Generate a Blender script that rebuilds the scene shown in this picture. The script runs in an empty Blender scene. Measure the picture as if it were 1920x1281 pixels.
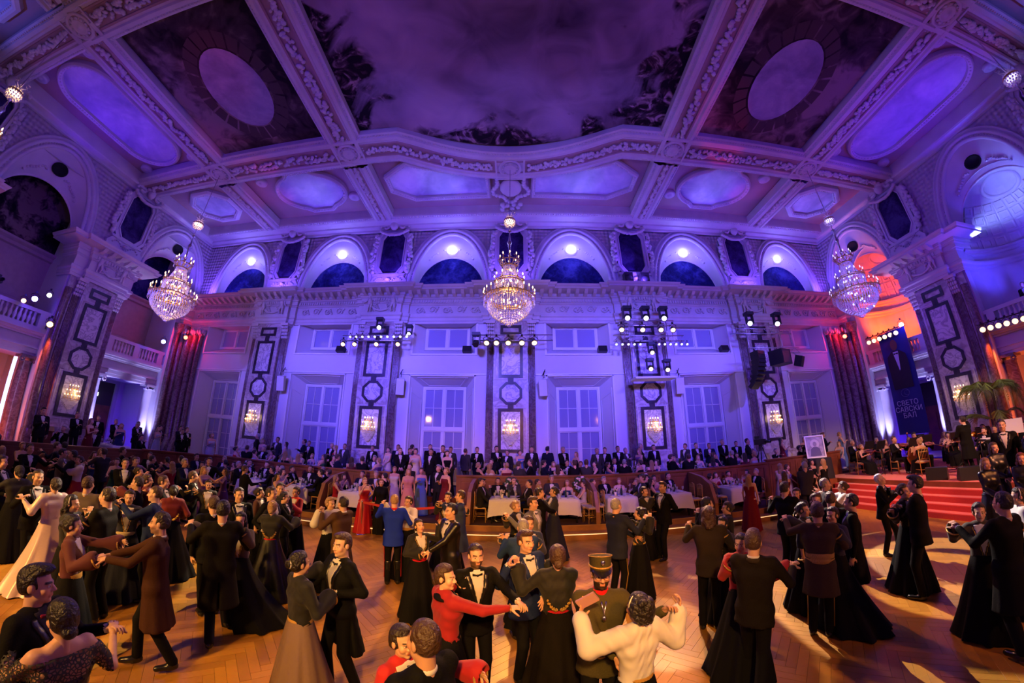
import bpy, math, random, bmesh
import numpy as np
from mathutils import Matrix, Vector
random.seed(7)
PI = math.pi
S = bpy.context.scene
COL = S.collection

# ------------------------------------------------------------------ camera
# wide stereographic-type lens: theta(r) polynomial, sensor 36 mm
cam = bpy.data.objects.new('camera', bpy.data.cameras.new('camera')); COL.objects.link(cam)
cd = cam.data
cd.type = 'PANO'; cd.sensor_fit = 'HORIZONTAL'; cd.sensor_width = 36.0; cd.sensor_height = 36.0*1281/1920
cd.panorama_type = 'FISHEYE_LENS_POLYNOMIAL'; cd.fisheye_fov = math.radians(176)
cd.fisheye_polynomial_k0 = 0.0
cd.fisheye_polynomial_k1 = -8.43684211e-02
cd.fisheye_polynomial_k2 = 1.14790791e-04
cd.fisheye_polynomial_k3 = 7.18121285e-05
cd.fisheye_polynomial_k4 = -1.47682534e-06
cam.location = (0.28, 0.0, 2.8); cam.rotation_euler = (1.872798, -0.002864, 0.014108)
cd.clip_start = 0.05; cd.clip_end = 200
S.camera = cam

# ------------------------------------------------------------------ world, exposure
w = bpy.data.worlds.new('hall_ambient'); S.world = w; w.use_nodes = True
w.node_tree.nodes['Background'].inputs[0].default_value = (0.10, 0.05, 0.30, 1)
w.node_tree.nodes['Background'].inputs[1].default_value = 0.05
S.view_settings.view_transform = 'Standard'; S.view_settings.look = 'None'
S.view_settings.exposure = 0.0; S.view_settings.gamma = 1.0; S.view_settings.use_curve_mapping = False
try:
    S.cycles.max_bounces = 5; S.cycles.diffuse_bounces = 2; S.cycles.glossy_bounces = 2
    S.cycles.transmission_bounces = 3; S.cycles.transparent_max_bounces = 6
    S.cycles.caustics_reflective = False; S.cycles.caustics_refractive = False
    S.cycles.sample_clamp_indirect = 4.0
except Exception: pass

BLUE = (0.10, 0.055, 1.0); DEEP = (0.055, 0.001, 1.0); VIOLET = (0.14, 0.008, 1.0); ICE = (0.20, 0.17, 1.0)
ORANGE = (1.0, 0.13, 0.008); RED = (1.0, 0.012, 0.01); AMBER = (1.0, 0.48, 0.10); AMBER2 = (1.0, 0.32, 0.08); WARM = (1.0, 0.62, 0.34)
def spot(loc, to, power, color, angle=60, blend=0.6, size=0.25, name='stage_light_beam'):
    l = bpy.data.lights.new(name, 'SPOT'); l.energy = power; l.color = color
    l.spot_size = math.radians(angle); l.spot_blend = blend; l.shadow_soft_size = size
    o = bpy.data.objects.new(name, l); COL.objects.link(o); o.location = loc
    d = Vector(to)-Vector(loc); o.rotation_euler = d.to_track_quat('-Z', 'Y').to_euler()
    return o
def area(loc, to, power, color, sx, sy, name='wash_light'):
    l = bpy.data.lights.new(name, 'AREA'); l.energy = power; l.color = color
    l.shape = 'RECTANGLE'; l.size = sx; l.size_y = sy
    o = bpy.data.objects.new(name, l); COL.objects.link(o); o.location = loc
    d = Vector(to)-Vector(loc); o.rotation_euler = d.to_track_quat('-Z', 'Y').to_euler()
    return o
def point(loc, power, color, size=0.08, name='lamp_glow'):
    l = bpy.data.lights.new(name, 'POINT'); l.energy = power; l.color = color; l.shadow_soft_size = size
    o = bpy.data.objects.new(name, l); COL.objects.link(o); o.location = loc
    return o

# --- main washes (LED floods on the rear gallery and the trusses) ---
for x, k in ((-15, .9), (-9, 1), (-3.5, 1.15), (3.5, 1.15), (9, 1), (15, .9)):
    spot((x, 1.5, 9.0), (x*1.02, 15.4, 4.2), 6200*k, BLUE, 50, 0.8, 0.2, 'blue_wall_flood')
    spot((x*.8, 1.0, 8.5), (x*.85, 15.4, 7.0), 3600*k, ICE, 36, 0.9, 0.2, 'ice_wall_flood')
for x in (-14, -8, -2.7, 2.7, 8, 14): spot((x, 1.0, 8.0), (x*1.02, 15.2, 9.7), 2300, BLUE, 38, 0.9, 0.15, 'cornice_front_flood')
for x in (-18.2, -13, -6.5, 0, 6.5, 13, 18.2):                       # uplights standing on the cornice
    spot((x, 14.55, 10.45), (x, 15.6, 13.4), 300, (.13, .05, 1), 140, 0.6, 0.06, 'cornice_uplight')
for x in (-12, -4.5, 4.5, 12):
    spot((x, -1.5, 6.5), (x*0.95, 10.2, 14.0), 1500, (.07, .012, 1), 75, 1.0, 0.1, 'ceiling_flood')
for x in (-5, 0, 5): spot((x, 3.0, 8.5), (x*.8, 9.8, 14.2), 900, (.20, .15, 1), 46, .8, .1, 'beam_flood')
for sx in (-1, 1):
    spot((sx*4, 5, 8.5), (sx*19.7, 9.8, 7.5), 1500, VIOLET, 60, 0.8, 0.15, 'side_pier_flood')
    spot((sx*6, 4, 6.5), (sx*19.7, 7.5, 13.0), 900, DEEP, 66, 0.8, 0.15, 'side_arch_flood')
# --- warm light on the dance floor (profile spots on the trusses and the rear gallery) ---
for x, y, tx, ty, p, an, cc in ((-3, 14.2, -5.0, 6.8, 4600, 44, AMBER), (0.3, 14.2, .3, 5.6, 7000, 40, AMBER), (6.5, 14.2, 3.6, 5.0, 3000, 42, AMBER2),
                        (0, -2.8, .3, 4.6, 2900, 52, AMBER), (-9, -2.8, -6.5, 5.0, 5000, 54, AMBER), (-4.5, -2.9, -3.0, 2.4, 2300, 60, AMBER), (9, -2.8, 7, 6.5, 1900, 50, AMBER2), (-15, 3, -12, 8, 1800, 54, AMBER), (2.2, -2.8, 0, 9.5, 2600, 42, AMBER2)):
    spot((x, y, 8.3 if y > 0 else 5.4), (tx, ty, 0.8), p, cc, an, 0.9, 0.2, 'dance_floor_flood')
spot((12, -2.5, 8.0), (14.2, 8.3, 0.9), 7500, (1, .50, .28), 40, 0.8, 0.2, 'orchestra_flood')
spot((7.0, 13.7, 9.0), (13.6, 8.0, 0.6), 4500, (1, .42, .22), 36, 0.8, 0.2, 'orchestra_flood')
spot((9, -2.8, 7.0), (11.6, 8.4, .4), 4500, (1, .36, .18), 26, .8, .2, 'stage_step_flood')

# ------------------------------------------------------------------ mesh helpers
class MB:
    def __init__(s): s.v = []; s.f = []; s.m = []; s.sm = []
    def add(s, vs, fs, m=0, smooth=False):
        b = len(s.v); s.v.extend([tuple(map(float, q)) for q in vs])
        for f in fs: s.f.append(tuple(b+int(i) for i in f)); s.m.append(m); s.sm.append(smooth)
        return s
    def box(s, x0, x1, y0, y1, z0, z1, m=0):
        v = [(x0,y0,z0),(x1,y0,z0),(x1,y1,z0),(x0,y1,z0),(x0,y0,z1),(x1,y0,z1),(x1,y1,z1),(x0,y1,z1)]
        return s.add(v, [(0,3,2,1),(4,5,6,7),(0,1,5,4),(1,2,6,5),(2,3,7,6),(3,0,4,7)], m)
    def cbox(s, c, sx, sy, sz, m=0, rz=0.0, M=None):
        v = []
        for k in range(8):
            p = Vector(((k & 1)-.5, ((k >> 1) & 1)-.5, (k >> 2)-.5)); p = Vector((p.x*sx, p.y*sy, p.z*sz))
            if M is not None: p = M @ p
            elif rz: p = Matrix.Rotation(rz, 3, 'Z') @ p
            v.append((c[0]+p.x, c[1]+p.y, c[2]+p.z))
        return s.add(v, [(0,2,3,1),(4,5,7,6),(0,1,5,4),(1,3,7,5),(3,2,6,7),(2,0,4,6)], m)
    def prism(s, poly, a, b, fn, m=0, smooth=False, caps=True):
        """poly: 2-d outline (ccw); fn(u, v, t)->xyz; from t=a to t=b"""
        n = len(poly); v = [fn(u, w_, a) for u, w_ in poly]+[fn(u, w_, b) for u, w_ in poly]
        s.add(v, [(i, (i+1) % n, n+(i+1) % n, n+i) for i in range(n)], m, smooth)
        if caps: s.add(v, [tuple(range(n-1, -1, -1)), tuple(range(n, 2*n))], m)
        return s
    def ring(s, outer, inner, a, b, fn, m=0):
        """frame between two outlines with the same number of points, from depth a to b"""
        n = len(outer)
        v = [fn(*q, a) for q in outer]+[fn(*q, a) for q in inner]+[fn(*q, b) for q in outer]+[fn(*q, b) for q in inner]
        f = []
        for i in range(n):
            j = (i+1) % n
            f += [(i, j, n+j, n+i), (2*n+i, 3*n+i, 3*n+j, 2*n+j), (i, 2*n+i, 2*n+j, j), (n+i, n+j, 3*n+j, 3*n+i)]
        return s.add(v, f, m)
    def tube(s, pts, r, n=8, m=0, cap=True):
        pts = [Vector(p) for p in pts]; v = []; L = len(pts)
        rr = r if isinstance(r, (list, tuple)) else [r]*L
        up = Vector((0, 0, 1))
        for i, p in enumerate(pts):
            d = (pts[min(i+1, L-1)]-pts[max(i-1, 0)]).normalized()
            a = d.cross(up)
            if a.length < 1e-3: a = d.cross(Vector((1, 0, 0)))
            a.normalize(); b = d.cross(a)
            for k in range(n):
                t = 2*PI*k/n; q = p+(a*math.cos(t)+b*math.sin(t))*rr[i]; v.append(q[:])
        f = [(i*n+k, i*n+(k+1) % n, (i+1)*n+(k+1) % n, (i+1)*n+k) for i in range(L-1) for k in range(n)]
        if cap: f += [tuple(range(n-1, -1, -1)), tuple((L-1)*n+k for k in range(n))]
        return s.add(v, f, m, True)
    def lathe(s, prof, c=(0, 0, 0), n=16, m=0, axis='Z', smooth=True, a0=0, a1=2*PI):
        full = abs(a1-a0-2*PI) < 1e-6; k_ = n if full else n+1
        v = []
        for r, h in prof:
            for k in range(k_):
                t = a0+(a1-a0)*k/n; x, y = r*math.cos(t), r*math.sin(t)
                q = (x, y, h) if axis == 'Z' else ((x, h, y) if axis == 'Y' else (h, x, y))
                v.append((c[0]+q[0], c[1]+q[1], c[2]+q[2]))
        f = []
        for i in range(len(prof)-1):
            for k in range(n):
                k2 = (k+1) % k_
                f.append((i*k_+k, i*k_+k2, (i+1)*k_+k2, (i+1)*k_+k))
        return s.add(v, f, m, smooth)
    def blob(s, c, r, m=0, M=None, lod=0):
        V, F = ICO[lod]
        vs = []
        for p in V:
            q = Vector((p[0]*r[0], p[1]*r[1], p[2]*r[2]))
            if M is not None: q = M @ q
            vs.append((c[0]+q.x, c[1]+q.y, c[2]+q.z))
        return s.add(vs, F, m, True)
    def sweep(s, path, prof, fn, m=0, closed=False, smooth=False):
        """path: 2-d polyline; prof: list of (offset along left normal, height); fn(x, y, h)->xyz"""
        P = [np.array(p, float) for p in path]; n = len(P); offs = []
        for i in range(n):
            if closed: a, b, c = P[i-1], P[i], P[(i+1) % n]
            else: a, b, c = P[max(i-1, 0)], P[i], P[min(i+1, n-1)]
            d1 = b-a if np.linalg.norm(b-a) > 1e-9 else c-b; d2 = c-b if np.linalg.norm(c-b) > 1e-9 else b-a
            d1 = d1/np.linalg.norm(d1); d2 = d2/np.linalg.norm(d2)
            n1 = np.array((-d1[1], d1[0])); n2 = np.array((-d2[1], d2[0])); h = n1+n2; h /= max(np.linalg.norm(h), 1e-6)
            offs.append(h/max(h@n1, .3))
        k = len(prof); v = []
        for p, o in zip(P, offs):
            for d, h in prof: q = p+o*d; v.append(fn(q[0], q[1], h))
        f = []
        for i in range(n if closed else n-1):
            j = (i+1) % n
            for t in range(k-1): f.append((i*k+t, j*k+t, j*k+t+1, i*k+t+1))
        return s.add(v, f, m, smooth)
    def build(s, name, mats, parent=None, kind=None, smooth=None):
        me = bpy.data.meshes.new(name); me.from_pydata(s.v, [], s.f)
        if not isinstance(mats, (list, tuple)): mats = [mats]
        for q in mats: me.materials.append(q)
        if len(mats) > 1: me.polygons.foreach_set('material_index', s.m)
        sm = s.sm if smooth is None else [smooth]*len(s.f)
        me.polygons.foreach_set('use_smooth', sm); me.update()
        return link(name, me, parent, kind)
def link(name, data, parent=None, kind=None):
    o = bpy.data.objects.new(name, data); COL.objects.link(o)
    if parent is not None: o.parent = parent
    if kind: o['kind'] = kind
    return o
def tag(o, label, cat, group=None):
    o['label'] = label; o['category'] = cat
    if group: o['group'] = group
    return o
def empty(name, loc=(0, 0, 0), rz=0.0, label=None, cat=None, group=None):
    o = bpy.data.objects.new(name, None); COL.objects.link(o); o.location = loc; o.rotation_euler = (0, 0, rz)
    o.empty_display_size = 0.2
    if label: tag(o, label, cat, group)
    return o
def copy_tree(o, parent=None, kids=None):
    c = o.copy(); COL.objects.link(c)
    c.parent = parent
    for ch in list(o.children): copy_tree(ch, c)
    return c
def _ico(sub):
    bm = bmesh.new(); bmesh.ops.create_icosphere(bm, subdivisions=sub, radius=1)
    V = [v.co[:] for v in bm.verts]; F = [tuple(v.index for v in f.verts) for f in bm.faces]; bm.free(); return V, F
ICO = [_ico(1), _ico(2)]

# ------------------------------------------------------------------ materials
MATS = {}
def mat(name, color, rough=0.6, metal=0.0, var=0.0, scale=4.0, bump=0.0, bscale=None, emit=None, estr=0.0, objcol=False, sheen=0.0, spec=0.5, coat=0.0):
    if name in MATS: return MATS[name]
    m = bpy.data.materials.new(name); m.use_nodes = True; nt = m.node_tree; b = nt.nodes['Principled BSDF']
    b.inputs['Roughness'].default_value = rough; b.inputs['Metallic'].default_value = metal
    b.inputs['Specular IOR Level'].default_value = spec
    if coat: b.inputs['Coat Weight'].default_value = coat
    if sheen: b.inputs['Sheen Weight'].default_value = sheen
    c = (*color, 1); b.inputs['Base Color'].default_value = c
    src = None
    if objcol:
        oi = nt.nodes.new('ShaderNodeObjectInfo'); src = oi.outputs['Color']; nt.links.new(src, b.inputs['Base Color'])
    if var or bump:
        tc = nt.nodes.new('ShaderNodeTexCoord'); n = nt.nodes.new('ShaderNodeTexNoise'); n.inputs['Scale'].default_value = scale
        n.inputs['Detail'].default_value = 4; nt.links.new(tc.outputs['Object'], n.inputs['Vector'])
        if var:
            mr = nt.nodes.new('ShaderNodeMapRange'); mr.inputs[1].default_value = .3; mr.inputs[2].default_value = .7
            mr.inputs[3].default_value = 1-var; mr.inputs[4].default_value = 1+var*.6
            nt.links.new(n.outputs['Fac'], mr.inputs[0])
            mx = nt.nodes.new('ShaderNodeMix'); mx.data_type = 'RGBA'; mx.blend_type = 'MULTIPLY'; mx.inputs[0].default_value = 1
            if src is not None: nt.links.new(src, mx.inputs[6])
            else: mx.inputs[6].default_value = c
            nt.links.new(mr.outputs[0], mx.inputs[7]); nt.links.new(mx.outputs[2], b.inputs['Base Color'])
        if bump:
            n2 = n
            if bscale:
                n2 = nt.nodes.new('ShaderNodeTexNoise'); n2.inputs['Scale'].default_value = bscale; n2.inputs['Detail'].default_value = 5
                nt.links.new(tc.outputs['Object'], n2.inputs['Vector'])
            bp = nt.nodes.new('ShaderNodeBump'); bp.inputs['Strength'].default_value = bump; bp.inputs['Distance'].default_value = 0.05
            nt.links.new(n2.outputs['Fac'], bp.inputs['Height']); nt.links.new(bp.outputs[0], b.inputs['Normal'])
    if emit:
        b.inputs['Emission Color'].default_value = (*emit, 1); b.inputs['Emission Strength'].default_value = estr
    MATS[name] = m
    return m
def nodes(m): return m.node_tree, m.node_tree.nodes, m.node_tree.links
STONE = mat('ivory_stucco', (.62, .57, .56), .55, var=.10, scale=1.3)
STONE2 = mat('stucco_relief', (.66, .60, .58), .5, var=.12, scale=5)
PLASTER = mat('white_plaster', (.76, .74, .74), .7, var=.04, scale=.6)
TAUPE = mat('taupe_field', (.40, .26, .24), .6, var=.12, scale=.8)
DARKM = mat('dark_marble', (.035, .025, .04), .25, var=.5, scale=3)
GILT = mat('gilt', (.85, .55, .18), .3, .9)
BLACK = mat('black_metal', (.012, .012, .014), .4)
WHITEP = mat('white_paint', (.82, .82, .80), .4)
CHROME = mat('chrome', (.75, .75, .78), .18, 1.0)
WOODR = mat('mahogany_panel', (.20, .055, .022), .38, var=.35, scale=2.5)
BLACKCLOTH = mat('black_cloth', (.014, .013, .015), .8)
def marble(name, base, vein, sc, rough=.25, sharp=.06):
    m = mat(name, base, rough); nt, N, L = nodes(m)
    tc = N.new('ShaderNodeTexCoord'); n1 = N.new('ShaderNodeTexNoise'); n1.inputs['Scale'].default_value = sc; n1.inputs['Detail'].default_value = 6
    n1.inputs['Distortion'].default_value = 1.6
    L.new(tc.outputs['Object'], n1.inputs['Vector'])
    r = N.new('ShaderNodeValToRGB'); e = r.color_ramp.elements
    e[0].position = .5-sharp*2; e[0].color = (*base, 1); e[1].position = .5+sharp*2; e[1].color = (*base, 1)
    k = e.new(.5); k.color = (*vein, 1)
    L.new(n1.outputs['Fac'], r.inputs[0])
    n2 = N.new('ShaderNodeTexNoise'); n2.inputs['Scale'].default_value = sc*.4; L.new(tc.outputs['Object'], n2.inputs['Vector'])
    mx = N.new('ShaderNodeMix'); mx.data_type = 'RGBA'; mx.blend_type = 'MULTIPLY'; mx.inputs[0].default_value = .5
    L.new(r.outputs[0], mx.inputs[6]); L.new(n2.outputs['Color'], mx.inputs[7])
    L.new(r.outputs[0], N['Principled BSDF'].inputs['Base Color'])
    return m
MARBLE = marble('veined_pale_marble', (.72, .68, .68), (.34, .29, .33), 2.2, .25, .03)
MARBLE2 = marble('veined_buff_marble', (.60, .53, .52), (.36, .28, .27), 1.6, .3, .06)
BROWNM = marble('brown_breccia', (.13, .078, .078), (.22, .15, .15), 3.0, .2, .05)
# ================================================================== STRUCTURE
W_BACK = lambda u, z, d=0.0: (u, 15.55+d, z)          # d > 0 goes out of the room
W_LEFT = lambda u, z, d=0.0: (-19.7-d, u, z)
W_RIGHT = lambda u, z, d=0.0: (19.7+d, u, z)
SPRING = 10.3; TOPZ = 14.4; POD = 0.9
def struct(o): o['kind'] = 'structure'; return o

# ---- painted surfaces (procedural, generic allegory-free cloud paintings) ----
def painting(name, dark, mid, light, sc, contrast=.12, figure=.5):
    m = mat(name, mid, .8, spec=.1); nt, N, L = nodes(m)
    tc = N.new('ShaderNodeTexCoord')
    a = N.new('ShaderNodeTexNoise'); a.inputs['Scale'].default_value = sc; a.inputs['Detail'].default_value = 3; a.inputs['Distortion'].default_value = .8
    b = N.new('ShaderNodeTexNoise'); b.inputs['Scale'].default_value = sc*4; b.inputs['Detail'].default_value = 5; b.inputs['Distortion'].default_value = 1.5
    for q in (a, b): L.new(tc.outputs['Object'], q.inputs['Vector'])
    ad = N.new('ShaderNodeMath'); ad.operation = 'MULTIPLY_ADD'; ad.inputs[1].default_value = figure; L.new(b.outputs['Fac'], ad.inputs[0]); L.new(a.outputs['Fac'], ad.inputs[2])
    r = N.new('ShaderNodeValToRGB'); e = r.color_ramp.elements; c0 = .5+figure*.5
    e[0].position = max(0, c0-contrast); e[0].color = (*dark, 1); e[1].position = min(1, c0+contrast); e[1].color = (*light, 1)
    k = e.new(c0); k.color = (*mid, 1)
    L.new(ad.outputs[0], r.inputs[0]); L.new(r.outputs[0], N['Principled BSDF'].inputs['Base Color'])
    return m
P_LUN = painting('dark_lunette_painting', (.006, .006, .04), (.014, .014, .10), (.05, .05, .20), .9, .2)
P_CART = painting('dark_cartouche_painting', (.014, .008, .04), (.035, .02, .09), (.07, .05, .15), 1.2, .2)
P_SKY = painting('cloud_panel_painting', (.30, .30, .36), (.50, .50, .56), (.80, .78, .78), .5, .25, .2)
P_BIG = painting('central_ceiling_painting', (.05, .035, .06), (.34, .24, .32), (.55, .40, .45), .16, .22, .25)
def _border_figures():
    nt, N, L = nodes(P_BIG); b = N['Principled BSDF']; old = b.inputs['Base Color'].links[0].from_socket; tc = N.new('ShaderNodeTexCoord'); sp = N.new('ShaderNodeSeparateXYZ'); L.new(tc.outputs['Object'], sp.inputs[0])
    def mt(op, *a):
        q = N.new('ShaderNodeMath'); q.operation = op
        for i, s in enumerate(a):
            if isinstance(s, (int, float)): q.inputs[i].default_value = s
            else: L.new(s, q.inputs[i])
        return q.outputs[0]
    ex = mt('DIVIDE', mt('ABSOLUTE', sp.outputs[0]), 6.2); ey = mt('DIVIDE', mt('ABSOLUTE', mt('SUBTRACT', sp.outputs[1], 6.1)), 3.9); n = N.new('ShaderNodeTexNoise'); n.inputs['Scale'].default_value = .55; n.inputs['Detail'].default_value = 5; n.inputs['Distortion'].default_value = .8; L.new(tc.outputs['Object'], n.inputs[0])
    e = mt('ADD', mt('MAXIMUM', ex, ey), mt('MULTIPLY', mt('SUBTRACT', n.outputs[0], .5), 1.3)); mr = N.new('ShaderNodeMapRange'); mr.inputs[1].default_value = .78; mr.inputs[2].default_value = .90; L.new(e, mr.inputs[0])
    f = N.new('ShaderNodeTexNoise'); f.inputs['Scale'].default_value = 1.6; f.inputs['Detail'].default_value = 6; f.inputs['Distortion'].default_value = 2; L.new(tc.outputs['Object'], f.inputs[0]); r = N.new('ShaderNodeValToRGB'); k = r.color_ramp.elements; k[0].position = .46; k[0].color = (.012, .008, .012, 1); k[1].position = .68; k[1].color = (.42, .28, .30, 1); q = k.new(.56); q.color = (.07, .035, .05, 1); L.new(f.outputs[0], r.inputs[0])
    mx = N.new('ShaderNodeMix'); mx.data_type = 'RGBA'; L.new(mr.outputs[0], mx.inputs[0]); L.new(old, mx.inputs[6]); L.new(r.outputs[0], mx.inputs[7]); L.new(mx.outputs[2], b.inputs['Base Color'])
_border_figures()
P_SIDE = painting('side_ceiling_painting', (.015, .01, .012), (.07, .045, .045), (.26, .17, .16), .35, .16, .5)
GLASS = mat('night_window_glass', (.36, .35, .52), .06, spec=.8)
CURT = mat('window_blind', (.62, .62, .68), .8, var=.1, scale=2)
STU_DIAPER = mat('diapered_stucco', (.52, .45, .45), .55)
def _diaper():
    nt, N, L = nodes(STU_DIAPER); tc = N.new('ShaderNodeTexCoord'); sp = N.new('ShaderNodeSeparateXYZ'); L.new(tc.outputs['Object'], sp.inputs[0])
    def mth(op, a, b=None):
        q = N.new('ShaderNodeMath'); q.operation = op
        for i, s in enumerate((a, b)):
            if s is None: continue
            if isinstance(s, (int, float)): q.inputs[i].default_value = s
            else: L.new(s, q.inputs[i])
        return q.outputs[0]
    h = mth('ADD', sp.outputs[0], sp.outputs[1])
    a = mth('SINE', mth('MULTIPLY', mth('ADD', h, sp.outputs[2]), 15)); b = mth('SINE', mth('MULTIPLY', mth('SUBTRACT', h, sp.outputs[2]), 15))
    q = mth('MULTIPLY', a, b)
    bp = N.new('ShaderNodeBump'); bp.inputs['Strength'].default_value = .8; bp.inputs['Distance'].default_value = .06
    L.new(q, bp.inputs['Height']); L.new(bp.outputs[0], N['Principled BSDF'].inputs['Normal'])
_diaper()

def ell(c, a, b, n=24, z0=SPRING): return [(c-a*math.cos(PI*i/n), z0+b*math.sin(PI*i/n)) for i in range(n+1)]
def garland(mb, path, w, r, step, m=0, rng=random):
    """leaf-and-fruit relief: overlapping blobs along a 3-d path; path(t)->(p, side vector, normal)"""
    L_ = path['len']; n = int(L_/step)
    for i in range(n):
        t = (i+.5)/n; p, sd, nm = path['at'](t)
        for k in range(2 if w > .12 else 1):
            o = rng.uniform(-w, w); s = r*rng.uniform(.65, 1.25)
            q = Vector(p)+Vector(sd)*o+Vector(nm)*(s*.35)
            a = rng.uniform(0, PI); e = Vector(sd).cross(Vector(nm)).normalized()
            M = Matrix((Vector(sd).normalized(), e, Vector(nm).normalized())).transposed() @ Matrix.Rotation(a, 3, 'Z')
            mb.blob(q, (s*1.25, s*.7, s*.6), m, M)
def line_path(a, b, side, nrm):
    a, b = Vector(a), Vector(b)
    return dict(len=(b-a).length, at=lambda t: (a.lerp(b, t), side, nrm))

# ---------------------------------------------------------------- wall bays
def upper_wall(mb, W, bays, u0, u1, a=1.9, b=3.45, z0=SPRING, zt=TOPZ+.5, m=0):
    """stucco above the cornice with an elliptical opening for every bay centre"""
    edges = [u0]
    for c in bays: edges += [c-a, c+a]
    edges.append(u1)
    for i in range(0, len(edges), 2):
        mb.add([W(edges[i], z0), W(edges[i+1], z0), W(edges[i+1], zt), W(edges[i], zt)], [(0, 1, 2, 3)], m)
    for c in bays:
        P = ell(c, a, b)
        for p, q in zip(P, P[1:]): mb.add([W(*p), W(*q), W(q[0], zt), W(p[0], zt)], [(0, 1, 2, 3)], m)
def arch_trim(W, c, parent, lun=True, a=1.9, b=3.45, depth=.5, a2=1.86, b2=2.27, oculus=True, power=0, ocol=ICE):
    t = MB(); P = ell(c, a, b, 32)
    t.sweep(P, [(-.02, .03), (-.02, -.07), (.06, -.11), (.12, -.11), (.14, -.04), (.20, -.04), (.22, -.12), (.34, -.16), (.38, -.06), (.43, -.06), (.45, -.12), (.52, -.10), (.54, .0)], lambda u, z, h: W(u, z, h), 0, False, True)
    o = t.build('archivolt', STONE, parent)
    t = MB()                                                       # bead course
    for i in range(64):
        th = PI*(i+.5)/64; t.blob(W(c-(a+.165)*math.cos(th), SPRING+(b+.165)*math.sin(th), -.06), (.045, .045, .045))
    t.build('bead_course', STONE2, o, 'stuff')
    s = MB(); Q = ell(c, a2, b2, 32); n = len(P); v = []
    for k in range(7):
        f = k/6; g = f**.75
        for p, q in zip(P, Q): v.append(W(p[0]*(1-f)+q[0]*f, p[1]*(1-g)+q[1]*g, depth*f))
    s.add(v, [(k*n+i, k*n+i+1, (k+1)*n+i+1, (k+1)*n+i) for k in range(6) for i in range(n-1)], 0, True)
    s.build('arch_soffit', STONE, parent)
    s = MB(); s.sweep(Q, [(0, .0), (0, -.05), (.08, -.06), (.12, -.02), (.13, .03)], lambda u, z, h: W(u, z, depth+h), 0, False, True)
    # scrolls either side of the oculus
    for sd in (-1, 1):
        for k in range(9):
            f = k/8; s.blob(W(c+sd*(.45+.75*f), SPRING+b2+.42-.62*f*f+.05*math.sin(9*f), depth*.62-.03), (.10, .07, .06))
    s.build('soffit_moulding', STONE2, parent)
    if lun:
        s = MB(); s.add([W(*q, depth+.01) for q in Q], [tuple(range(len(Q)))]); s.build('lunette_painting', P_LUN, parent)
    if oculus:
        z = SPRING+b2+.42; s = MB()
        for i in range(20):
            t0, t1 = 2*PI*i/20, 2*PI*(i+1)/20
            def pt(r, t, d): return W(c+r*math.cos(t), z+r*.74*math.sin(t), depth*.70-.20*math.sin(t)*r+d)
            s.add([pt(.46, t0, -.02), pt(.46, t1, -.02), pt(.34, t1, -.09), pt(.34, t0, -.09), pt(.30, t1, .06), pt(.30, t0, .06)], [(0, 1, 2, 3), (3, 2, 4, 5)], 0, True)
            s.add([pt(.30, t0, .05), pt(.30, t1, .05), pt(0, 0, .09)], [(0, 1, 2)], 1)
        oc = s.build('oculus', [STONE, mat('oculus_back', (.25, .25, .4), .5)], parent)
        s = MB(); s.blob(W(c, z-.02, depth*.70-.12), (.15, .15, .15), 0, None, 1)
        s.build('oculus_lamp', mat('oculus_lamp_glow', (.8, .8, .9), .5, emit=(.62, .70, 1), estr=26), oc)
        if power: point(W(c, z-.62, -.55), power, ocol, .12, 'oculus_uplight')
def oct_pts(c, zc, rx, rz): return [(c+rx*math.cos(PI/8+k*PI/4)/math.cos(PI/8), zc+rz*math.sin(PI/8+k*PI/4)/math.cos(PI/8)) for k in range(8)]
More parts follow.
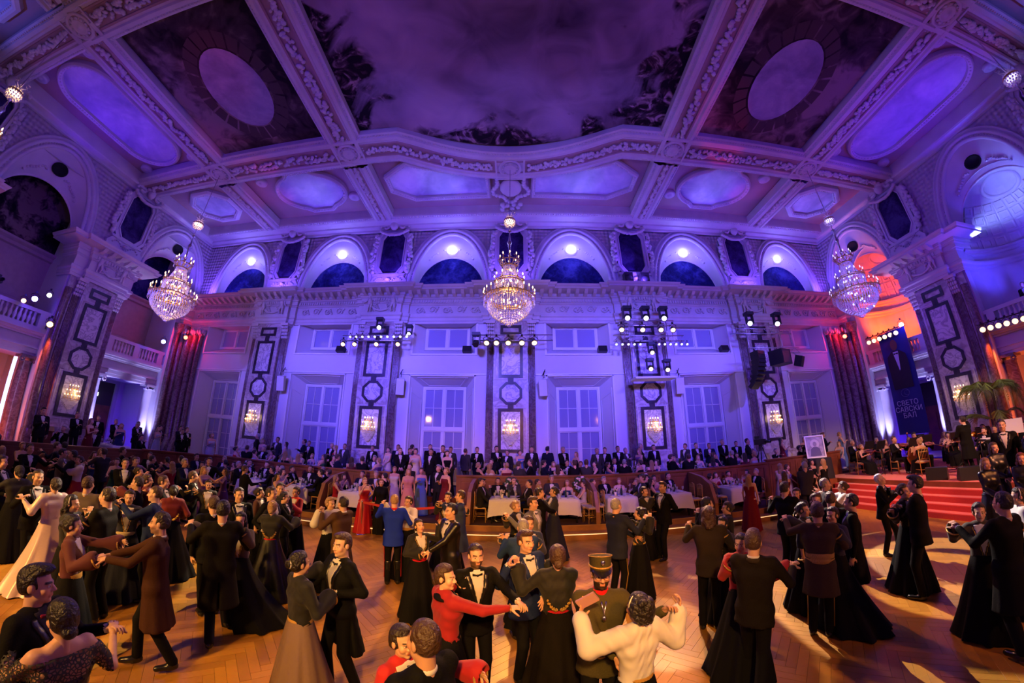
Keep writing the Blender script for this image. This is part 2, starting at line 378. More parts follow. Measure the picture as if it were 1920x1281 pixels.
def cartouche(W, c, parent):
    """octagonal dark painting in a beaded stucco frame with fruit garlands"""
    X = [(-.36, -1.3), (.36, -1.3), (.64, -.9), (.64, .85), (.42, 1.25), (-.42, 1.25), (-.64, .85), (-.64, -.9)]
    sc = lambda k, e: [(c+x*k+(e if x > 0 else -e), 12.72+z*k+(e if z > 0 else -e)) for x, z in X]
    f = MB()
    for o, i, d0, d1 in ((.24, .14, -.12, -.22), (.14, .05, -.06, -.14), (.05, .0, -.10, -.18)):
        f.ring(sc(1, o), sc(1, i), d0+.06, d1, lambda u, z, d: W(u, z, d))
    f.prism([(c-.95, 10.42), (c+.95, 10.42), (c+1.02, 10.95), (c+.75, 11.3), (c-.75, 11.3), (c-1.02, 10.95)], 0, -.16, lambda u, z, t: W(u, z, t))
    f.prism([(c-.85, 11.22), (c+.85, 11.22), (c+.95, 11.34), (c-.95, 11.34)], 0, -.24, lambda u, z, t: W(u, z, t))
    fr = f.build('cartouche_frame', STONE, parent)
    p = MB(); p.add([W(*q, -.05) for q in sc(1, .01)], [tuple(range(8))]); p.build('cartouche_painting', P_CART, fr)
    g = MB(); rng = random.Random(int(c*10)+3)
    R = lambda: rng.uniform(-1, 1)
    for sd in (-1, 1):                                              # hanging fruit garlands
        for k in range(46):
            z = 11.45+2.35*k/45; r = .105*rng.uniform(.7, 1.35); g.blob(W(c+sd*(1.04-.14*abs(k/45-.4)+.10*R()), z, -.14-.08*rng.random()), (r, r, r*1.1))
    for k in range(24):                                             # festoon
        f_ = k/23*2-1; g.blob(W(c+f_*.78, 14.0-.28*(1-f_*f_)+.02*R(), -.34), (.11, .10, .10))
    for sd in (-1, 1):                                              # bracket scrolls under the ceiling
        for k in range(16):
            t = k/15*1.6*PI; r = .30*(1-k/22); g.blob(W(c+sd*(.52+r*math.cos(t)), 14.25+r*math.sin(t)*.8, -.35), (.09, .09, .10))
    g.blob(W(c, 14.28, -.42), (.24, .22, .30), 0, None, 1); g.blob(W(c, 14.5, -.38), (.36, .30, .16), 0, None, 1)
    for k in range(15):                                             # scroll relief on the pedestal
        f_ = k/14*2-1; g.blob(W(c+f_*.72, 10.98-.14*math.cos(f_*PI*1.5), -.19), (.075, .05, .05))
    g.blob(W(c, 11.0, -.2), (.16, .15, .1), 0, None, 1)
    g.build('cartouche_garland', STONE2, fr, 'stuff')
def putto_mesh():
    mb = MB()
    def cap(a, b, r1, r2, n=5):
        for i in range(n+1):
            f = i/n; r = r1*(1-f)+r2*f; mb.blob([a[j]*(1-f)+b[j]*f for j in range(3)], (r, r, r), 0, None, 0)
    cap((0, 0, .50), (0, -.03, .68), .125, .135); cap((0, -.02, .76), (0, -.02, .80), .05, .05, 1)
    mb.blob((.01, -.05, .90), (.095, .10, .115), 0, None, 1)
    cap((-.07, 0, .44), (-.09, -.10, .24), .085, .06); cap((-.09, -.10, .24), (-.08, -.03, .03), .055, .04)
    cap((.07, 0, .44), (.08, -.03, .24), .085, .06); cap((.08, -.03, .24), (.10, .0, .03), .055, .04)
    cap((-.14, -.02, .73), (-.27, -.06, .62), .052, .045); cap((-.27, -.06, .62), (-.36, -.08, .78), .042, .035)
    cap((.14, -.02, .73), (.24, -.08, .56), .052, .045); cap((.24, -.08, .56), (.33, -.10, .50), .042, .035)
    return mb
_put = putto_mesh()
def put_relief(mb, W, u, z, d, flip=1, sc=1.0):
    mb.add([W(u+v[0]*flip*sc, z+v[2]*sc, d+v[1]*sc) for v in _put.v], _put.f, 0, True)
def pilaster(W, c, parent, rich=True, z0=POD, side=1.13, zb=.0):
    """marble pilaster: pale core with dark inlay frames, fluted dark strips with leaf capitals"""
    m = MB(); d = -.35
    def bx(u0, u1, za, zc, d0, d1, mi=0):
        P = [W(u, z, dd) for dd in (d0, d1) for z in (za, zc) for u in (u0, u1)]
        m.add(P, [(0, 1, 3, 2), (4, 6, 7, 5), (0, 4, 5, 1), (1, 5, 7, 3), (3, 7, 6, 2), (2, 6, 4, 0)], mi)
    bx(c-.80, c+.80, z0, 8.55, .05, d); bx(c-side, c+side, z0, 8.55, .05, -.16)
    for za, zc, e in ((z0, z0+.55, .12), (z0+.55, z0+.68, .17), (z0+.68, z0+1.0, .06), (z0+1.0, z0+1.1, .1)): bx(c-side-e*.5, c+side+e*.5, za, zc, .05, d-e)
    root = m.build('pilaster', MARBLE2, parent)
    s = MB()
    for sd in (-1, 1):
        for k in range(5):
            u = c+sd*(.86+.06*k); s.lathe([(.034, z0+1.1), (.034, 7.75)], W(u, 0, -.19), 8)
        s.box(0, 0, 0, 0, 0, 0) if False else None
    s.build('fluted_strip', BROWNM, root)
    k_ = MB(); rng = random.Random(5)
    for sd in (-1, 1):
        uc = c+sd*.98
        for row, (z, r) in enumerate(((7.82, .10), (8.0, .11), (8.18, .12), (8.36, .10))):
            for j in range(4): k_.blob(W(uc+(j-1.5)*.095, z, -.24-.03*row), (.06, .06, r))
        P = [W(uc-.21, 8.44, .0), W(uc+.21, 8.44, .0), W(uc+.21, 8.44, -.42), W(uc-.21, 8.44, -.42)]
        P += [W(uc-.24, 8.56, .0), W(uc+.24, 8.56, .0), W(uc+.24, 8.56, -.46), W(uc-.24, 8.56, -.46)]
        k_.add(P, [(0, 1, 2, 3), (4, 7, 6, 5), (0, 4, 5, 1), (1, 5, 6, 2), (2, 6, 7, 3), (3, 7, 4, 0)])
    k_.build('leaf_capital', STONE2, root)
    fn = lambda u, z, t: W(u, z, t)
    f = MB(); rect = lambda hw, za, zc: [(c-hw, za), (c+hw, za), (c+hw, zc), (c-hw, zc)]
    f.ring(rect(.56, 2.46, 4.39), rect(.42, 2.60, 4.25), d+.01, d-.04, fn)
    f.ring(oct_pts(c, 5.08, .52, .52), oct_pts(c, 5.08, .40, .40), d+.01, d-.04, fn)
    f.ring(rect(.56, 5.80, 7.58), rect(.42, 5.94, 7.44), d+.01, d-.04, fn)
    f.ring(rect(.50, 7.86, 8.34), rect(.37, 7.99, 8.21), d+.01, d-.04, fn)
    for za, zc in ((4.39, 4.57), (5.59, 5.80), (7.58, 7.86)): f.prism(rect(.13, za, zc), d+.01, d-.04, fn)
    f.build('dark_inlay_frame', DARKM, root)
    g = MB(); g.add([W(*q, d-.012) for q in rect(.43, 2.6, 4.25)], [(0, 1, 2, 3)]); g.add([W(*q, d-.012) for q in rect(.43, 5.94, 7.44)], [(0, 1, 2, 3)])
    g.add([W(*q, d-.012) for q in oct_pts(c, 5.08, .41, .41)], [tuple(range(8))]); g.build('veined_panel', MARBLE, root)
    j = MB()                                                        # stone joints
    for z in (4.47, 5.69, 2.3, 7.72): j.ring(rect(.80, z-.006, z+.006), rect(.70, z-.003, z+.003), d+.004, d-.006, fn)
    j.ring(rect(.74, 2.36, 4.45), rect(.70, 2.40, 4.41), d+.01, d-.02, fn); j.ring(rect(.74, 5.70, 7.70), rect(.70, 5.74, 7.66), d+.01, d-.02, fn)
    j.build('stone_joint', STONE, root)
    return root
def entablature(W, path, parent, brk, name='entablature'):
    """path in (u, d) plan; brk: u-ranges of the straight bays for friezes, consoles and dentils"""
    t = MB(); pr = [(0, 8.55), (.05, 8.56), (.05, 8.68), (.09, 8.69), (.09, 8.84), (.15, 8.90), (.15, 9.02), (.06, 9.06), (.06, 9.52), (.11, 9.56), (.11, 9.60), (.16, 9.62), (.16, 9.80), (.22, 9.84), (.22, 9.92),
                    (.26, 9.93), (.26, 10.06), (.82, 10.10), (.82, 10.18), (.88, 10.22), (.92, 10.29), (.92, 10.31), (-.5, 10.33)]
    t.sweep(path, [(-a, z) for a, z in pr], lambda u, d, h: W(u, h, d), 0)
    o = t.build(name, STONE, parent)
    c = MB(); dn = MB(); fz = MB(); rng = random.Random(11)
    for u0, u1, d in brk:
        n = max(2, int((u1-u0)/.42))
        for i in range(n+1):
            u = u0+(u1-u0)*i/n
            P = [W(u+s*.085, z, d-e) for z, e in ((9.92, .24), (9.88, .30), (9.95, .60), (10.09, .78)) for s in (-1, 1)]
            P += [W(u+s*.085, 10.09, d-.24) for s in (-1, 1)]
            c.add(P, [(0, 2, 3, 1), (2, 4, 5, 3), (4, 6, 7, 5), (6, 8, 9, 7), (0, 8, 6, 4, 2), (1, 3, 5, 7, 9)])
        n = int((u1-u0)/.13)
        for i in range(n):
            u = u0+(u1-u0)*(i+.5)/n
            P = [W(u+a*.042, z, d-e) for e in (.15, .22) for z in (9.64, 9.78) for a in (-1, 1)]
            dn.add(P, [(4, 5, 7, 6), (0, 4, 6, 2), (1, 3, 7, 5), (0, 1, 5, 4), (2, 6, 7, 3)])
        if u1-u0 > 1.6:                                             # acanthus scrolls in the frieze
            n = int((u1-u0)/.62)
            for i in range(n):
                uc = u0+(u1-u0)*(i+.5)/n; fl = 1 if i % 2 else -1
                for k in range(15):
                    tt = k/14*2.2*PI; r = .185*(1-k/20); fz.blob(W(uc+r*math.cos(tt), 9.29+fl*r*math.sin(tt)*.95, d-.095), (.048, .06, .048))
                for k in range(4): fz.blob(W(uc+.30-.04*k, 9.29+fl*(.13-.08*k), d-.095), (.065, .06, .05))
    c.build('console_block', STONE, o, 'stuff'); dn.build('dentil', STONE, o, 'stuff')
    if fz.v: fz.build('frieze_scroll', STONE2, o, 'stuff')
    return o
def putti_panel(W, c, parent, d=-.35):
    g = MB()
    for sd in (-1, 1): put_relief(g, W, c+sd*.62, 9.06, d-.14, sd, .92)
    for k in range(22):
        f_ = k/21*2-1; g.blob(W(c+f_*.5, 9.32-.18*(1-f_*f_), d-.12), (.07, .07, .06))
        if k % 2 == 0: g.blob(W(c+f_*.42, 9.62+.05*math.cos(f_*5), d-.11), (.08, .05, .05))
    for sd in (-1, 1): g.blob(W(c+sd*.3, 9.45, d-.11), (.07, .11, .06))
    g.build('putti_relief', STONE2, parent)

# ================================================================ back wall
PIL = (-13.0, -6.5, 0.0, 6.5, 13.0); BAYS = (-16.25, -9.75, -3.25, 3.25, 9.75, 16.25)
m = MB()
edges = [-19.7]
for c in BAYS: edges += [c-1.54, c+1.54]
edges.append(19.7)
for i in range(0, len(edges), 2): m.add([W_BACK(edges[i], 0), W_BACK(edges[i+1], 0), W_BACK(edges[i+1], SPRING+.1), W_BACK(edges[i], SPRING+.1)], [(0, 1, 2, 3)])
for c in BAYS:
    for za, zc in ((0, POD), (5.92, 7.03), (8.65, SPRING+.1)): m.add([W_BACK(c-1.54, za), W_BACK(c+1.54, za), W_BACK(c+1.54, zc), W_BACK(c-1.54, zc)], [(0, 1, 2, 3)])
wall_back = struct(m.build('wall_back', PLASTER))
m = MB(); upper_wall(m, W_BACK, BAYS, -19.7, 19.7); m.build('upper_wall', STU_DIAPER, wall_back)
for c in BAYS: arch_trim(W_BACK, c, wall_back, power=120, ocol=(.15, .12, 1))
for c in PIL:
    pilaster(W_BACK, c, wall_back); cartouche(W_BACK, c, wall_back); putti_panel(W_BACK, c, wall_back)
path = [(-19.7, 0)]; brk = []
last = -19.2
for c in PIL:
    path += [(c-1.30, 0), (c-1.30, -.16), (c-.95, -.16), (c-.95, -.35), (c+.95, -.35), (c+.95, -.16), (c+1.30, -.16), (c+1.30, 0)]
    brk += [(last, c-1.5, 0), (c-.85, c+.85, -.35)]; last = c+1.5
path.append((19.7, 0)); brk.append((last, 19.2, 0))
entablature(W_BACK, path, wall_back, brk)
for sd in (-1, 1):                                                   # clustered shafts in the corners
    cs = MB()
    for u, r in ((18.15, .14), (18.6, .20), (19.15, .26)): cs.lathe([(r+.12, POD), (r+.12, POD+.7), (r+.04, POD+.95), (r, POD+1.05), (r*.92, 7.85), (r+.03, 7.95)], W_BACK(sd*u, 0, -.16), 12)
    cs.build('corner_shaft', BROWNM, wall_back, 'stuff'); cs = MB()
    for u, r in ((18.15, .14), (18.6, .20), (19.15, .26)):
        for k in range(10): t = 2*PI*k/10; cs.blob(W_BACK(sd*u+(r+.04)*math.cos(t), 8.12+.1*(k % 2), -.16+(r+.04)*math.sin(t)), (.07, .07, .16))
    cs.build('leaf_capital', STONE2, wall_back, 'stuff')
t = MB(); t.sweep([(-19.7, 0), (19.7, 0)], [(0, 5.98), (-.05, 6.0), (-.05, 6.05), (0, 6.07)], lambda u, d, h: W_BACK(u, h, d)); t.build('string_course', WHITEP, wall_back)
def splay(W, c, hw0, hw1, zb0, zt0, zb1, zt1, depth, name, parent, mat_, panels=True):
    A = [W(c-hw0, zb0), W(c+hw0, zb0), W(c+hw0, zt0), W(c-hw0, zt0)]; B = [W(c-hw1, zb1, depth), W(c+hw1, zb1, depth), W(c+hw1, zt1, depth), W(c-hw1, zt1, depth)]
    r = MB().add(A+B, [(0, 1, 5, 4), (1, 2, 6, 5), (2, 3, 7, 6), (3, 0, 4, 7)]); o = r.build(name, mat_, parent)
    if panels:                                                      # raised panels on the cheeks and head
        p = MB()
        for i, j in ((1, 2), (3, 0), (2, 3)):
            q = [Vector(A[i]), Vector(A[j]), Vector(B[j]), Vector(B[i])]; cc = sum(q, Vector())/4; nn = (q[1]-q[0]).cross(q[3]-q[0]).normalized()*.02
            if nn.dot(Vector(W(c, (zb0+zt0)/2, depth*.4))-cc) < 0: nn = -nn
            o_ = [cc+(x-cc)*.80 for x in q]; i_ = [cc+(x-cc)*.72 for x in q]
            p.add([x[:] for x in o_+i_]+[(x+nn)[:] for x in o_+i_], [(8+k, 8+(k+1) % 4, 12+(k+1) % 4, 12+k) for k in range(4)]+[(k, (k+1) % 4, 8+(k+1) % 4, 8+k) for k in range(4)]+[(4+k, 4+(k+1) % 4, 12+(k+1) % 4, 12+k) for k in range(4)])
        p.build('reveal_panel', mat_, o)
    return o
WD = .78
for n, c in enumerate(BAYS):
    # ---- tall lower window: two casement columns, transom, muntins
    win = MB(); hw = 1.07; y = 15.55+WD
    fn = lambda u, z, d: (u, y+d, z)
    R4 = lambda a, b, za, zc: [(a, za), (b, za), (b, zc), (a, zc)]
    win.ring(R4(c-hw, c+hw, POD, 5.53), R4(c-hw+.09, c+hw-.09, POD+.09, 5.44), .05, -.08, fn)
    win.box(c-.055, c+.055, y-.09, y+.04, POD, 5.5); win.box(c-hw+.05, c+hw-.05, y-.10, y+.04, 3.40, 3.55)
    wo = struct(win.build('window_%d' % (n+1), WHITEP)); 
    mt = MB(); gl = []
    for sx in (-1, 1):
        x0, x1 = sorted((c+sx*.055, c+sx*(hw-.09)))
        for za, zc in ((POD+.09, 3.40), (3.55, 5.44)):
            mt.ring(R4(x0, x1, za, zc), R4(x0+.05, x1-.05, za+.05, zc-.05), .03, -.05, fn)
            mt.box((x0+x1)/2-.015, (x0+x1)/2+.015, y-.03, y+.01, za+.05, zc-.05)
            nz = 2 if za > 3 else 3
            for k in range(1, nz): z = za+(zc-za)*k/nz; mt.box(x0+.05, x1-.05, y-.03, y+.01, z-.015, z+.015)
            for k in range(nz):
                for q in range(2): gl.append((x0+.05+(x1-x0-.1)*q/2, x0+.05+(x1-x0-.1)*(q+1)/2, za+.05+(zc-za-.1)*k/nz, za+.05+(zc-za-.1)*(k+1)/nz))
    mt.build('glazing_bar', WHITEP, wo)
    for a, b, za, zc in gl: MB().add([(a, y, za), (b, y, za), (b, y+.002, zc), (a, y+.002, zc)], [(0, 1, 2, 3)]).build('pane', GLASS, wo)
    splay(W_BACK, c, 1.54, hw, POD-.2, 5.92, POD-.1, 5.53, WD, 'window_reveal', wo, PLASTER)
    hb = MB(); hb.box(c+1.54, c+1.60, 15.50, 15.56, POD, 5.98); hb.box(c-1.60, c-1.54, 15.50, 15.56, POD, 5.98); hb.box(c-1.6, c+1.6, 15.50, 15.56, 5.92, 5.98); hb.build('window_architrave', WHITEP, wo)
    # ---- low upper window in a deep splay with side shutters
    win = MB(); hw = 1.15
    win.ring(R4(c-hw, c+hw, 7.41, 8.62), R4(c-hw+.10, c+hw-.10, 7.51, 8.55), .05, -.08, fn); win.box(c-.06, c+.06, y-.09, y+.03, 7.45, 8.6)
    wo = struct(win.build('window_%d' % (n+7), WHITEP))
    for sx in (-1, 1):
        x0, x1 = sorted((c+sx*.06, c+sx*(hw-.10))); MB().add([(x0, y, 7.5), (x1, y, 7.5), (x1, y, 8.56), (x0, y, 8.56)], [(0, 1, 2, 3)]).build('pane', GLASS, wo)
        fr = MB(); fr.ring(R4(x0, x1, 7.51, 8.55), R4(x0+.05, x1-.05, 7.56, 8.50), .02, -.05, fn); fr.build('casement', WHITEP, wo)
        sh = MB(); a0, a1 = Vector(W_BACK(c+sx*1.50, 7.10, .10)), Vector(W_BACK(c+sx*1.24, 7.36, .60))
        sh.add([(a0.x, a0.y, 7.16), (a1.x, a1.y, 7.42), (a1.x, a1.y, 8.56), (a0.x, a0.y, 8.56)], [(0, 1, 2, 3)]); sh.build('reveal_shutter', mat('dark_shutter', (.05, .05, .09), .5), wo)
    splay(W_BACK, c, 1.54, hw, 7.03, 8.65, 7.41, 8.62, WD, 'window_reveal', wo, PLASTER, False)
    hb = MB(); hb.ring(R4(c-1.64, c+1.64, 6.95, 8.6), R4(c-1.54, c+1.54, 7.03, 8.6), .02, -.05, lambda u, z, d: W_BACK(u, z, d)); hb.build('window_architrave', WHITEP, wo)

# ================================================================ side walls
YC = 6.1
SPIER = (9.85, 2.3); SBAY = (13.35, 6.1, -1.15)
def side_wall(name, W, sgn):
    lit = sgn > 0
    m = MB()
    # solid strips beside the openings from the floor to the spring line
    op = [(11.45, 15.2), (4.0, 8.2), (-3.2, .7)]
    ed = [15.55, 14.55, 11.05, 8.3, 4.0, .7, -3.4]
    for i in range(0, 6, 2):
        a, b = ed[i], ed[i+1] if i+1 < len(ed) else ed[-1]
        m.add([W(a, 0), W(b, 0), W(b, SPRING+.1), W(a, SPRING+.1)], [(0, 1, 2, 3)])
    m.add([W(.7, 0), W(.7, SPRING), W(4.0, SPRING), W(4.0, 0)], [(0, 1, 2, 3)]) if False else None
    root = struct(m.build(name, PLASTER))
    m = MB(); upper_wall(m, W, (13.35, 6.1, -1.15)[::-1], -3.4, 15.55, 1.86, 3.3, SPRING); m.build('upper_wall', STU_DIAPER, root)
    for c in (13.35, 6.1): arch_trim(W, c, root, lun=False, a=1.86, b=3.3, depth=.6, a2=1.72, b2=1.75, oculus=False)
    for c in (13.35, 6.1):                                          # dark round vents in the soffits
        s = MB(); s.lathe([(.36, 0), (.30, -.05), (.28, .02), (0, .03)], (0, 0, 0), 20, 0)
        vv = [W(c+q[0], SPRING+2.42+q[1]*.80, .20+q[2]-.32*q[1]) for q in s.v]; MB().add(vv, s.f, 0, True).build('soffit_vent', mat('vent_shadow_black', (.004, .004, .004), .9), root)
    for c in SPIER:
        pilaster(W, c, root, side=1.18)
        # block of the pier behind the pilaster face, and its returns
        b = MB()
        P = [W(u, z, d) for d in (-.15, 1.6) for z in (0, SPRING) for u in (c-1.5, c+1.18)]
        b.add(P, [(0, 1, 3, 2), (4, 6, 7, 5), (0, 4, 5, 1), (1, 5, 7, 3), (3, 7, 6, 2)]); b.build('pier_block', MARBLE2, root)
        for e in (-1.36,):
            f = MB(); f.lathe([(.16, POD+.9), (.16, 8.0)], W(c+e, 0, -.14), 12); f.lathe([(.24, POD), (.24, POD+.7), (.19, POD+.9)], W(c+e, 0, -.14), 12); f.build('pier_shaft', BROWNM, root)
        entablature(W, [(c-1.6, 1.0), (c-1.6, -.20), (c-1.0, -.20), (c-1.0, -.42), (c+1.0, -.42), (c+1.0, -.20), (c+1.35, -.20), (c+1.35, 1.0)][::(1 if sgn < 0 else 1)], root, [(c-.9, c+.9, -.42)], 'pier_entablature')
        putti_panel(W, c, root, -.42); cartouche(W, c+.35, root)
    pilaster(W, 15.1, root, side=.5) if False else None
    # corner quarter pier
    q = MB()
    for e, r in ((15.25, .22), (14.85, .16)): q.lathe([(r, POD+.9), (r, 8.0)], W(e, 0, -.08), 12); q.lathe([(r+.1, POD), (r+.1, POD+.75), (r+.03, POD+.9)], W(e, 0, -.08), 12); q.lathe([(r+.02, 8.0), (r+.12, 8.3), (r+.14, 8.55)], W(e, 0, -.08), 12)
    q.build('corner_shaft', BROWNM, root)
    entablature(W, [(14.95, .0), (14.95, -.25), (15.55, -.25)], root, [], 'corner_entablature')
    # niches behind the arches: entablature and balcony on ionic columns, wall and door below, exedra above
    for c, h in ((12.8, 1.75), (6.1, 2.2)):
        y0, y1 = c-h, c+h
        n = MB()
        n.add([W(y0, 0, 3.2), W(y1, 0, 3.2), W(y1, 6.0, 3.2), W(y0, 6.0, 3.2)], [(0, 1, 2, 3)])
        for yy in (y0, y1): n.add([W(yy, 0, 0), W(yy, 0, 3.2), W(yy, SPRING+2.5, 3.2), W(yy, SPRING+2.5, 0)], [(0, 1, 2, 3)])
        n.add([W(y0, POD, -.2), W(y1, POD, -.2), W(y1, POD, 3.2), W(y0, POD, 3.2)], [(0, 1, 2, 3)])
        nic = n.build('niche_wall', PLASTER, root)
        e = MB()                                                    # balcony slab with stepped entablature
        for za, zc, d in ((4.72, 4.86, .42), (4.86, 5.05, .36), (5.05, 5.12, .28), (5.12, 5.52, .40), (5.52, 5.62, .30), (5.62, 5.72, .16), (5.72, 5.85, .06)):
            P = [W(u, z, dd) for dd in (d, 2.4) for z in (za, zc) for u in (y0, y1)]
            e.add(P, [(0, 1, 3, 2), (4, 6, 7, 5), (0, 4, 5, 1), (2, 3, 7, 6)])
        bal = e.build('balcony', STONE, root)
        b = MB()
        P = [W(u, z, d) for d in (.12, .34) for z in (6.52, 6.68) for u in (y0, y1)]; b.add(P, [(0, 1, 3, 2), (4, 6, 7, 5), (0, 4, 5, 1), (2, 3, 7, 6)])
        P = [W(u, z, d) for d in (.10, .36) for z in (5.85, 5.95) for u in (y0, y1)]; b.add(P, [(0, 1, 3, 2), (4, 6, 7, 5), (0, 4, 5, 1), (2, 3, 7, 6)])
        for u in (y0+.25, c, y1-.25):
            P = [W(u+s*.16, z, d) for d in (.11, .35) for z in (5.95, 6.52) for s in (-1, 1)]; b.add(P, [(0, 1, 3, 2), (4, 6, 7, 5), (0, 4, 6, 2), (1, 3, 7, 5)])
        b.build('balcony_rail', STONE, bal)
        pr = [(.05, 0), (.07, .03), (.04, .07), (.085, .2), (.075, .3), (.04, .42), (.06, .48), (.06, .57)]
        nb = int((2*h-.8)/.19)
        for k in range(nb):
            u = y0+.5+(2*h-1.0)*(k+.5)/nb
            if abs(u-c) < .2: continue
            MB().lathe(pr, W(u, 5.95, .23), 8).build('baluster', STONE2, bal)
        for u in (y0+.24, y1-.24):                                  # ionic columns
            k = MB(); k.lathe([(.36, POD), (.36, POD+.12), (.33, POD+.16), (.35, POD+.24), (.28, POD+.34), (.275, 2.0), (.25, 3.4), (.225, 4.42), (.27, 4.5)], W(u, 0, .55), 20)
            P = [W(u+a*.33, z, .55+d*.33) for z in (4.62, 4.74) for d in (-1, 1) for a in (-1, 1)]; k.add(P, [(0, 2, 3, 1), (4, 5, 7, 6), (0, 1, 5, 4), (2, 6, 7, 3), (0, 4, 6, 2), (1, 3, 7, 5)])
            for sd in (-1, 1):
                for r in range(8): k.blob(W(u+sd*(.27+.08*math.cos(r*PI/4)), 4.54+.08*math.sin(r*PI/4), .26), (.045, .045, .06))
            k.build('ionic_column', BROWNM if c < 10 else STONE, root)
        # doorway deep in the niche
        d_ = MB(); hw = .8; DO = .35 if c > 10 else 0.
        d_.ring([(c-hw-.2+DO, POD), (c+hw+.2+DO, POD), (c+hw+.2+DO, 4.75), (c-hw-.2+DO, 4.75)], [(c-hw+DO, POD), (c+hw+DO, POD), (c+hw+DO, 4.6), (c-hw+DO, 4.6)], 3.2, 3.02, lambda u, z, t: W(u, z, t))
        do = struct(d_.build('door_%d' % ((1 if c > 10 else 2)+(2 if lit else 0)), STONE))
        x = MB(); x.add([W(c-hw+DO, POD, 3.17), W(c+hw+DO, POD, 3.17), W(c+hw+DO, 3.3, 3.17), W(c-hw+DO, 3.3, 3.17)], [(0, 1, 2, 3)])
        for sd in (-1, 1):
            for za, zc in ((1.1, 1.8), (1.95, 2.95)):
                x.prism([(c+DO+sd*.4-.28, za), (c+DO+sd*.4+.28, za), (c+DO+sd*.4+.28, zc), (c+DO+sd*.4-.28, zc)], 3.17, 3.12, lambda u, z, t: W(u, z, t))
        x.build('door_leaf', WOODR, do)
        x = MB(); x.add([W(c-hw+DO, 3.3, 3.15), W(c+hw+DO, 3.3, 3.15), W(c+hw+DO, 4.6, 3.15), W(c-hw+DO, 4.6, 3.15)], [(0, 1, 2, 3)]); x.build('overdoor', mat('dark_overdoor', (.03, .02, .02), .6), do)
        # ---- upper part
        if lit:
            v = MB(); q = MB(); NU, NV = 12, 8; rad = h
            # drum wall with string courses, then a coffered quarter dome with a framed oval
            for k in range(NU):
                a0, a1 = PI*k/NU, PI*(k+1)/NU
                v.add([W(c-rad*math.cos(a0), 6, .4+rad*1.3*math.sin(a0)), W(c-rad*math.cos(a1), 6, .4+rad*1.3*math.sin(a1)), W(c-rad*math.cos(a1), 9.6, .4+rad*1.3*math.sin(a1)), W(c-rad*math.cos(a0), 9.6, .4+rad*1.3*math.sin(a0))], [(0, 1, 2, 3)], 0, True)
            pth = [(c-rad*math.cos(PI*k/24), .4+rad*1.3*math.sin(PI*k/24)) for k in range(25)]
            for z in (8.7, 9.3): v.sweep(pth, [(0, z), (-.12, z+.05), (-.12, z+.14), (-.2, z+.2), (-.2, z+.28), (0, z+.3)], lambda u, d, hh: W(u, hh, d))
            def dome(i, j, e=0.0):
                a = PI*i; b = PI/2*j; r = rad-e; return W(c-r*math.cos(a)*math.cos(b), 9.6+2.75*(r/rad)*math.sin(b), .4+1.3*r*math.sin(a)*math.cos(b))
            for k in range(NU):
                for jj in range(NV):
                    v.add([dome(k/NU, jj/NV), dome((k+1)/NU, jj/NV), dome((k+1)/NU, (jj+1)/NV), dome(k/NU, (jj+1)/NV)], [(0, 1, 2, 3)], 0, True)
                    if jj < 4:                                       # raised coffer frames
                        e0 = .16
                        def cf(s, t, e): return dome((k+s)/NU, (jj+t)/NV, e)
                        o_ = [(.10, .10), (.90, .10), (.90, .90), (.10, .90)]; i_ = [(.24, .24), (.76, .24), (.76, .76), (.24, .76)]
                        P = [cf(*z, .05) for z in o_]+[cf(*z, .05) for z in i_]+[cf(*z, .0) for z in o_]+[cf(*z, .0) for z in i_]
                        q.add(P, [(t, (t+1) % 4, 4+(t+1) % 4, 4+t) for t in range(4)]+[(t, 8+t, 8+(t+1) % 4, (t+1) % 4) for t in range(4)]+[(4+t, 4+(t+1) % 4, 12+(t+1) % 4, 12+t) for t in range(4)])
            ex = v.build('exedra', STONE, root); q.build('coffer', STONE2, ex)
            ov = MB(); pts = [(math.cos(2*PI*k/28), math.sin(2*PI*k/28)) for k in range(28)]
            f3 = lambda a, b, e: dome(.5+.24*a, .66+.17*b, e)
            P = [f3(a, b, .02) for a, b in pts]+[f3(a*.9, b*.86, .10) for a, b in pts]+[f3(a*.8, b*.74, .02) for a, b in pts]
            ov.add(P, [(i+28*k, (i+1) % 28+28*k, (i+1) % 28+28*(k+1), i+28*(k+1)) for k in range(2) for i in range(28)], 0, True); ov.build('oval_frame', STONE, ex)
        else:
            v = MB()
            v.add([W(y0, 5.9, 2.3), W(y1, 5.9, 2.3), W(y1, 9.7, 2.3), W(y0, 9.7, 2.3)], [(0, 1, 2, 3)])
            v.sweep([(y0, 2.3), (y1, 2.3)], [(0, 9.3), (-.15, 9.35), (-.15, 9.5), (-.3, 9.6), (-.3, 9.7), (0, 9.72)], lambda u, d, hh: W(u, hh, d))
            v.sweep([(y0, 2.3), (y1, 2.3)], [(0, 7.0), (-.08, 7.02), (-.08, 7.2), (0, 7.22)], lambda u, d, hh: W(u, hh, d)); v.build('gallery_wall', mat('brown_gallery_wall', (.42, .34, .28), .7, var=.1), root)
            v = MB(); v.add([W(y0, 9.7, 2.32), W(y1, 9.7, 2.32), W(y1, 13, 2.32), W(y0, 13, 2.32)], [(0, 1, 2, 3)]); v.build('gallery_painting', P_LUN if c > 10 else painting('gallery_figure_painting', (.008, .006, .01), (.05, .035, .04), (.22, .16, .14), .8), root)
            v = MB(); v.add([W(y0, 13.0, 0), W(y1, 13.0, 0), W(y1, 13.0, 2.4), W(y0, 13.0, 2.4)], [(0, 1, 2, 3)]); v.build('gallery_vault', STONE, root)
    return root
wall_left = side_wall('wall_left', W_LEFT, -1)
wall_right = side_wall('wall_right', W_RIGHT, 1)
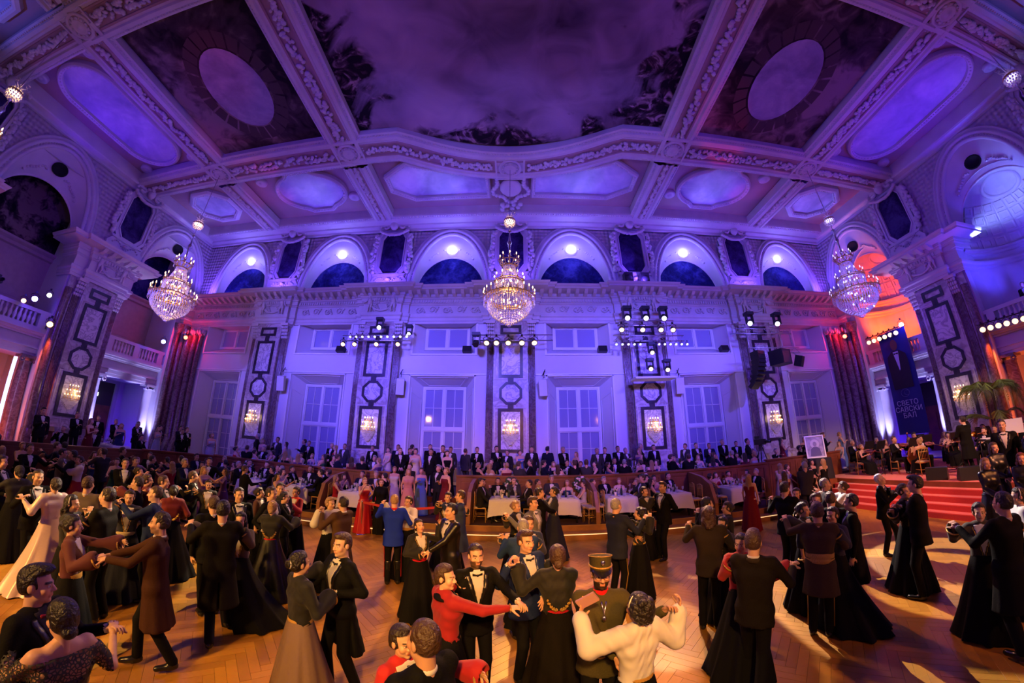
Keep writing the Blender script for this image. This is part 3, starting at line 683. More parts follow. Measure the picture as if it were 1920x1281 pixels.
m = MB(); m.add([(-19.7, -3.4, 0), (19.7, -3.4, 0), (19.7, -3.4, 15), (-19.7, -3.4, 15)], [(0, 1, 2, 3)])
m.sweep([(19.7, -3.4), (-19.7, -3.4)], [(0, 8.6), (-.2, 8.7), (-.2, 9.6), (-.8, 10.1), (-.8, 10.3), (0, 10.32)], lambda x, y, h: (x, y, h))
struct(m.build('wall_front', PLASTER))

# ================================================================ ceiling
CZ = 14.75
m = MB(); m.add([(-20, -3.4, CZ+.2), (20, -3.4, CZ+.2), (20, 16.2, CZ+.2), (-20, 16.2, CZ+.2)], [(0, 1, 2, 3)])
ceiling = struct(m.build('ceiling', TAUPE))
def curve_front(off=0.0, n=18):
    P = [(-6.2-.0, 9.05+off), (-4.57, 9.05+off)]
    P += [(x, 9.05+off+(10.31-9.05)*(1-(x/4.57)**2)) for x in [(-4.57+9.14*i/n) for i in range(1, n)]]
    return P+[(4.57, 9.05+off), (6.2, 9.05+off)]
def mirror_y(P): return [(x, 2*YC-y) for x, y in P]
# paintings
cf = curve_front(); loop = mirror_y(cf)+cf[::-1]
m = MB(); m.add([(x, y, CZ-.02) for x, y in loop], [tuple(range(len(loop)))]); m.build('ceiling_painting', P_BIG, ceiling)
for sd in (-1, 1):
    m = MB(); a, b = sorted((sd*7.7, sd*13.15)); m.add([(a, 3.1, CZ-.02), (b, 3.1, CZ-.02), (b, 9.1, CZ-.02), (a, 9.1, CZ-.02)], [(0, 1, 2, 3)]); m.build('ceiling_painting', P_SIDE, ceiling)
    # painted oculus of sky inside the side picture
    m = MB(); cx = sd*10.0; m.add([(cx+sd*.2+1.25*math.cos(2*PI*k/32), 6.3+1.75*math.sin(2*PI*k/32), CZ-.03) for k in range(32)], [tuple(range(32))]); m.build('painted_oculus', painting('painted_sky_oculus', (.16, .13, .2), (.30, .24, .34), (.5, .4, .5), .8, .3, .2), ceiling)
    for k in range(24):                                              # painted masonry arch round the sky
        a0, a1 = 2*PI*k/24+.02, 2*PI*(k+1)/24-.02; m = MB(); m.add([(cx+sd*.2+r*math.cos(t), 6.3+r*1.35*math.sin(t), CZ-.028) for r, t in ((1.34, a0), (1.34, a1), (1.80, a1), (1.80, a0))], [(0, 1, 2, 3)]); m.build('painted_arch_stone', mat('painted_arch_stone', (.06, .03, .028), .8), ceiling)
INM = [(0, CZ+.05), (0, 14.52), (.06, 14.50), (.10, 14.44), (.16, 14.44), (.20, 14.40), (.30, 14.38), (.36, 14.40), (.42, 14.46)]
OUTM = [(.42, 14.46), (.5, 14.46), (.54, 14.40), (.60, 14.40), (.66, 14.50), (.70, CZ+.1)]
def beam(path, width, name, closed=False, fr=True, seg=None):
    """moulded beam hanging from the ceiling, profile from its left edge to its right edge; carved band in the middle"""
    h = width/2
    pr = [(h, CZ+.15), (h, 14.50), (h-.07, 14.46), (h-.13, 14.46), (h-.17, 14.38), (h-.30, 14.36), (h-.36, 14.42), (h-.44, 14.42), (h-.46, 14.40), (h-.52, 14.40), (h-.54, 14.46)]
    b = MB(); b.sweep(path, [(h-.44, 14.42), (h-.46, 14.40), (h-.52, 14.40), (h-.54, 14.45), (-h+.54, 14.45), (-h+.52, 14.40), (-h+.46, 14.40), (-h+.44, 14.42)], lambda x, y, z: (x, y, z), 0, closed); o = b.build(name, TAUPE, ceiling)
    for sg in (1, -1):
        b = MB(); b.sweep(path, [(sg*a, z) for a, z in pr[:8]], lambda x, y, z: (x, y, z), 0, closed); b.build('beam_moulding', STONE, o)
    if fr:
        g = MB(); rng = random.Random(len(path)+int(path[0][0]*7)); P = [Vector((*p, 14.45)) for p in path]; L_ = [0]
        for p, q in zip(P, P[1:]): L_.append(L_[-1]+(q-p).length)
        tot = L_[-1]; st = .105; n = int(tot/st)
        for i in range(n):
            s = (i+.5)/n*tot; k = max(j for j in range(len(L_)) if L_[j] <= s); k = min(k, len(P)-2); d = (P[k+1]-P[k]); q = P[k]+d*((s-L_[k])/max(d.length, 1e-6)); d.normalize(); sd = Vector((-d.y, d.x, 0))
            if seg and any(abs(s-x) < .75 for x in seg): continue
            for r_ in range(2):
                w_ = max(.06, h-.66); r = rng.uniform(.07, .125); c = q+sd*rng.uniform(-w_, w_)
                g.blob((c.x, c.y, 14.42-r*.35), (r*rng.uniform(.8, 1.4), r*.8, r*.75), 0, Matrix.Rotation(rng.uniform(0, PI), 3, 'Z'))
        g.build('carved_garland', STONE2, o, 'stuff')
        bd = MB(); st = .13; n = int(tot/st)                        # egg-and-dart rows
        for i in range(n):
            s = (i+.5)/n*tot; k = min(max(j for j in range(len(L_)) if L_[j] <= s), len(P)-2); d = (P[k+1]-P[k]); q = P[k]+d*((s-L_[k])/max(d.length, 1e-6)); d.normalize(); sd = Vector((-d.y, d.x, 0))
            for e in (h-.10, -(h-.10)): c = q+sd*e; bd.blob((c.x, c.y, 14.46), (.042, .042, .05))
        bd.build('egg_moulding', STONE2, o, 'stuff')
    return o
cm = [(x, y+.85) for x, y in [(-6.95, 9.05), (-4.7, 9.05)]+[(-4.57+9.14*i/20, 9.05+.0+(1.40)*(1-((-4.57+9.14*i/20)/4.57)**2)) for i in range(1, 20)]+[(4.7, 9.05), (6.95, 9.05)]]
Lc = sum(math.dist(a, b) for a, b in zip(cm, cm[1:]))
for mir in (False, True):
    q = mirror_y if mir else (lambda P: P)
    beam(q(cm), 1.62, 'ceiling_beam', seg=(0.1, Lc/2, Lc-.1))
    for sd in (-1, 1):
        beam(q([(sd*6.95, 9.95), (sd*14.03, 9.95)]), 1.7, 'ceiling_beam', seg=(0, 7.08))
        beam(q([(sd*14.03, 9.95), (sd*19.5, 9.95)]), 1.55, 'ceiling_beam', seg=(0,))
for x in (-14.03, -6.95, 6.95, 14.03): beam([(x, 2.3), (x, 9.95)], 1.6, 'ceiling_beam', seg=(0, 7.65))
for mir in (False, True):
    q = mirror_y if mir else (lambda P: P)
    for x in (-14.3, -7.05, 7.05, 14.3): beam(q([(x, 10.8), (x, 14.75)]), 1.25, 'ceiling_rib')
    # cornice where the ceiling meets the wall
    c = MB(); c.sweep(q([(-19.7, 15.5), (19.7, 15.5)]), [(0 if not mir else 0, 14.1)]+[((-1 if not mir else 1)*a, z) for a, z in ((.10, 14.12), (.12, 14.22), (.35, 14.26), (.38, 14.34), (.75, 14.38), (.80, 14.42), (.92, 14.44), (.95, 14.52), (1.02, CZ+.2))], lambda x, y, z: (x, y, z))
    oc = c.build('ceiling_cornice', STONE, ceiling)
    bd = MB()
    for i in range(300):
        x = -19.4+38.8*(i+.5)/300; y = 15.5-.85; y = y if not mir else 2*YC-y; bd.blob((x, y, 14.43), (.05, .05, .05))
    bd.build('egg_moulding', STONE2, oc, 'stuff')
for sd in (-1, 1):
    c = MB(); c.sweep([(sd*19.7, -3.3), (sd*19.7, 15.5)], [(sd*a, z) for a, z in ((0, 14.1), (.10, 14.12), (.12, 14.22), (.35, 14.3), (.38, 14.36), (.42, CZ+.2))], lambda x, y, z: (x, y, z)); c.build('ceiling_cornice', STONE, ceiling)
# rosettes at the beam crossings
def rosette(x, y, r=.52, z=14.40):
    c = MB(); c.lathe([(r, z+.08), (r, z), (r*.9, z-.05), (r*.8, z-.02), (r*.72, z+.02), (r*.55, z-.02), (r*.5, z-.06), (r*.4, z-.02), (r*.22, z-.05), (0, z-.09)], (x, y, 0), 24)
    for k in range(12): t = 2*PI*k/12; c.blob((x+r*.62*math.cos(t), y+r*.62*math.sin(t), z-.02), (r*.13, r*.13, .04))
    for sx, sy in ((-1, -1), (1, -1), (1, 1), (-1, 1)): pass
    c.ring([(x-.66, y-.66), (x+.66, y-.66), (x+.66, y+.66), (x-.66, y+.66)], [(x-.58, y-.58), (x+.58, y-.58), (x+.58, y+.58), (x-.58, y+.58)], z+.1, z-.03, lambda u, v, t: (u, v, t))
    c.add([(x-.6, y-.6, z+.03), (x+.6, y-.6, z+.03), (x+.6, y+.6, z+.03), (x-.6, y+.6, z+.03)], [(0, 1, 2, 3)])
    c.build('ceiling_rosette', STONE, ceiling)
for x in (-14.03, -6.95, 6.95, 14.03):
    for y in (9.95, 2*YC-9.95): rosette(x, y)
rosette(0, 11.36); rosette(0, 2*YC-11.36)
# sunk panels painted with clouds, each in its own moulded frame
def panel(outline, name='cloud_panel', m_=None, w=.16, bead=True):
    c = MB(); n = len(outline); cx = sum(p[0] for p in outline)/n; cy = sum(p[1] for p in outline)/n
    if sum(outline[i-1][0]*outline[i][1]-outline[i][0]*outline[i-1][1] for i in range(n)) < 0: outline = outline[::-1]
    c.sweep(outline, [(-w, CZ+.2), (-w, CZ+.02), (-w*.6, CZ-.06), (-w*.3, CZ-.08), (0, CZ-.02), (.06, CZ+.02), (.06, CZ+.16)], lambda x, y, z: (x, y, z), 0, True)
    o = c.build('panel_frame', STONE, ceiling)
    p = MB(); p.add([(x, y, CZ+.15) for x, y in outline], [tuple(range(n))]); p.build(name, m_ or P_SKY, o)
    if bead:
        b = MB(); 
        for i in range(n):
            a_, b_ = outline[i-1], outline[i]; k = max(1, int(math.dist(a_, b_)/.12))
            for j in range(k): t = (j+.5)/k; b.blob((a_[0]+(b_[0]-a_[0])*t, a_[1]+(b_[1]-a_[1])*t, CZ-.03), (.04, .04, .04))
        b.build('bead_moulding', STONE2, o, 'stuff')
    return o
for mir in (False, True):
    q = mirror_y if mir else (lambda P: P)
    for sd in (-1, 1):
        X = lambda P: q([(sd*x, y) for x, y in P])
        top = [(x, 10.95+1.38*(1-(x/5.2)**2)*.86+.1) for x in (4.6, 4.0, 3.2, 2.4, 1.7, 1.15)]
        panel(X([(5.95, 12.0)]+[(4.75, 11.2)]+top+[(1.15, 13.55), (4.9, 13.6), (5.95, 12.9)]))
        ov = []
        for k in range(40):
            t = 2*PI*k/40; x, y = 1.85*math.cos(t), 1.32*math.sin(t)
            if abs(x) < .75: y = math.copysign(1.42, y)
            ov.append((10.35+x, 12.45+y))
        panel(X(ov))
        panel(X([(16.9+1.35*math.cos(PI/8+k*PI/4), 12.55+1.15*math.sin(PI/8+k*PI/4)) for k in range(8)]), w=.3)
        for px, py in ((7.9, 12.9), (12.9, 12.9), (7.9, 11.3), (12.9, 11.3)):
            pass
        for px, py in ((8.2, 13.2), (12.75, 11.4)):
            P = X([(px, py)])[0]; c = MB(); c.lathe([(.3, CZ+.2), (.3, CZ+.08), (.22, CZ+.02), (.15, CZ+.08), (.1, CZ+.02), (0, CZ)], (P[0], P[1], 0), 16); c.build('small_boss', STONE, ceiling)
for sd in (-1, 1):                                                   # long oval fields on the flanks
    ov = []
    for k in range(48):
        t = 2*PI*k/48; ov.append((sd*16.75+1.42*math.cos(t), YC+1.45*(1 if math.sin(t) > 0 else -1)*(1 if abs(math.sin(t)) > 1e-6 else 0)+1.35*math.sin(t)))
    panel(ov)
    for yy in (9.0, 2*YC-9.0):
        for xx in (15.2, 18.6):
            c = MB(); c.lathe([(.3, CZ+.2), (.3, CZ+.08), (.22, CZ+.02), (.15, CZ+.08), (.1, CZ+.02), (0, CZ)], (sd*xx, yy, 0), 16); c.build('small_boss', STONE, ceiling)
# coat-of-arms cartouche above the centre pilaster
c = MB(); c.blob((0, 12.75, 14.55), (.55, .62, .22), 0, None, 1)
for k in range(34):
    t = 2*PI*k/34; r = 1+.16*math.sin(t*5); c.blob((.78*r*math.cos(t), 12.75+.88*r*math.sin(t), 14.52), (.12, .13, .12))
for k in range(12): c.blob((random.uniform(-.5, .5), 13.8+random.uniform(0, .9), 14.45), (.14, .14, .16))
c.build('coat_of_arms_cartouche', STONE, ceiling)
# ================================================================== FLOOR, TIERS, STAGE
PARQ = mat('oak_parquet', (.40, .19, .06), .36, spec=.3); 
def _parq():
    nt, N, L = nodes(PARQ); oi = N.new('ShaderNodeNewGeometry'); ob = N.new('ShaderNodeObjectInfo'); ad = N.new('ShaderNodeMath'); ad.operation = 'ADD'
    L.new(oi.outputs['Random Per Island'], ad.inputs[0]); L.new(ob.outputs['Random'], ad.inputs[1]); fr = N.new('ShaderNodeMath'); fr.operation = 'FRACT'; L.new(ad.outputs[0], fr.inputs[0])
    r = N.new('ShaderNodeValToRGB'); e = r.color_ramp.elements; e[0].color = (.36, .160, .020, 1); e[1].color = (.50, .235, .032, 1); L.new(fr.outputs[0], r.inputs[0])
    tc = N.new('ShaderNodeTexCoord'); mp = N.new('ShaderNodeMapping'); mp.inputs['Scale'].default_value = (3, 22, 3); mp.inputs['Rotation'].default_value = (0, 0, PI/4); L.new(tc.outputs['Object'], mp.inputs[0])
    n = N.new('ShaderNodeTexNoise'); n.inputs['Scale'].default_value = 3; n.inputs['Detail'].default_value = 4; L.new(mp.outputs[0], n.inputs[0])
    mx = N.new('ShaderNodeMix'); mx.data_type = 'RGBA'; mx.blend_type = 'MULTIPLY'; mx.inputs[0].default_value = .35; L.new(r.outputs[0], mx.inputs[6]); L.new(n.outputs['Color'], mx.inputs[7]); L.new(mx.outputs[2], N['Principled BSDF'].inputs['Base Color'])
_parq()
m = MB(); m.add([(-24, -3.4, -.03), (24, -3.4, -.03), (24, 17, -.03), (-24, 17, -.03)], [(0, 1, 2, 3)])
floor = struct(m.build('floor', mat('dark_subfloor', (.06, .028, .012), .6)))
def herring():
    """herringbone blocks 0.62 x 0.115 m, laid at 45 degrees to the walls"""
    L_, w_ = .62, .124; out = []; c45 = math.cos(PI/4)
    k = 5; 
    for i in range(-200, 200):
        for j in range(-60, 60):
            # staircase of horizontal and vertical blocks
            x, y = i*w_+j*L_, i*w_-j*L_
            for horiz in (True, False):
                cx, cy = (x+L_/2, y+w_/2) if horiz else (x+w_/2+0, y+w_+L_/2)
                X, Y = (cx-cy)*c45, (cx+cy)*c45
                if -19.6 < X < 12.2 and -2.6 < Y < 10.6: out.append((X, Y, (PI/4 if horiz else 3*PI/4)))
    return out
blocks = herring()
blocks.sort(key=lambda b: (b[0]-.3)**2+(b[1]-3.4)**2*1.6 if b[1] > 1.4 else 1e6)
def plank_vs(x, y, a, e=.0011, h=.0):
    c, s = math.cos(a), math.sin(a); L2, W2 = .31-e, .062-e; v = []
    for z, k in ((-.03, 0), (h-.0012, 0), (h, .0014)):
        for sx, sy in ((-1, -1), (1, -1), (1, 1), (-1, 1)): p, q = sx*(L2-k), sy*(W2-k); v.append((x+p*c-q*s, y+p*s+q*c, z))
    return v
PF = [(0, 1, 5, 4), (1, 2, 6, 5), (2, 3, 7, 6), (3, 0, 4, 7), (4, 5, 9, 8), (5, 6, 10, 9), (6, 7, 11, 10), (7, 4, 8, 11), (8, 9, 10, 11)]
pm = None
for x, y, a in blocks[:300]:
    if pm is None:
        o = MB().add(plank_vs(0, 0, 0), PF).build('plank', PARQ, floor); pm = o.data
    else: o = link('plank', pm, floor)
    o.location = (x, y, 0); o.rotation_euler = (0, 0, a)
m = MB()
for x, y, a in blocks[300:]: m.add(plank_vs(x, y, a), PF)
m.build('parquet_field', PARQ, floor, 'stuff')

WOODT = mat('tier_oak', (.30, .13, .045), .4, var=.25, scale=3)
LED = mat('led_strip_glow', (1, .85, .6), .5, emit=(1, .62, .28), estr=1.0)
TIER = .36
m = MB()
m.box(-14.5, 9.6, 10.72, 12.7, 0, TIER); m.box(-14.5, 9.9, 10.38, 10.72, 0, .19)
tier = struct(m.build('tier_floor', WOODT))
m = MB(); m.box(-14.5, 9.9, 10.365, 10.378, .150, .172); m.build('led_strip', LED, tier)
m = MB(); m.box(-14.5, 9.9, 10.37, 10.40, .176, .196); m.box(-14.5, 9.6, 10.71, 10.73, .346, .366); m.build('step_nosing', mat('brass_nosing', (.6, .4, .15), .35, .8), tier)
m = MB(); m.add([(-14.4, 10.75, TIER+.004), (9.5, 10.75, TIER+.004), (9.5, 12.6, TIER+.004), (-14.4, 12.6, TIER+.004)], [(0, 1, 2, 3)]); m.build('dark_carpet', mat('dark_tier_carpet', (.05, .015, .012), .9), tier)
# upper gallery floor with its panelled parapet
m = MB(); m.box(-19.7, 19.7, 12.66, 15.6, 0, POD); m.box(-19.7, -14.6, -3.3, 12.66, 0, POD)
podium = struct(m.build('gallery_floor', mat('gallery_floor', (.06, .03, .02), .6)))
def parapet(a, b, z0, z1, parent):
    a, b = Vector((*a, 0)), Vector((*b, 0)); L_ = (b-a).length; d = (b-a)/L_; nn = Vector((d.y, -d.x, 0)); F = lambda u, z, t: (a.x+d.x*u-nn.x*t, a.y+d.y*u-nn.y*t, z)
    m = MB(); r = lambda u0, u1, za, zb: [(u0, za), (u1, za), (u1, zb), (u0, zb)]
    m.prism(r(0, L_, z0, z1-.05), 0, .08, F); o = m.build('parapet', WOODR, parent)
    m = MB(); m.prism(r(0, L_, z1-.06, z1), -.06, .16, F); m.prism(r(0, L_, z0, z0+.12), -.02, .0, F); m.build('parapet_rail', WOODR, o)
    n = max(1, round(L_/1.55)); w_ = L_/n
    for i in range(n):
        m = MB(); m.ring(r(i*w_+.10, (i+1)*w_-.10, z0+.2, z1-.14), r(i*w_+.17, (i+1)*w_-.17, z0+.27, z1-.21), .0, -.025, F); m.prism(r(i*w_+.22, (i+1)*w_-.22, z0+.32, z1-.26), 0, -.015, F); m.build('panel', WOODR, o)
    return o
parapet((-13.2, 12.6), (-.9, 12.6), TIER, 1.68, podium) if False else None
parapet((-12.6, 12.6), (-4.35, 12.6), TIER, 1.70, podium); parapet((-1.9, 12.6), (10.2, 12.6), TIER, 1.70, podium); parapet((10.2, 12.6), (14.2, 12.6), 0, 1.80, podium)
parapet((-14.55, 4.0), (-14.55, 10.6), 0, 1.62, podium); parapet((-14.55, 10.6), (-12.6, 12.6), 0, 1.66, podium)
# short stair from tier to gallery, between the parapets
m = MB()
for i in range(3): m.box(-4.35, -1.9, 12.1+.2*i, 12.7, TIER+.18*i, TIER+.18*(i+1))
m.build('gallery_stair', mat('stair_carpet', (.10, .02, .015), .9), podium)
# oak dividing fins between the tables
for i, x in enumerate((-6.15, -1.2, 2.75, 6.7)):
    m = MB(); pts = [(10.75, 0), (12.55, 0), (12.55, 1.25), (11.6, 1.15), (11.05, .95), (10.75, .35)]
    m.prism([(y, TIER+z) for y, z in pts], x-.06, x+.06, lambda u, v, t: (t, u, v)); o = m.build('table_divider', WOODT); tag(o, ['wooden divider fin left of the gallery stair', 'wooden divider fin behind the bearded dancer, below the centre pilaster', 'wooden divider fin beside three empty gilt chairs', 'wooden divider fin by the seated guest in black off-shoulder gown'][i], 'divider', 'wooden dividers between the white tables')

# ---- red-carpeted stage with five steps
CARPET = mat('red_carpet', (.52, .012, .010), .85, var=.2, scale=40, bump=.3, bscale=180, sheen=.3)
SZ = .82; m = MB(); n = 5
SF = [(12.9, 11.9), (12.9, 5.2)]
m.box(12.9, 19.7, -1.0, 12.5, SZ-.3, SZ)
stage = struct(m.build('stage_floor', CARPET))
for i in range(n):
    z1 = SZ*(n-i)/n-.0; x0 = 12.9-.30*i
    if i == 0: continue
    s = MB(); pr = [(x0, 0), (x0, z1-.02), (x0+.01, z1), (x0+.32, z1), (x0+.32, 0)]
    s.prism(pr, 4.9-.0*i, 11.7-.1*i, lambda u, v, t: (u, t, v)); s.build('step', CARPET, stage)
s = MB(); s.box(12.88, 12.92, -1, 12.5, 0, SZ-.005); s.box(12.0, 12.9, 11.7, 12.5, 0, SZ); s.build('stage_skirt', WOODR, stage)
s = MB()                                                             # choir riser, carpeted
for i in range(3): s.box(9.0+.85*i, 12.9, 1.2, 4.55+.1*i, 0, .22*(i+1))
choir_riser = struct(s.build('choir_riser_floor', CARPET))

# ================================================================== CHANDELIERS
CRYST = mat('cut_crystal', (.92, .88, .84), .08, spec=.9); CRYST.node_tree.nodes['Principled BSDF'].inputs['Transmission Weight'].default_value = .35
BULB = mat('candle_bulb_glow', (1, .8, .6), .4, emit=(1, .62, .32), estr=9)
INB = mat('inner_bulb_glow', (1, .8, .6), .4, emit=(1, .50, .25), estr=4)
CRYSTB = mat('crystal_strand', (.90, .84, .80), .15, spec=.9)
OCT = ([(1, 0, 0), (0, 1, 0), (-1, 0, 0), (0, -1, 0), (0, 0, 1.5), (0, 0, -1.5)], [(0, 1, 4), (1, 2, 4), (2, 3, 4), (3, 0, 4), (1, 0, 5), (2, 1, 5), (3, 2, 5), (0, 3, 5)])
def drop(mb, p, r, m=0): mb.add([(p[0]+v[0]*r, p[1]+v[1]*r, p[2]+v[2]*r) for v in OCT[0]], OCT[1], m)
CHPART = {}
def candle_mesh(blb=None):
    c = MB(); c.lathe([(0, -.05), (.035, -.03), (.04, 0), (.012, .0), (.012, .17), (0, .17)], n=8, m=0); c.lathe([(0, .165), (.016, .18), (.022, .21), (.012, .25), (0, .28)], n=8, m=1)
    me = c.build('candle', [GILT, blb or BULB]); return me
def make_chandelier(x, y, zt, label, group, warm=1.0, cool=False):
    """zt: height of the candle ring; hung on a rod from the ceiling at 14.4"""
    rng = random.Random(3)
    e = empty('crystal_chandelier', (x, y, zt), 0, label, 'chandelier', group); zc = 14.38-zt
    f = MB()
    for r, z, t in ((.95, 0, .025), (.80, .03, .05), (.52, .62, .03), (.55, .68, .02), (.22, 1.35, .03), (.36, 1.55, .02), (.74, -.08, .03)):
        MB().lathe([(r+t, z-t*.6), (r+t, z+t*.6), (r-t, z+t*.6), (r-t, z-t*.6), (r+t, z-t*.6)], n=32).build('gilt_hoop', GILT, e)
    for nm, P in (('candle_arm', [(.5, 0, .1), (.7, 0, -.14), (.9, 0, -.1), (.95, 0, .02)]), ('crown_scroll', [(.2, 0, 1.4), (.36, 0, 1.48), (.44, 0, 1.66), (.36, 0, 1.72)])):
        if nm not in CHPART: CHPART[nm] = MB().tube(P, .015, 6).build(nm, GILT, e).data; bpy.data.objects.remove(bpy.data.objects[nm])
        for k in range(12): o = link(nm, CHPART[nm], e); o.rotation_euler = (0, 0, 2*PI*k/12)
    r_ = MB(); r_.tube([(0, 0, 1.3), (0, 0, zc)], .016, 6); r_.lathe([(0, 1.75), (.07, 1.85), (.03, 2.0), (.06, 2.35), (.10, 2.45), (.05, 2.55), (.02, 2.9), (.08, 2.98), (.02, 3.05)], n=10); r_.build('hanging_rod', CHROME, e)
    d = MB(); b = MB()
    def strand(r0, z0, r1, z1, n, m_, size, bow=0.0):
        for k in range(n):
            t = 2*PI*k/n; 
            for j in range(m_):
                q = j/(m_-1); r = r0+(r1-r0)*q+bow*math.sin(PI*q); z = z0+(z1-z0)*q; drop(d, (r*math.cos(t)+rng.uniform(-.008, .008), r*math.sin(t)+rng.uniform(-.008, .008), z), size*rng.uniform(.8, 1.2))
    strand(.78, -.10, .32, -.86, 48, 15, .027, .20); strand(.50, .60, .62, .04, 40, 11, .022, -.03); strand(.22, 1.32, .48, .62, 34, 14, .020, -.04)
    strand(.93, -.04, .93, -.24, 48, 4, .022); strand(.36, 1.54, .36, 1.36, 22, 4, .018); strand(.28, -.86, .05, -1.05, 12, 4, .03); strand(.55, .6, .55, .45, 30, 3, .02)
    d.build('crystal_strands', CRYSTB, e, 'stuff')
    for k in range(30):
        t = k*2.4; z = rng.uniform(-.75, 1.2); r = (.55 if z < .0 else .38 if z < .6 else .2)*rng.uniform(.4, 1); b.blob((r*math.cos(t), r*math.sin(t), z), (.035, .035, .05))
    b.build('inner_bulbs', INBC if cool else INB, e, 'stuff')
    first = None
    for n_, r, z in ((24, .95, .05), (12, .56, .70), (8, .36, 1.6)):
        for k in range(n_):
            t = 2*PI*k/n_+.07
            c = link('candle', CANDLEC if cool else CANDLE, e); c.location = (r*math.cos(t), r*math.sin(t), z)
    # lit crystal ball higher on the rod
    bl = MB(); zb = 11.42-zt
    for i in range(9):
        a = PI*(i+.5)/9
        for k in range(max(4, int(18*math.sin(a)))): t = 2*PI*k/max(4, int(18*math.sin(a))); drop(bl, (.23*math.sin(a)*math.cos(t), .23*math.sin(a)*math.sin(t), zb+.23*math.cos(a)), .034)
    for k in range(8): t = 2*PI*k/8; bl.blob((.12*math.cos(t), .12*math.sin(t), zb+.02), (.05, .05, .06), 1)
    bl.lathe([(.24, zb+.02), (.25, zb+.05), (.24, zb+.08)], n=24, m=2)
    for k in range(6):
        t = 2*PI*k/6; bl.tube([(.03*math.cos(t), .03*math.sin(t), zb+.25), (.16*math.cos(t), .16*math.sin(t), zb+.33), (.24*math.cos(t), .24*math.sin(t), zb+.48), (.15*math.cos(t), .15*math.sin(t), zb+.52)], .012, 5, 0)
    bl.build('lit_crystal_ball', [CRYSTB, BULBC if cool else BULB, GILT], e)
    if warm > 0: point((x, y, zt-.35), 20*warm, WARM if not cool else ICE, .3, 'chandelier_glow'); point((x, y, zt+.7), 12*warm, WARM if not cool else ICE, .2, 'chandelier_glow')
    return e
_c0 = candle_mesh(); CANDLE = _c0.data; bpy.data.objects.remove(_c0)
BULBS = mat('sconce_bulb_glow', (1, .8, .6), .4, emit=(1, .60, .26), estr=7); _c0 = candle_mesh(BULBS); CANDLES = _c0.data; bpy.data.objects.remove(_c0)
BULBC = mat('dimmed_blue_wash_candle', (.8, .8, .9), .3, emit=(.6, .5, 1), estr=2.5); INBC = mat('dimmed_blue_wash_inner', (.8, .8, .9), .4, emit=(.5, .45, 1), estr=3.0)  # bluish glow stands in for the blue stage light on the right chandeliers
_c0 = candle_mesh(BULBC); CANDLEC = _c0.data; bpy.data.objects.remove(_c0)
CH = 'great crystal chandeliers under the ceiling'
make_chandelier(0, 11.36, 7.98, 'great crystal chandelier hanging in front of the centre pilaster', CH, 1.3)
make_chandelier(-14.03, 9.95, 7.85, 'great crystal chandelier hanging before the left corner arch', CH, 1.2)
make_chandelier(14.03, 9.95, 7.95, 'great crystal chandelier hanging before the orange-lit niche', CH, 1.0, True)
make_chandelier(-14.9, 2.3, 8.3, 'chandelier at the left edge, only its lit crystal ball in view', CH, .8)
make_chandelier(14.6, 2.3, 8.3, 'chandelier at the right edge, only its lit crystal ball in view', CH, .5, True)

# ---- crystal wall sconces
def make_sconce(p, rz, label):
    e = empty('crystal_sconce', p, rz, label, 'sconce', 'crystal sconces on the pilasters'); rng = random.Random(9)
    f = MB(); f.lathe([(.04, -.02), (.10, 0), (.05, .03)], (0, .0, .18), 10, 0, 'Y'); f.tube([(0, 0, .45), (0, -.12, .1), (0, -.12, -.25)], .018, 6)
    d = MB(); C = []
    for row, (z, r, n) in enumerate(((.30, .20, 5), (.08, .29, 6), (-.12, .34, 7))):
        f.lathe([(r, z-.05), (r+.012, z-.04), (r, z-.03)], (0, -.02, 0), 16, 0, 'Z', True, PI, 2*PI)
        for k in range(n):
            t = PI+PI*(k+.5)/n; c, s = r*math.cos(t), -.02+r*math.sin(t); C.append((c, s, z)); f.tube([(0, -.10, z-.12), (c*.6, s*.6, z-.1), (c, s, z-.04)], .009, 5)
        for k in range(22):
            t = PI+PI*(k+.5)/22
            for j in range(6): drop(d, (r*math.cos(t)*(1-.06*j), -.02+r*math.sin(t)*(1-.06*j), z-.06-.045*j), .016)
    for k in range(14):
        t = PI+PI*(k+.5)/14
        for j in range(5): drop(d, (.22*math.cos(t)*(1-.17*j), -.04+.22*math.sin(t)*(1-.17*j), -.40-.05*j), .018)
        for j in range(6): drop(d, (.16*math.cos(t)*(j/6), -.05+.16*math.sin(t)*(j/6), .56-.05*j), .015)
    f.build('gilt_frame', GILT, e); d.build('crystal_strands', CRYSTB, e, 'stuff')
    for c in C: o = link('candle', CANDLES, e); o.location = c; o.scale = (.8, .8, .62)
    v = Matrix.Rotation(rz, 3, 'Z') @ Vector((0, -.36, .12)); point((p[0]+v.x, p[1]+v.y, p[2]+v.z), 18, WARM, .22, 'sconce_glow')
for x, n in zip(PIL, ('far left', 'second', 'centre', 'fourth', 'far right')): make_sconce((x, 15.14, 3.42), 0, 'lit crystal wall sconce on the %s pilaster of the window wall' % n)
for sd, n in ((-1, 'left side pier'), (1, 'right side pier behind the palm')):
    make_sconce((sd*19.28, 9.85, 3.42), PI/2 if sd < 0 else -PI/2, 'lit crystal wall sconce on the %s' % n)

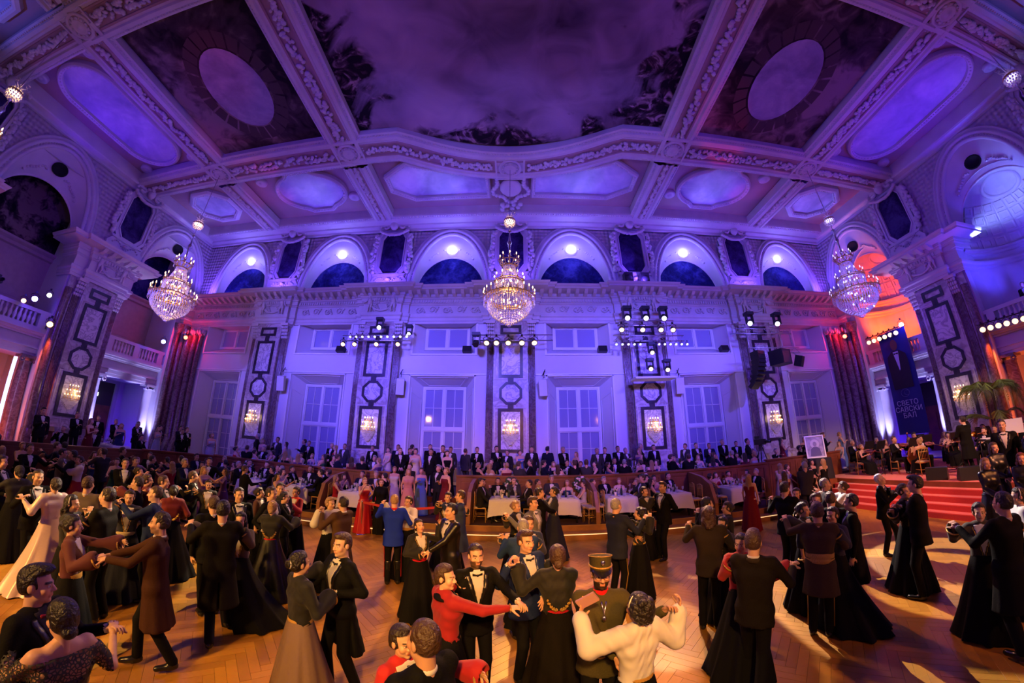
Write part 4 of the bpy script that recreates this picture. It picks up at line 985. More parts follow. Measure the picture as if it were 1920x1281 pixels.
# ================================================================== STAGE LIGHTING
LENSW = mat('warm_lamp_lens', (1, .9, .7), .4, emit=(1, .62, .28), estr=2.6)
LENSI = mat('cool_lamp_lens', (.9, .9, 1), .4, emit=(.80, .80, 1), estr=4)
LENSB = mat('blue_lamp_lens', (.3, .3, 1), .4, emit=(.25, .25, 1), estr=40)
LENSR = mat('red_lamp_lens', (1, .1, .1), .4, emit=(1, .03, .015), estr=40)
STEEL = mat('truss_aluminium', (.55, .55, .58), .3, .9)
def orient(o, to):
    d = Vector(to)-o.location; o.rotation_euler = d.to_track_quat('-Y', 'Z').to_euler()
def _par():
    a = MB().lathe([(0, .16), (.05, .16), (.075, .10), (.08, 0), (.10, -.12), (.10, -.14), (.088, -.14), (.085, -.10)], axis='Y', n=14)
    l = MB().lathe([(0, -.11), (.085, -.10)], axis='Y', n=14)
    y = MB().tube([(-.11, 0, 0), (-.12, 0, .12), (0, 0, .2), (.12, 0, .12), (.11, 0, 0)], .01, 5); y.box(-.03, .03, -.03, .03, .19, .26)
    return a, l, y
_pa, _pl, _py = _par(); PARM = {}
def par_can(p, to, lens, label, group, s=1.0, body=None):
    e = empty('par_can_lamp', p, 0, label, 'stage light', group); e.scale = (s, s, s); orient(e, to)
    for nm, mb_, mt in (('lamp_body', _pa, body or BLACK), ('lens', _pl, lens), ('yoke', _py, BLACK)):
        k = (nm, mt.name)
        if k not in PARM: o = mb_.build(nm, mt, e); PARM[k] = o.data
        else: link(nm, PARM[k], e)
    return e
def moving_head(p, to, lens, label, group, s=1.0):
    e = empty('moving_head_light', p, 0, label, 'stage light', group); e.scale = (s, s, s)
    if 'mh' not in PARM:
        a = MB(); a.box(-.17, .17, -.15, .15, .32, .45).build('lamp_base', BLACK, e)
        MB().box(-.17, -.13, -.07, .07, -.05, .33).build('yoke_arm', BLACK, e); MB().box(.13, .17, -.07, .07, -.05, .33).build('yoke_arm', BLACK, e)
        PARM['mh'] = [o.data for o in e.children]
    else:
        for d in PARM['mh']: link(d.name.split('.')[0], d, e)
    h = link('lamp_head', None, e) if False else None
    b = MB().lathe([(0, .2), (.09, .19), (.13, .08), (.125, -.12), (.12, -.17), (.10, -.17)], axis='Y', n=16); l = MB().lathe([(0, -.155), (.105, -.155)], axis='Y', n=16)
    d = (Vector(to)-Vector(p)).to_track_quat('-Y', 'Z').to_euler()
    for nm, mb_, mt in (('lamp_head', b, BLACK), ('lens', l, lens)):
        k = (nm, mt.name, 'mh')
        if k not in PARM: o = mb_.build(nm, mt, e); PARM[k] = o.data
        else: o = link(nm, PARM[k], e)
        o.rotation_euler = d
    return e
def truss(pts, label, drops=()):
    """light ladder truss: two chords and zig-zag lacing along pts, with hanging legs"""
    e = empty('lighting_truss', pts[0], 0, label, 'truss', 'lighting trusses on the window wall'); o = Vector(pts[0])
    m = MB(); L_ = MB()
    for a, b in zip(pts, pts[1:]):
        a, b = Vector(a)-o, Vector(b)-o; up = Vector((0, 0, .26)); n = max(2, int((b-a).length/.3))
        m.tube([a, b], .025, 6); m.tube([a+up, b+up], .025, 6)
        for i in range(n): p, q = a.lerp(b, i/n), a.lerp(b, (i+1)/n); L_.tube([p+(up if i % 2 else up*0), q+(up*0 if i % 2 else up)], .012, 5)
    m.build('truss_chord', STEEL, e, 'stuff'); L_.build('lacing', STEEL, e, 'stuff')
    if drops:
        for a, b in drops: MB().tube([Vector(a)-o, Vector(b)-o], .022, 6).build('support_pole', STEEL, e)
    return e
ORD = ('first', 'second', 'third', 'fourth', 'fifth', 'sixth', 'seventh', 'eighth', 'ninth', 'tenth', 'eleventh', 'twelfth', 'thirteenth', 'fourteenth', 'fifteenth', 'sixteenth', 'seventeenth', 'eighteenth', 'nineteenth', 'twentieth')
G1 = 'stage lights on the window-wall trusses'
# left truss on the second pilaster
truss([(-8.0, 14.45, 7.35), (-4.6, 14.45, 7.35)], 'aluminium lighting truss across the second pilaster', [((-7.6, 14.45, 7.5), (-7.6, 15.19, 7.9)), ((-5.0, 14.45, 7.5), (-5.0, 15.19, 7.9))])
for i, x in enumerate((-7.9, -7.3, -6.2, -5.15)): par_can((x, 14.4, 7.2), (x*.4-.5, 4, 0), LENSW, '%s amber lamp from the left on the truss at the second pilaster' % ORD[i], G1, 1.15)
for i in range(10): par_can((-7.55+.31*i, 14.4, 7.55), (-7.5+.5*i, 4, 0), LENSI, '%s small white lamp from the left on the truss at the second pilaster' % ORD[i], 'small white lamps on the truss at the second pilaster', .62, CHROME)
moving_head((-6.2, 14.5, 8.05), (-3, 3, 1), LENSI, 'moving-head light standing above the truss at the second pilaster', G1)
moving_head((-4.75, 14.6, 7.75), (-2, 3, 1), LENSI, 'moving-head light at the right end of the truss at the second pilaster', G1, .9)
# centre bar
truss([(-1.75, 14.45, 7.35), (1.9, 14.45, 7.35)], 'aluminium lighting bar across the centre pilaster under the chandelier', [((-1.2, 14.45, 7.5), (-1.2, 15.19, 7.9)), ((1.2, 14.45, 7.5), (1.2, 15.19, 7.9))])
for i, x in enumerate((-1.05, -.62, -.1, .5, 1.05)): par_can((x, 14.35, 7.25), (x*1.5, 4, 0), LENSW, '%s amber lamp from the left on the bar under the centre chandelier' % ('first', 'second', 'third', 'fourth', 'fifth')[i], G1, 1.35)
moving_head((-1.55, 14.4, 7.2), (-1, 4, 0), BLACK, 'unlit moving-head light at the left end of the centre bar', G1, 1.1)
# right truss tower on the fourth pilaster
truss([(4.65, 14.4, 7.3), (8.1, 14.4, 7.3)], 'aluminium lighting truss across the fourth pilaster, lower level', [((5.2, 14.4, 7.3), (5.2, 14.4, 8.3)), ((7.3, 14.4, 7.3), (7.3, 14.4, 8.3)), ((5.6, 14.4, 5.6), (5.6, 14.4, 7.3)), ((7.1, 14.4, 5.6), (7.1, 14.4, 7.3))])
truss([(4.9, 14.4, 8.05), (7.7, 14.4, 8.05)], 'aluminium lighting truss across the fourth pilaster, upper level')
m = MB(); m.box(5.4, 7.3, 14.0, 14.8, 5.50, 5.58); tag(m.build('lighting_platform', WHITEP), 'small white platform hanging below the lights on the fourth pilaster', 'platform')
for i, x in enumerate((5.4, 6.3, 7.2)): moving_head((x, 14.35, 8.45), (x*.5, 3, 0), LENSI, 'bright moving-head light %s on top of the truss at the fourth pilaster' % ('left', 'centre', 'right')[i], G1, 1.15)
for i, x in enumerate((5.05, 6.05, 6.95, 7.55)): par_can((x, 14.3, 7.85), (x*.5, 4, 0), LENSW, '%s amber lamp from the left in the upper truss at the fourth pilaster' % ('first', 'second', 'third', 'fourth')[i], G1, 1.3)
for i in range(12): par_can((4.75+.28*i+(.35 if i > 4 else 0), 14.35, 7.15), (4+.3*i, 4, 0), LENSI, '%s small white lamp from the left on the lower truss at the fourth pilaster' % ORD[i], 'small white lamps on the truss at the fourth pilaster', .6, CHROME)
for i, (x, z) in enumerate(((6.35, 6.75), (6.2, 6.0), (7.0, 5.95))): moving_head((x, 14.25, z), (4, 4, 0), LENSW, 'moving-head light %s on the fourth pilaster' % ('under the lower truss', 'left on the hanging platform', 'right on the hanging platform')[i], G1, .95)
for i, x in enumerate((5.9, 6.75)):                                   # speakers on the cornice
    m = MB(); m.box(x-.22, x+.22, 14.75, 15.1, 10.34, 11.05); o = m.build('cornice_speaker', BLACK); tag(o, 'black speaker box standing on the cornice above the fourth pilaster, %s of two' % ('left', 'right')[i], 'speaker'); MB().lathe([(.16, 10.6), (.12, 10.6)], (0, 0, 0), 8) 
    g = MB(); g.lathe([(0, 0), (.16, -.01), (.17, 0)], (x, 14.74, 10.7), 16, 0, 'Y'); g.build('speaker_cone', mat('speaker_cone', (.03, .03, .035), .5), o)
# far right frame with two moving heads, line array and subwoofer
truss([(10.6, 13.9, 7.5), (13.9, 13.9, 7.5)], 'aluminium lighting truss across the far right pilaster', [((11.2, 13.9, 6.2), (11.2, 13.9, 8.0)), ((13.2, 13.9, 6.2), (13.2, 13.9, 8.0)), ((11.2, 13.9, 7.6), (11.2, 15.19, 7.9)), ((13.4, 13.9, 7.6), (13.4, 15.19, 7.9))])
truss([(10.9, 13.6, 6.45), (13.9, 13.6, 6.45)], 'aluminium bumper frame carrying the black speakers at the far right pilaster')
for i, x in enumerate((11.5, 13.15)): moving_head((x, 13.85, 8.05), (2, 3, 0), LENSI, 'bright moving-head light %s on the truss at the far right pilaster' % ('left', 'right')[i], G1, 1.15)
e = empty('line_array_speaker', (11.1, 13.3, 6.45), .35, 'curved black line-array speaker hanging before the far right pilaster', 'speaker')
for k in range(8):
    a = .10+.045*k*k*.35; M = Matrix.Rotation(-a*.9, 3, 'X'); y = -.02*k-.012*k*k*0+.010*k*k; b = MB(); b.cbox((0, y, -.10-.19*k), .56, .42, .18, 0, 0, M); o = b.build('array_cabinet', mat('black_speaker_box', (.010, .010, .012), .5), e)
MB().tube([(0, 0, -.05), (.1, .28, .02)], .03, 6).build('hanging_bracket', STEEL, e)
e = empty('subwoofer_cluster', (12.35, 13.3, 6.2), .3, 'black cube speaker hanging right of the line array', 'speaker'); b = MB(); b.cbox((0, 0, -.05), .75, .7, .68); b.build('cabinet', MATS['black_speaker_box'], e); b = MB(); b.ring([(-.34, -.36), (.34, -.36), (.34, .26), (-.34, .26)], [(-.31, -.33), (.31, -.33), (.31, .23), (-.31, .23)], -.35, -.37, lambda u, v, t: (u, t, v)); b.build('grille_rim', BLACK, e); MB().tube([(0, .1, .25), (.1, .28, .30)], .03, 6).build('hanging_bracket', STEEL, e)
e = empty('small_black_speaker', (13.55, 13.4, 6.0), .5, 'small black speaker hanging at the right end of the speaker frame', 'speaker'); b = MB(); b.cbox((0, 0, 0), .36, .34, .5, 0, 0, Matrix.Rotation(.35, 3, 'X')); b.build('cabinet', MATS['black_speaker_box'], e); MB().tube([(0, 0, .2), (0, .2, .47)], .03, 6).build('hanging_bracket', STEEL, e)
# white wall loudspeakers beside the tall windows
for i, (x, f) in enumerate(((-11.6, 1), (-5.15, 1), (1.5, -1), (8.0, -1))):
    e = empty('wall_speaker', (x, 15.2, 5.35), .3*f, ['white wall speaker right of the far left pilaster', 'white wall speaker right of the second pilaster', 'white wall speaker right of the centre pilaster', 'white wall speaker right of the fourth pilaster'][i], 'speaker', 'white speakers beside the tall windows'); b = MB(); b.cbox((0, 0, 0), .36, .30, .74, 0, 0, Matrix.Rotation(.28, 3, 'X')); b.build('cabinet', WHITEP, e); b = MB(); b.tube([(0, .1, .45), (0, .1, .75), (0, .35, .8)], .02, 6); b.tube([(-.06, .1, .6), (.06, .1, .85)], .02, 5); b.build('bracket', BLACK, e)
for i, c in enumerate(BAYS):                                          # monitors on the upper sills
    if abs(c) > 10: continue
    b = MB(); b.cbox((c+1.15, 15.5, 7.2), .42, .3, .30, 0, 0, Matrix.Rotation(-.3, 3, 'X')); tag(b.build('sill_speaker', BLACK), 'small black speaker on the sill of the %s upper window' % ('', 'second', 'third', 'fourth', 'fifth')[i], 'speaker', 'black speakers on the upper sills')
# lamps on the side balconies
for i, (x, y, z, L_, col, pw, lb) in enumerate(((-19.0, 15.0, 7.75, LENSR, RED, 60, 'red stage lamp in the left corner beside the window wall'), (19.0, 15.0, 7.75, LENSR, RED, 60, 'red stage lamp in the right corner beside the window wall'),
        (-19.35, 13.9, 7.15, LENSB, BLUE, 40, 'blue stage lamp on the left balcony rail'), (19.3, 11.75, 7.3, LENSB, BLUE, 40, 'blue stage lamp on the right balcony rail beside the banner'), (-19.5, 7.3, 6.95, LENSB, BLUE, 30, 'blue stage lamp on the near left balcony'))):
    par_can((x, y, z), (0, 2, 3), L_, lb, 'coloured lamps on the side balconies', 1.3); point((x*.975, y-.25, z-.05), pw, col, .1, 'lamp_spill')
par_can((-19.4, 7.75, 7.3), (0, 2, 2), mat('green_white_lens', (.9, 1, .8), .4, emit=(.8, 1, .6), estr=10), 'pale green stage lamp on the near left balcony', 'coloured lamps on the side balconies', 1.1)
par_can((-19.4, 6.9, 6.7), (0, 2, 2), LENSW, 'amber stage lamp between the near left balusters', 'coloured lamps on the side balconies', 1.1)
par_can((-19.1, 8.05, 6.1), (0, 2, 1), mat('orange_lens', (1, .6, .3), .4, emit=(1, .4, .1), estr=14), 'orange stage lamp hung below the near left balcony', 'coloured lamps on the side balconies', 1.4)
for r, (ya, za, yb, zb, lb) in enumerate(((13.75, 7.0, 12.1, 7.0, 'far right balcony above the banner'), (8.25, 5.85, 6.7, 5.75, 'near right balcony above the palm'))):
    m = MB(); m.tube([(19.25, ya+.2, za+.25), (19.25, yb-.2, zb+.25)], .025, 6); tag(m.build('lamp_bar', BLACK), 'black lamp bar along the '+lb, 'lamp bar')
    for k in range(6):
        f = k/5; par_can((19.2, ya+(yb-ya)*f, za+(zb-za)*f), (2, 2, 2), LENSW, '%s warm lamp of the row on the %s' % (('leftmost', 'second', 'third', 'fourth', 'fifth', 'rightmost')[k], lb), 'warm lamp rows on the right balconies', 1.25, mat('grey_lamp_housing', (.25, .25, .3), .4))

# ---- niche lights (LED battens standing on the gallery floor and floods on the balconies)
BAT_W = mat('white_batten_glow', (.8, .8, 1), .4, emit=(.42, .42, 1), estr=5)
for sd in (-1, 1):
    X = lambda v: sd*v
    for y in (11.35, 14.25): spot((X(19.45), y, 1.1), (X(20.15), y, 5.0), 1800, (.34, .32, 1), 40, .7, .06, 'niche_uplight')
    area((X(20.9), 12.9, 1.0), (X(21.8), 14.6, 4), 60, DEEP, .4, 1.2, 'niche_wash')
spot((20.0, 13.5, 7.0), (22.4, 13.3, 9.6), 1500, (1, .075, .003), 120, .8, .2, 'orange_niche_flood')
spot((20.1, 6.2, 6.9), (21.0, 6.3, 11), 900, (.05, .04, 1), 150, .8, .2, 'blue_niche_flood')
spot((20.4, 7.6, 9.9), (21.3, 6.4, 12.2), 800, (.22, .32, 1), 110, .8, .2, 'blue_niche_flood')
spot((-19.3, 8.25, 5.9), (-19.6, 8.5, 0), 420, ORANGE, 50, .8, .06, 'orange_pier_flood'); spot((19.3, 8.2, 5.6), (19.7, 8.3, 2), 420, ORANGE, 60, .8, .06, 'orange_pier_flood')
area((-19.9, 6.6, 1.1), (-20.4, 7.2, 5), 70, ORANGE, .3, 1.0, 'orange_niche_wash'); spot((-19.5, 7.0, 1.0), (-20.3, 7.3, 5.5), 160, DEEP, 60, .8, .1, 'blue_column_uplight')
area((20.2, 6.6, 1.1), (20.6, 7.2, 5), 110, ORANGE, .3, 1.6, 'orange_niche_wash')
m = MB(); m.tube([(-19.45, 7.35, 1.3), (-19.45, 7.35, 4.5)], .07, 10); e = m.build('light_batten', BAT_W); tag(e, 'upright glowing white-blue light tube beside the left pier', 'light tube')
m = MB(); m.box(-22.75, -22.6, 12.55, 12.95, 3.75, 3.95); tag(m.build('exit_sign', mat('exit_sign_glow', (.8, .9, .8), .5, emit=(.75, .9, .75), estr=2.5)), 'small glowing sign above the dark door on the left', 'sign')
# ceiling panels: floods on the cornice
for x in (-10.3, -3.4, 3.4, 10.3): spot((x, 14.75, 10.5), (x*.99, 12.6, 14.8), 380, (.30, .32, 1), 34, 1., .05, 'cornice_flood'); spot((x, 14.6, 10.5), (x*.99, 12.0, 14.8), 380, DEEP, 80, .9, .05, 'cornice_flood')
for x in (-16.8, 16.8): spot((x, 14.75, 10.5), (x, 12.6, 14.8), 420, (.12, .12, 1), 60, .9, .1, 'cornice_flood')
for x in (-16.75, 16.75): spot((x*1.1, 6.1, 10.5), (x, 6.1, 14.8), 700, DEEP, 95, .9, .1, 'cornice_flood'); spot((x*1.1, -1, 10.5), (x, -.4, 14.8), 700, (.08, .10, 1), 70, .9, .1, 'cornice_flood')
spot((-7, 14.7, 10.6), (-12.2, 9.0, 14.6), 420, RED, 13, .3, .05, 'red_effect_beam'); spot((12.6, 14.7, 10.6), (8.7, 8.6, 14.6), 700, RED, 17, .4, .05, 'red_effect_beam')
spot((-8, 1, 8), (-10.5, 5.2, 14.7), 300, RED, 25, .9, .1, 'red_effect_beam'); spot((-7, 14.7, 10.7), (-12.6, 12.4, 14.6), 260, RED, 16, .5, .05, 'red_effect_beam'); spot((8, 14.7, 10.7), (12.2, 12.6, 14.6), 200, RED, 16, .5, .05, 'red_effect_beam')
# gobo projectors: patterned pools on the dance floor at the right
def gobo(loc, to, power, color, angle, seed, rings=True):
    o = spot(loc, to, power, color, angle, .15, .02, 'gobo_projector_beam'); l = o.data; l.use_nodes = True; nt = l.node_tree; N, L = nt.nodes, nt.links
    em = [n for n in N if n.type == 'EMISSION'][0]; tc = N.new('ShaderNodeTexCoord'); mp = N.new('ShaderNodeVectorMath'); mp.operation = 'DIVIDE'; sp = N.new('ShaderNodeSeparateXYZ')
    L.new(tc.outputs['Normal'], sp.inputs[0]); cz = N.new('ShaderNodeCombineXYZ')
    for i in range(3): L.new(sp.outputs[2], cz.inputs[i])
    L.new(tc.outputs['Normal'], mp.inputs[0]); L.new(cz.outputs[0], mp.inputs[1])
    wv = N.new('ShaderNodeTexWave'); wv.wave_type = 'RINGS'; wv.rings_direction = 'Z'; wv.inputs['Scale'].default_value = 2.6; wv.inputs['Distortion'].default_value = 3.0; wv.inputs['Detail'].default_value = 1; wv.inputs['Detail Scale'].default_value = 1.4; wv.inputs['Phase Offset'].default_value = seed
    L.new(mp.outputs[0], wv.inputs['Vector']); r = N.new('ShaderNodeValToRGB'); r.color_ramp.elements[0].position = .52; r.color_ramp.elements[0].color = (.02, .015, .02, 1); r.color_ramp.elements[1].position = .68
    L.new(wv.outputs['Fac'], r.inputs[0]); L.new(r.outputs[0], em.inputs['Strength'])
    return o
gobo((7.4, 13.7, 9.0), (6.6, 4.3, 0), 15000, (1, .80, .66), 24, 1.0); gobo((12.3, 13.3, 8.6), (8.4, 4.6, 0), 14000, (.95, .78, .80), 22, 4.0); gobo((5.6, 13.7, 9.0), (2.4, 5.2, 0), 6000, (1, .66, .36), 18, 7.0)
gobo((-5.6, 13.8, 8.6), (-6.2, 3.4, 0), 9000, (1, .78, .45), 26, 2.5)
# ================================================================== PEOPLE: surfaces grown from blended limbs (surface nets)
A3 = lambda *p: np.array(p, np.float32)
class Field:
    def __init__(s, lo, hi, h):
        s.h = h; s.o = np.array(lo, np.float32)-2*h; n = np.ceil((np.array(hi)-np.array(lo))/h).astype(int)+5; s.n = n
        s.ax = [s.o[i]+h*np.arange(n[i], dtype=np.float32) for i in range(3)]; s.D = np.full(n, .5, np.float32)
    def sub(s, lo, hi):
        i0 = np.clip(np.floor((np.array(lo)-s.o)/s.h).astype(int), 0, s.n); i1 = np.clip(np.ceil((np.array(hi)-s.o)/s.h).astype(int)+1, 0, s.n)
        if (i1 <= i0).any(): return None
        sl = tuple(slice(a, b) for a, b in zip(i0, i1)); X = s.ax[0][sl[0]][:, None, None]; Y = s.ax[1][sl[1]][None, :, None]; Z = s.ax[2][sl[2]][None, None, :]
        return sl, X, Y, Z
    def join(s, sl, d, k, op):
        a = s.D[sl]
        if op == 'sub': d = -d; s.D[sl] = np.maximum(a, d) if k <= 0 else -smin(-a, -d, k); return
        s.D[sl] = smin(a, d, k) if k > 0 else np.minimum(a, d)
    def cap(s, a, b, r1, r2=None, k=.03, op='add'):
        r2 = r1 if r2 is None else r2; a = np.array(a, np.float32); b = np.array(b, np.float32); m = max(r1, r2)+k+3*s.h
        g = s.sub(np.minimum(a, b)-m, np.maximum(a, b)+m)
        if g is None: return
        sl, X, Y, Z = g; ab = b-a; L2 = max(float(ab@ab), 1e-8); t = ((X-a[0])*ab[0]+(Y-a[1])*ab[1]+(Z-a[2])*ab[2])/L2; t = np.clip(t, 0, 1)
        d = np.sqrt((X-a[0]-t*ab[0])**2+(Y-a[1]-t*ab[1])**2+(Z-a[2]-t*ab[2])**2)-(r1+(r2-r1)*t); s.join(sl, d, k, op)
    def ell(s, c, r, k=.02, op='add', M=None):
        c = np.array(c, np.float32); r = np.array(r, np.float32); m = float(r.max())+k+3*s.h; g = s.sub(c-m, c+m)
        if g is None: return
        sl, X, Y, Z = g; x, y, z = X-c[0], Y-c[1], Z-c[2]
        if M is not None: x, y, z = [M[0][i]*x+M[1][i]*y+M[2][i]*z for i in range(3)]
        k0 = np.sqrt((x/r[0])**2+(y/r[1])**2+(z/r[2])**2); k1 = np.sqrt((x/r[0]**2)**2+(y/r[1]**2)**2+(z/r[2]**2)**2)+1e-6; s.join(sl, k0*(k0-1)/k1, k, op)
    def frustum(s, zs, rx, ry, cx, cy, k=.02, pleat=0, amp=0., cut=None):
        """stack of ellipses: arrays over height; cut(X,Y,Z)->field kept where negative"""
        zs = np.array(zs); lo = (min(np.array(cx)-np.array(rx))-.06, min(np.array(cy)-np.array(ry))-.06, zs.min()-.06); hi = (max(np.array(cx)+np.array(rx))+.06, max(np.array(cy)+np.array(ry))+.06, zs.max()+.06); g = s.sub(lo, hi)
        if g is None: return
        sl, X, Y, Z = g; o = np.argsort(zs); f = lambda v: np.interp(Z, zs[o], np.array(v)[o]); RX, RY, CX, CY = f(rx), f(ry), f(cx), f(cy)
        x, y = (X-CX)/RX, (Y-CY)/RY; R = np.sqrt(x*x+y*y); w_ = 1.
        if pleat: fz = np.clip((zs.max()-Z)/(zs.max()-zs.min()), 0, 1); w_ = 1+amp*fz*np.sin(pleat*np.arctan2(y, x))
        d = (R-w_)*np.minimum(RX, RY); d = np.maximum(d, np.maximum(Z-zs.max(), zs.min()-Z))
        if cut is not None: d = np.maximum(d, cut(X, Y, Z))
        s.join(sl, d.astype(np.float32), k, 'add')
    def full(s): return s.ax[0][:, None, None], s.ax[1][None, :, None], s.ax[2][None, None, :]
    def nets(s): return nets(s.D, s.o, s.h)
def smin(a, b, k):
    h = np.maximum(k-np.abs(a-b), 0)/k; return np.minimum(a, b)-h*h*k*.25
_CO = np.array([(i & 1, (i >> 1) & 1, i >> 2) for i in range(8)])
_ED = [(a, b) for a in range(8) for b in range(a+1, 8) if bin(a ^ b).count('1') == 1]
def nets(D, o, h):
    s = D < 0; n = np.array(D.shape)
    c = [s[x:n[0]-1+x, y:n[1]-1+y, z:n[2]-1+z] for x, y, z in _CO]; al = c[0].copy(); an = c[0].copy()
    for q in c[1:]: al &= q; an |= q
    act = an & ~al; ii = np.argwhere(act)
    if len(ii) == 0: return np.zeros((0, 3), np.float32), np.zeros((0, 4), int)
    idx = np.full(act.shape, -1, np.int32); idx[act] = np.arange(len(ii))
    val = np.stack([D[ii[:, 0]+x, ii[:, 1]+y, ii[:, 2]+z] for x, y, z in _CO], 1); acc = np.zeros((len(ii), 3)); cnt = np.zeros(len(ii))
    for a, b in _ED:
        m = (val[:, a] < 0) != (val[:, b] < 0); t = val[m, a]/(val[m, a]-val[m, b]); acc[m] += _CO[a]+t[:, None]*(_CO[b]-_CO[a]); cnt[m] += 1
    V = o+h*(ii+acc/cnt[:, None]); Q = []
    for ax in range(3):
        u, v = [(1, 2), (2, 0), (0, 1)][ax]; sl0 = [slice(None)]*3; sl1 = [slice(None)]*3; sl0[ax] = slice(0, n[ax]-1); sl1[ax] = slice(1, n[ax]); s0, s1 = s[tuple(sl0)], s[tuple(sl1)]; e = np.argwhere(s0 != s1)
        e = e[(e[:, u] > 0) & (e[:, v] > 0) & (e[:, u] < n[u]-1) & (e[:, v] < n[v]-1)]
        if len(e) == 0: continue
        fl = s0[tuple(e.T)]; du = np.eye(3, dtype=int)[u]; dv = np.eye(3, dtype=int)[v]; g = lambda q: idx[tuple(q.T)]
        q = np.stack([g(e-du-dv), g(e-dv), g(e), g(e-du)], 1); q[~fl] = q[~fl][:, ::-1]; Q.append(q)
    Q = np.concatenate(Q); return V.astype(np.float32), Q[(Q >= 0).all(1)]
def np_mesh(name, V, F, mats, col=None, smooth=True):
    me = bpy.data.meshes.new(name); nf = len(F); w_ = F.shape[1]
    me.vertices.add(len(V)); me.vertices.foreach_set('co', np.ascontiguousarray(V, np.float32).ravel()); me.loops.add(nf*w_); me.loops.foreach_set('vertex_index', np.ascontiguousarray(F, np.int32).ravel())
    me.polygons.add(nf); me.polygons.foreach_set('loop_start', np.arange(nf, dtype=np.int32)*w_); me.polygons.foreach_set('loop_total', np.full(nf, w_, np.int32)); me.polygons.foreach_set('use_smooth', np.full(nf, smooth))
    for q in (mats if isinstance(mats, (list, tuple)) else [mats]): me.materials.append(q)
    if col is not None:
        a = me.color_attributes.new('tint', 'FLOAT_COLOR', 'POINT'); a.data.foreach_set('color', np.concatenate([col, np.ones((len(col), 1))], 1).astype(np.float32).ravel())
    me.update(); me.validate(); return me
# ---- person materials (colour from the object so that copies can differ)
CLOTH = mat('wool_cloth', (1, 1, 1), .8, objcol=True, bump=.12, scale=90, var=.10, spec=.12)
SATIN = mat('satin_cloth', (1, 1, 1), .33, objcol=True, bump=.05, scale=30)
VELVET = mat('velvet_cloth', (1, 1, 1), .8, objcol=True, sheen=.08)
HAIRM = mat('hair_strands', (1, 1, 1), .40, objcol=True, bump=.55, scale=38)
LEATH = mat('black_leather', (.012, .011, .011), .22)
GOLDT = mat('gold_embroidery', (.62, .38, .08), .38, .6, bump=.5, scale=120)
SHIRT = mat('white_shirt', (.60, .58, .58), .7)
def _skin():
    m = mat('skin', (1, 1, 1), .48, spec=.4); nt, N, L = nodes(m); b = N['Principled BSDF']; oi = N.new('ShaderNodeObjectInfo'); at = N.new('ShaderNodeVertexColor'); at.layer_name = 'tint'
    mx = N.new('ShaderNodeMix'); mx.data_type = 'RGBA'; mx.blend_type = 'MULTIPLY'; mx.inputs[0].default_value = 1; L.new(oi.outputs['Color'], mx.inputs[6]); L.new(at.outputs['Color'], mx.inputs[7]); L.new(mx.outputs[2], b.inputs['Base Color'])
    return m
SKIN = _skin()
def lace():
    m = mat('black_lace', (.012, .012, .014), .7); nt, N, L = nodes(m); tc = N.new('ShaderNodeTexCoord'); v = N.new('ShaderNodeTexVoronoi'); v.inputs['Scale'].default_value = 42; v.feature = 'DISTANCE_TO_EDGE'; L.new(tc.outputs['Object'], v.inputs[0])
    n = N.new('ShaderNodeTexNoise'); n.inputs['Scale'].default_value = 16; L.new(tc.outputs['Object'], n.inputs[0]); ad = N.new('ShaderNodeMath'); ad.operation = 'MULTIPLY'; L.new(v.outputs[0], ad.inputs[0]); L.new(n.outputs[0], ad.inputs[1])
    g = N.new('ShaderNodeMath'); g.operation = 'LESS_THAN'; g.inputs[1].default_value = .075; L.new(ad.outputs[0], g.inputs[0]); L.new(g.outputs[0], N['Principled BSDF'].inputs['Alpha']); return m
LACE = lace()
SKINS = [(.62, .36, .24), (.56, .31, .20), (.68, .42, .30), (.50, .27, .17)]
HAIRC = dict(black=(.010, .008, .007), dark=(.022, .013, .009), brown=(.055, .028, .015), fair=(.34, .20, .085), grey=(.28, .27, .26), white=(.55, .54, .52), red=(.16, .045, .018))

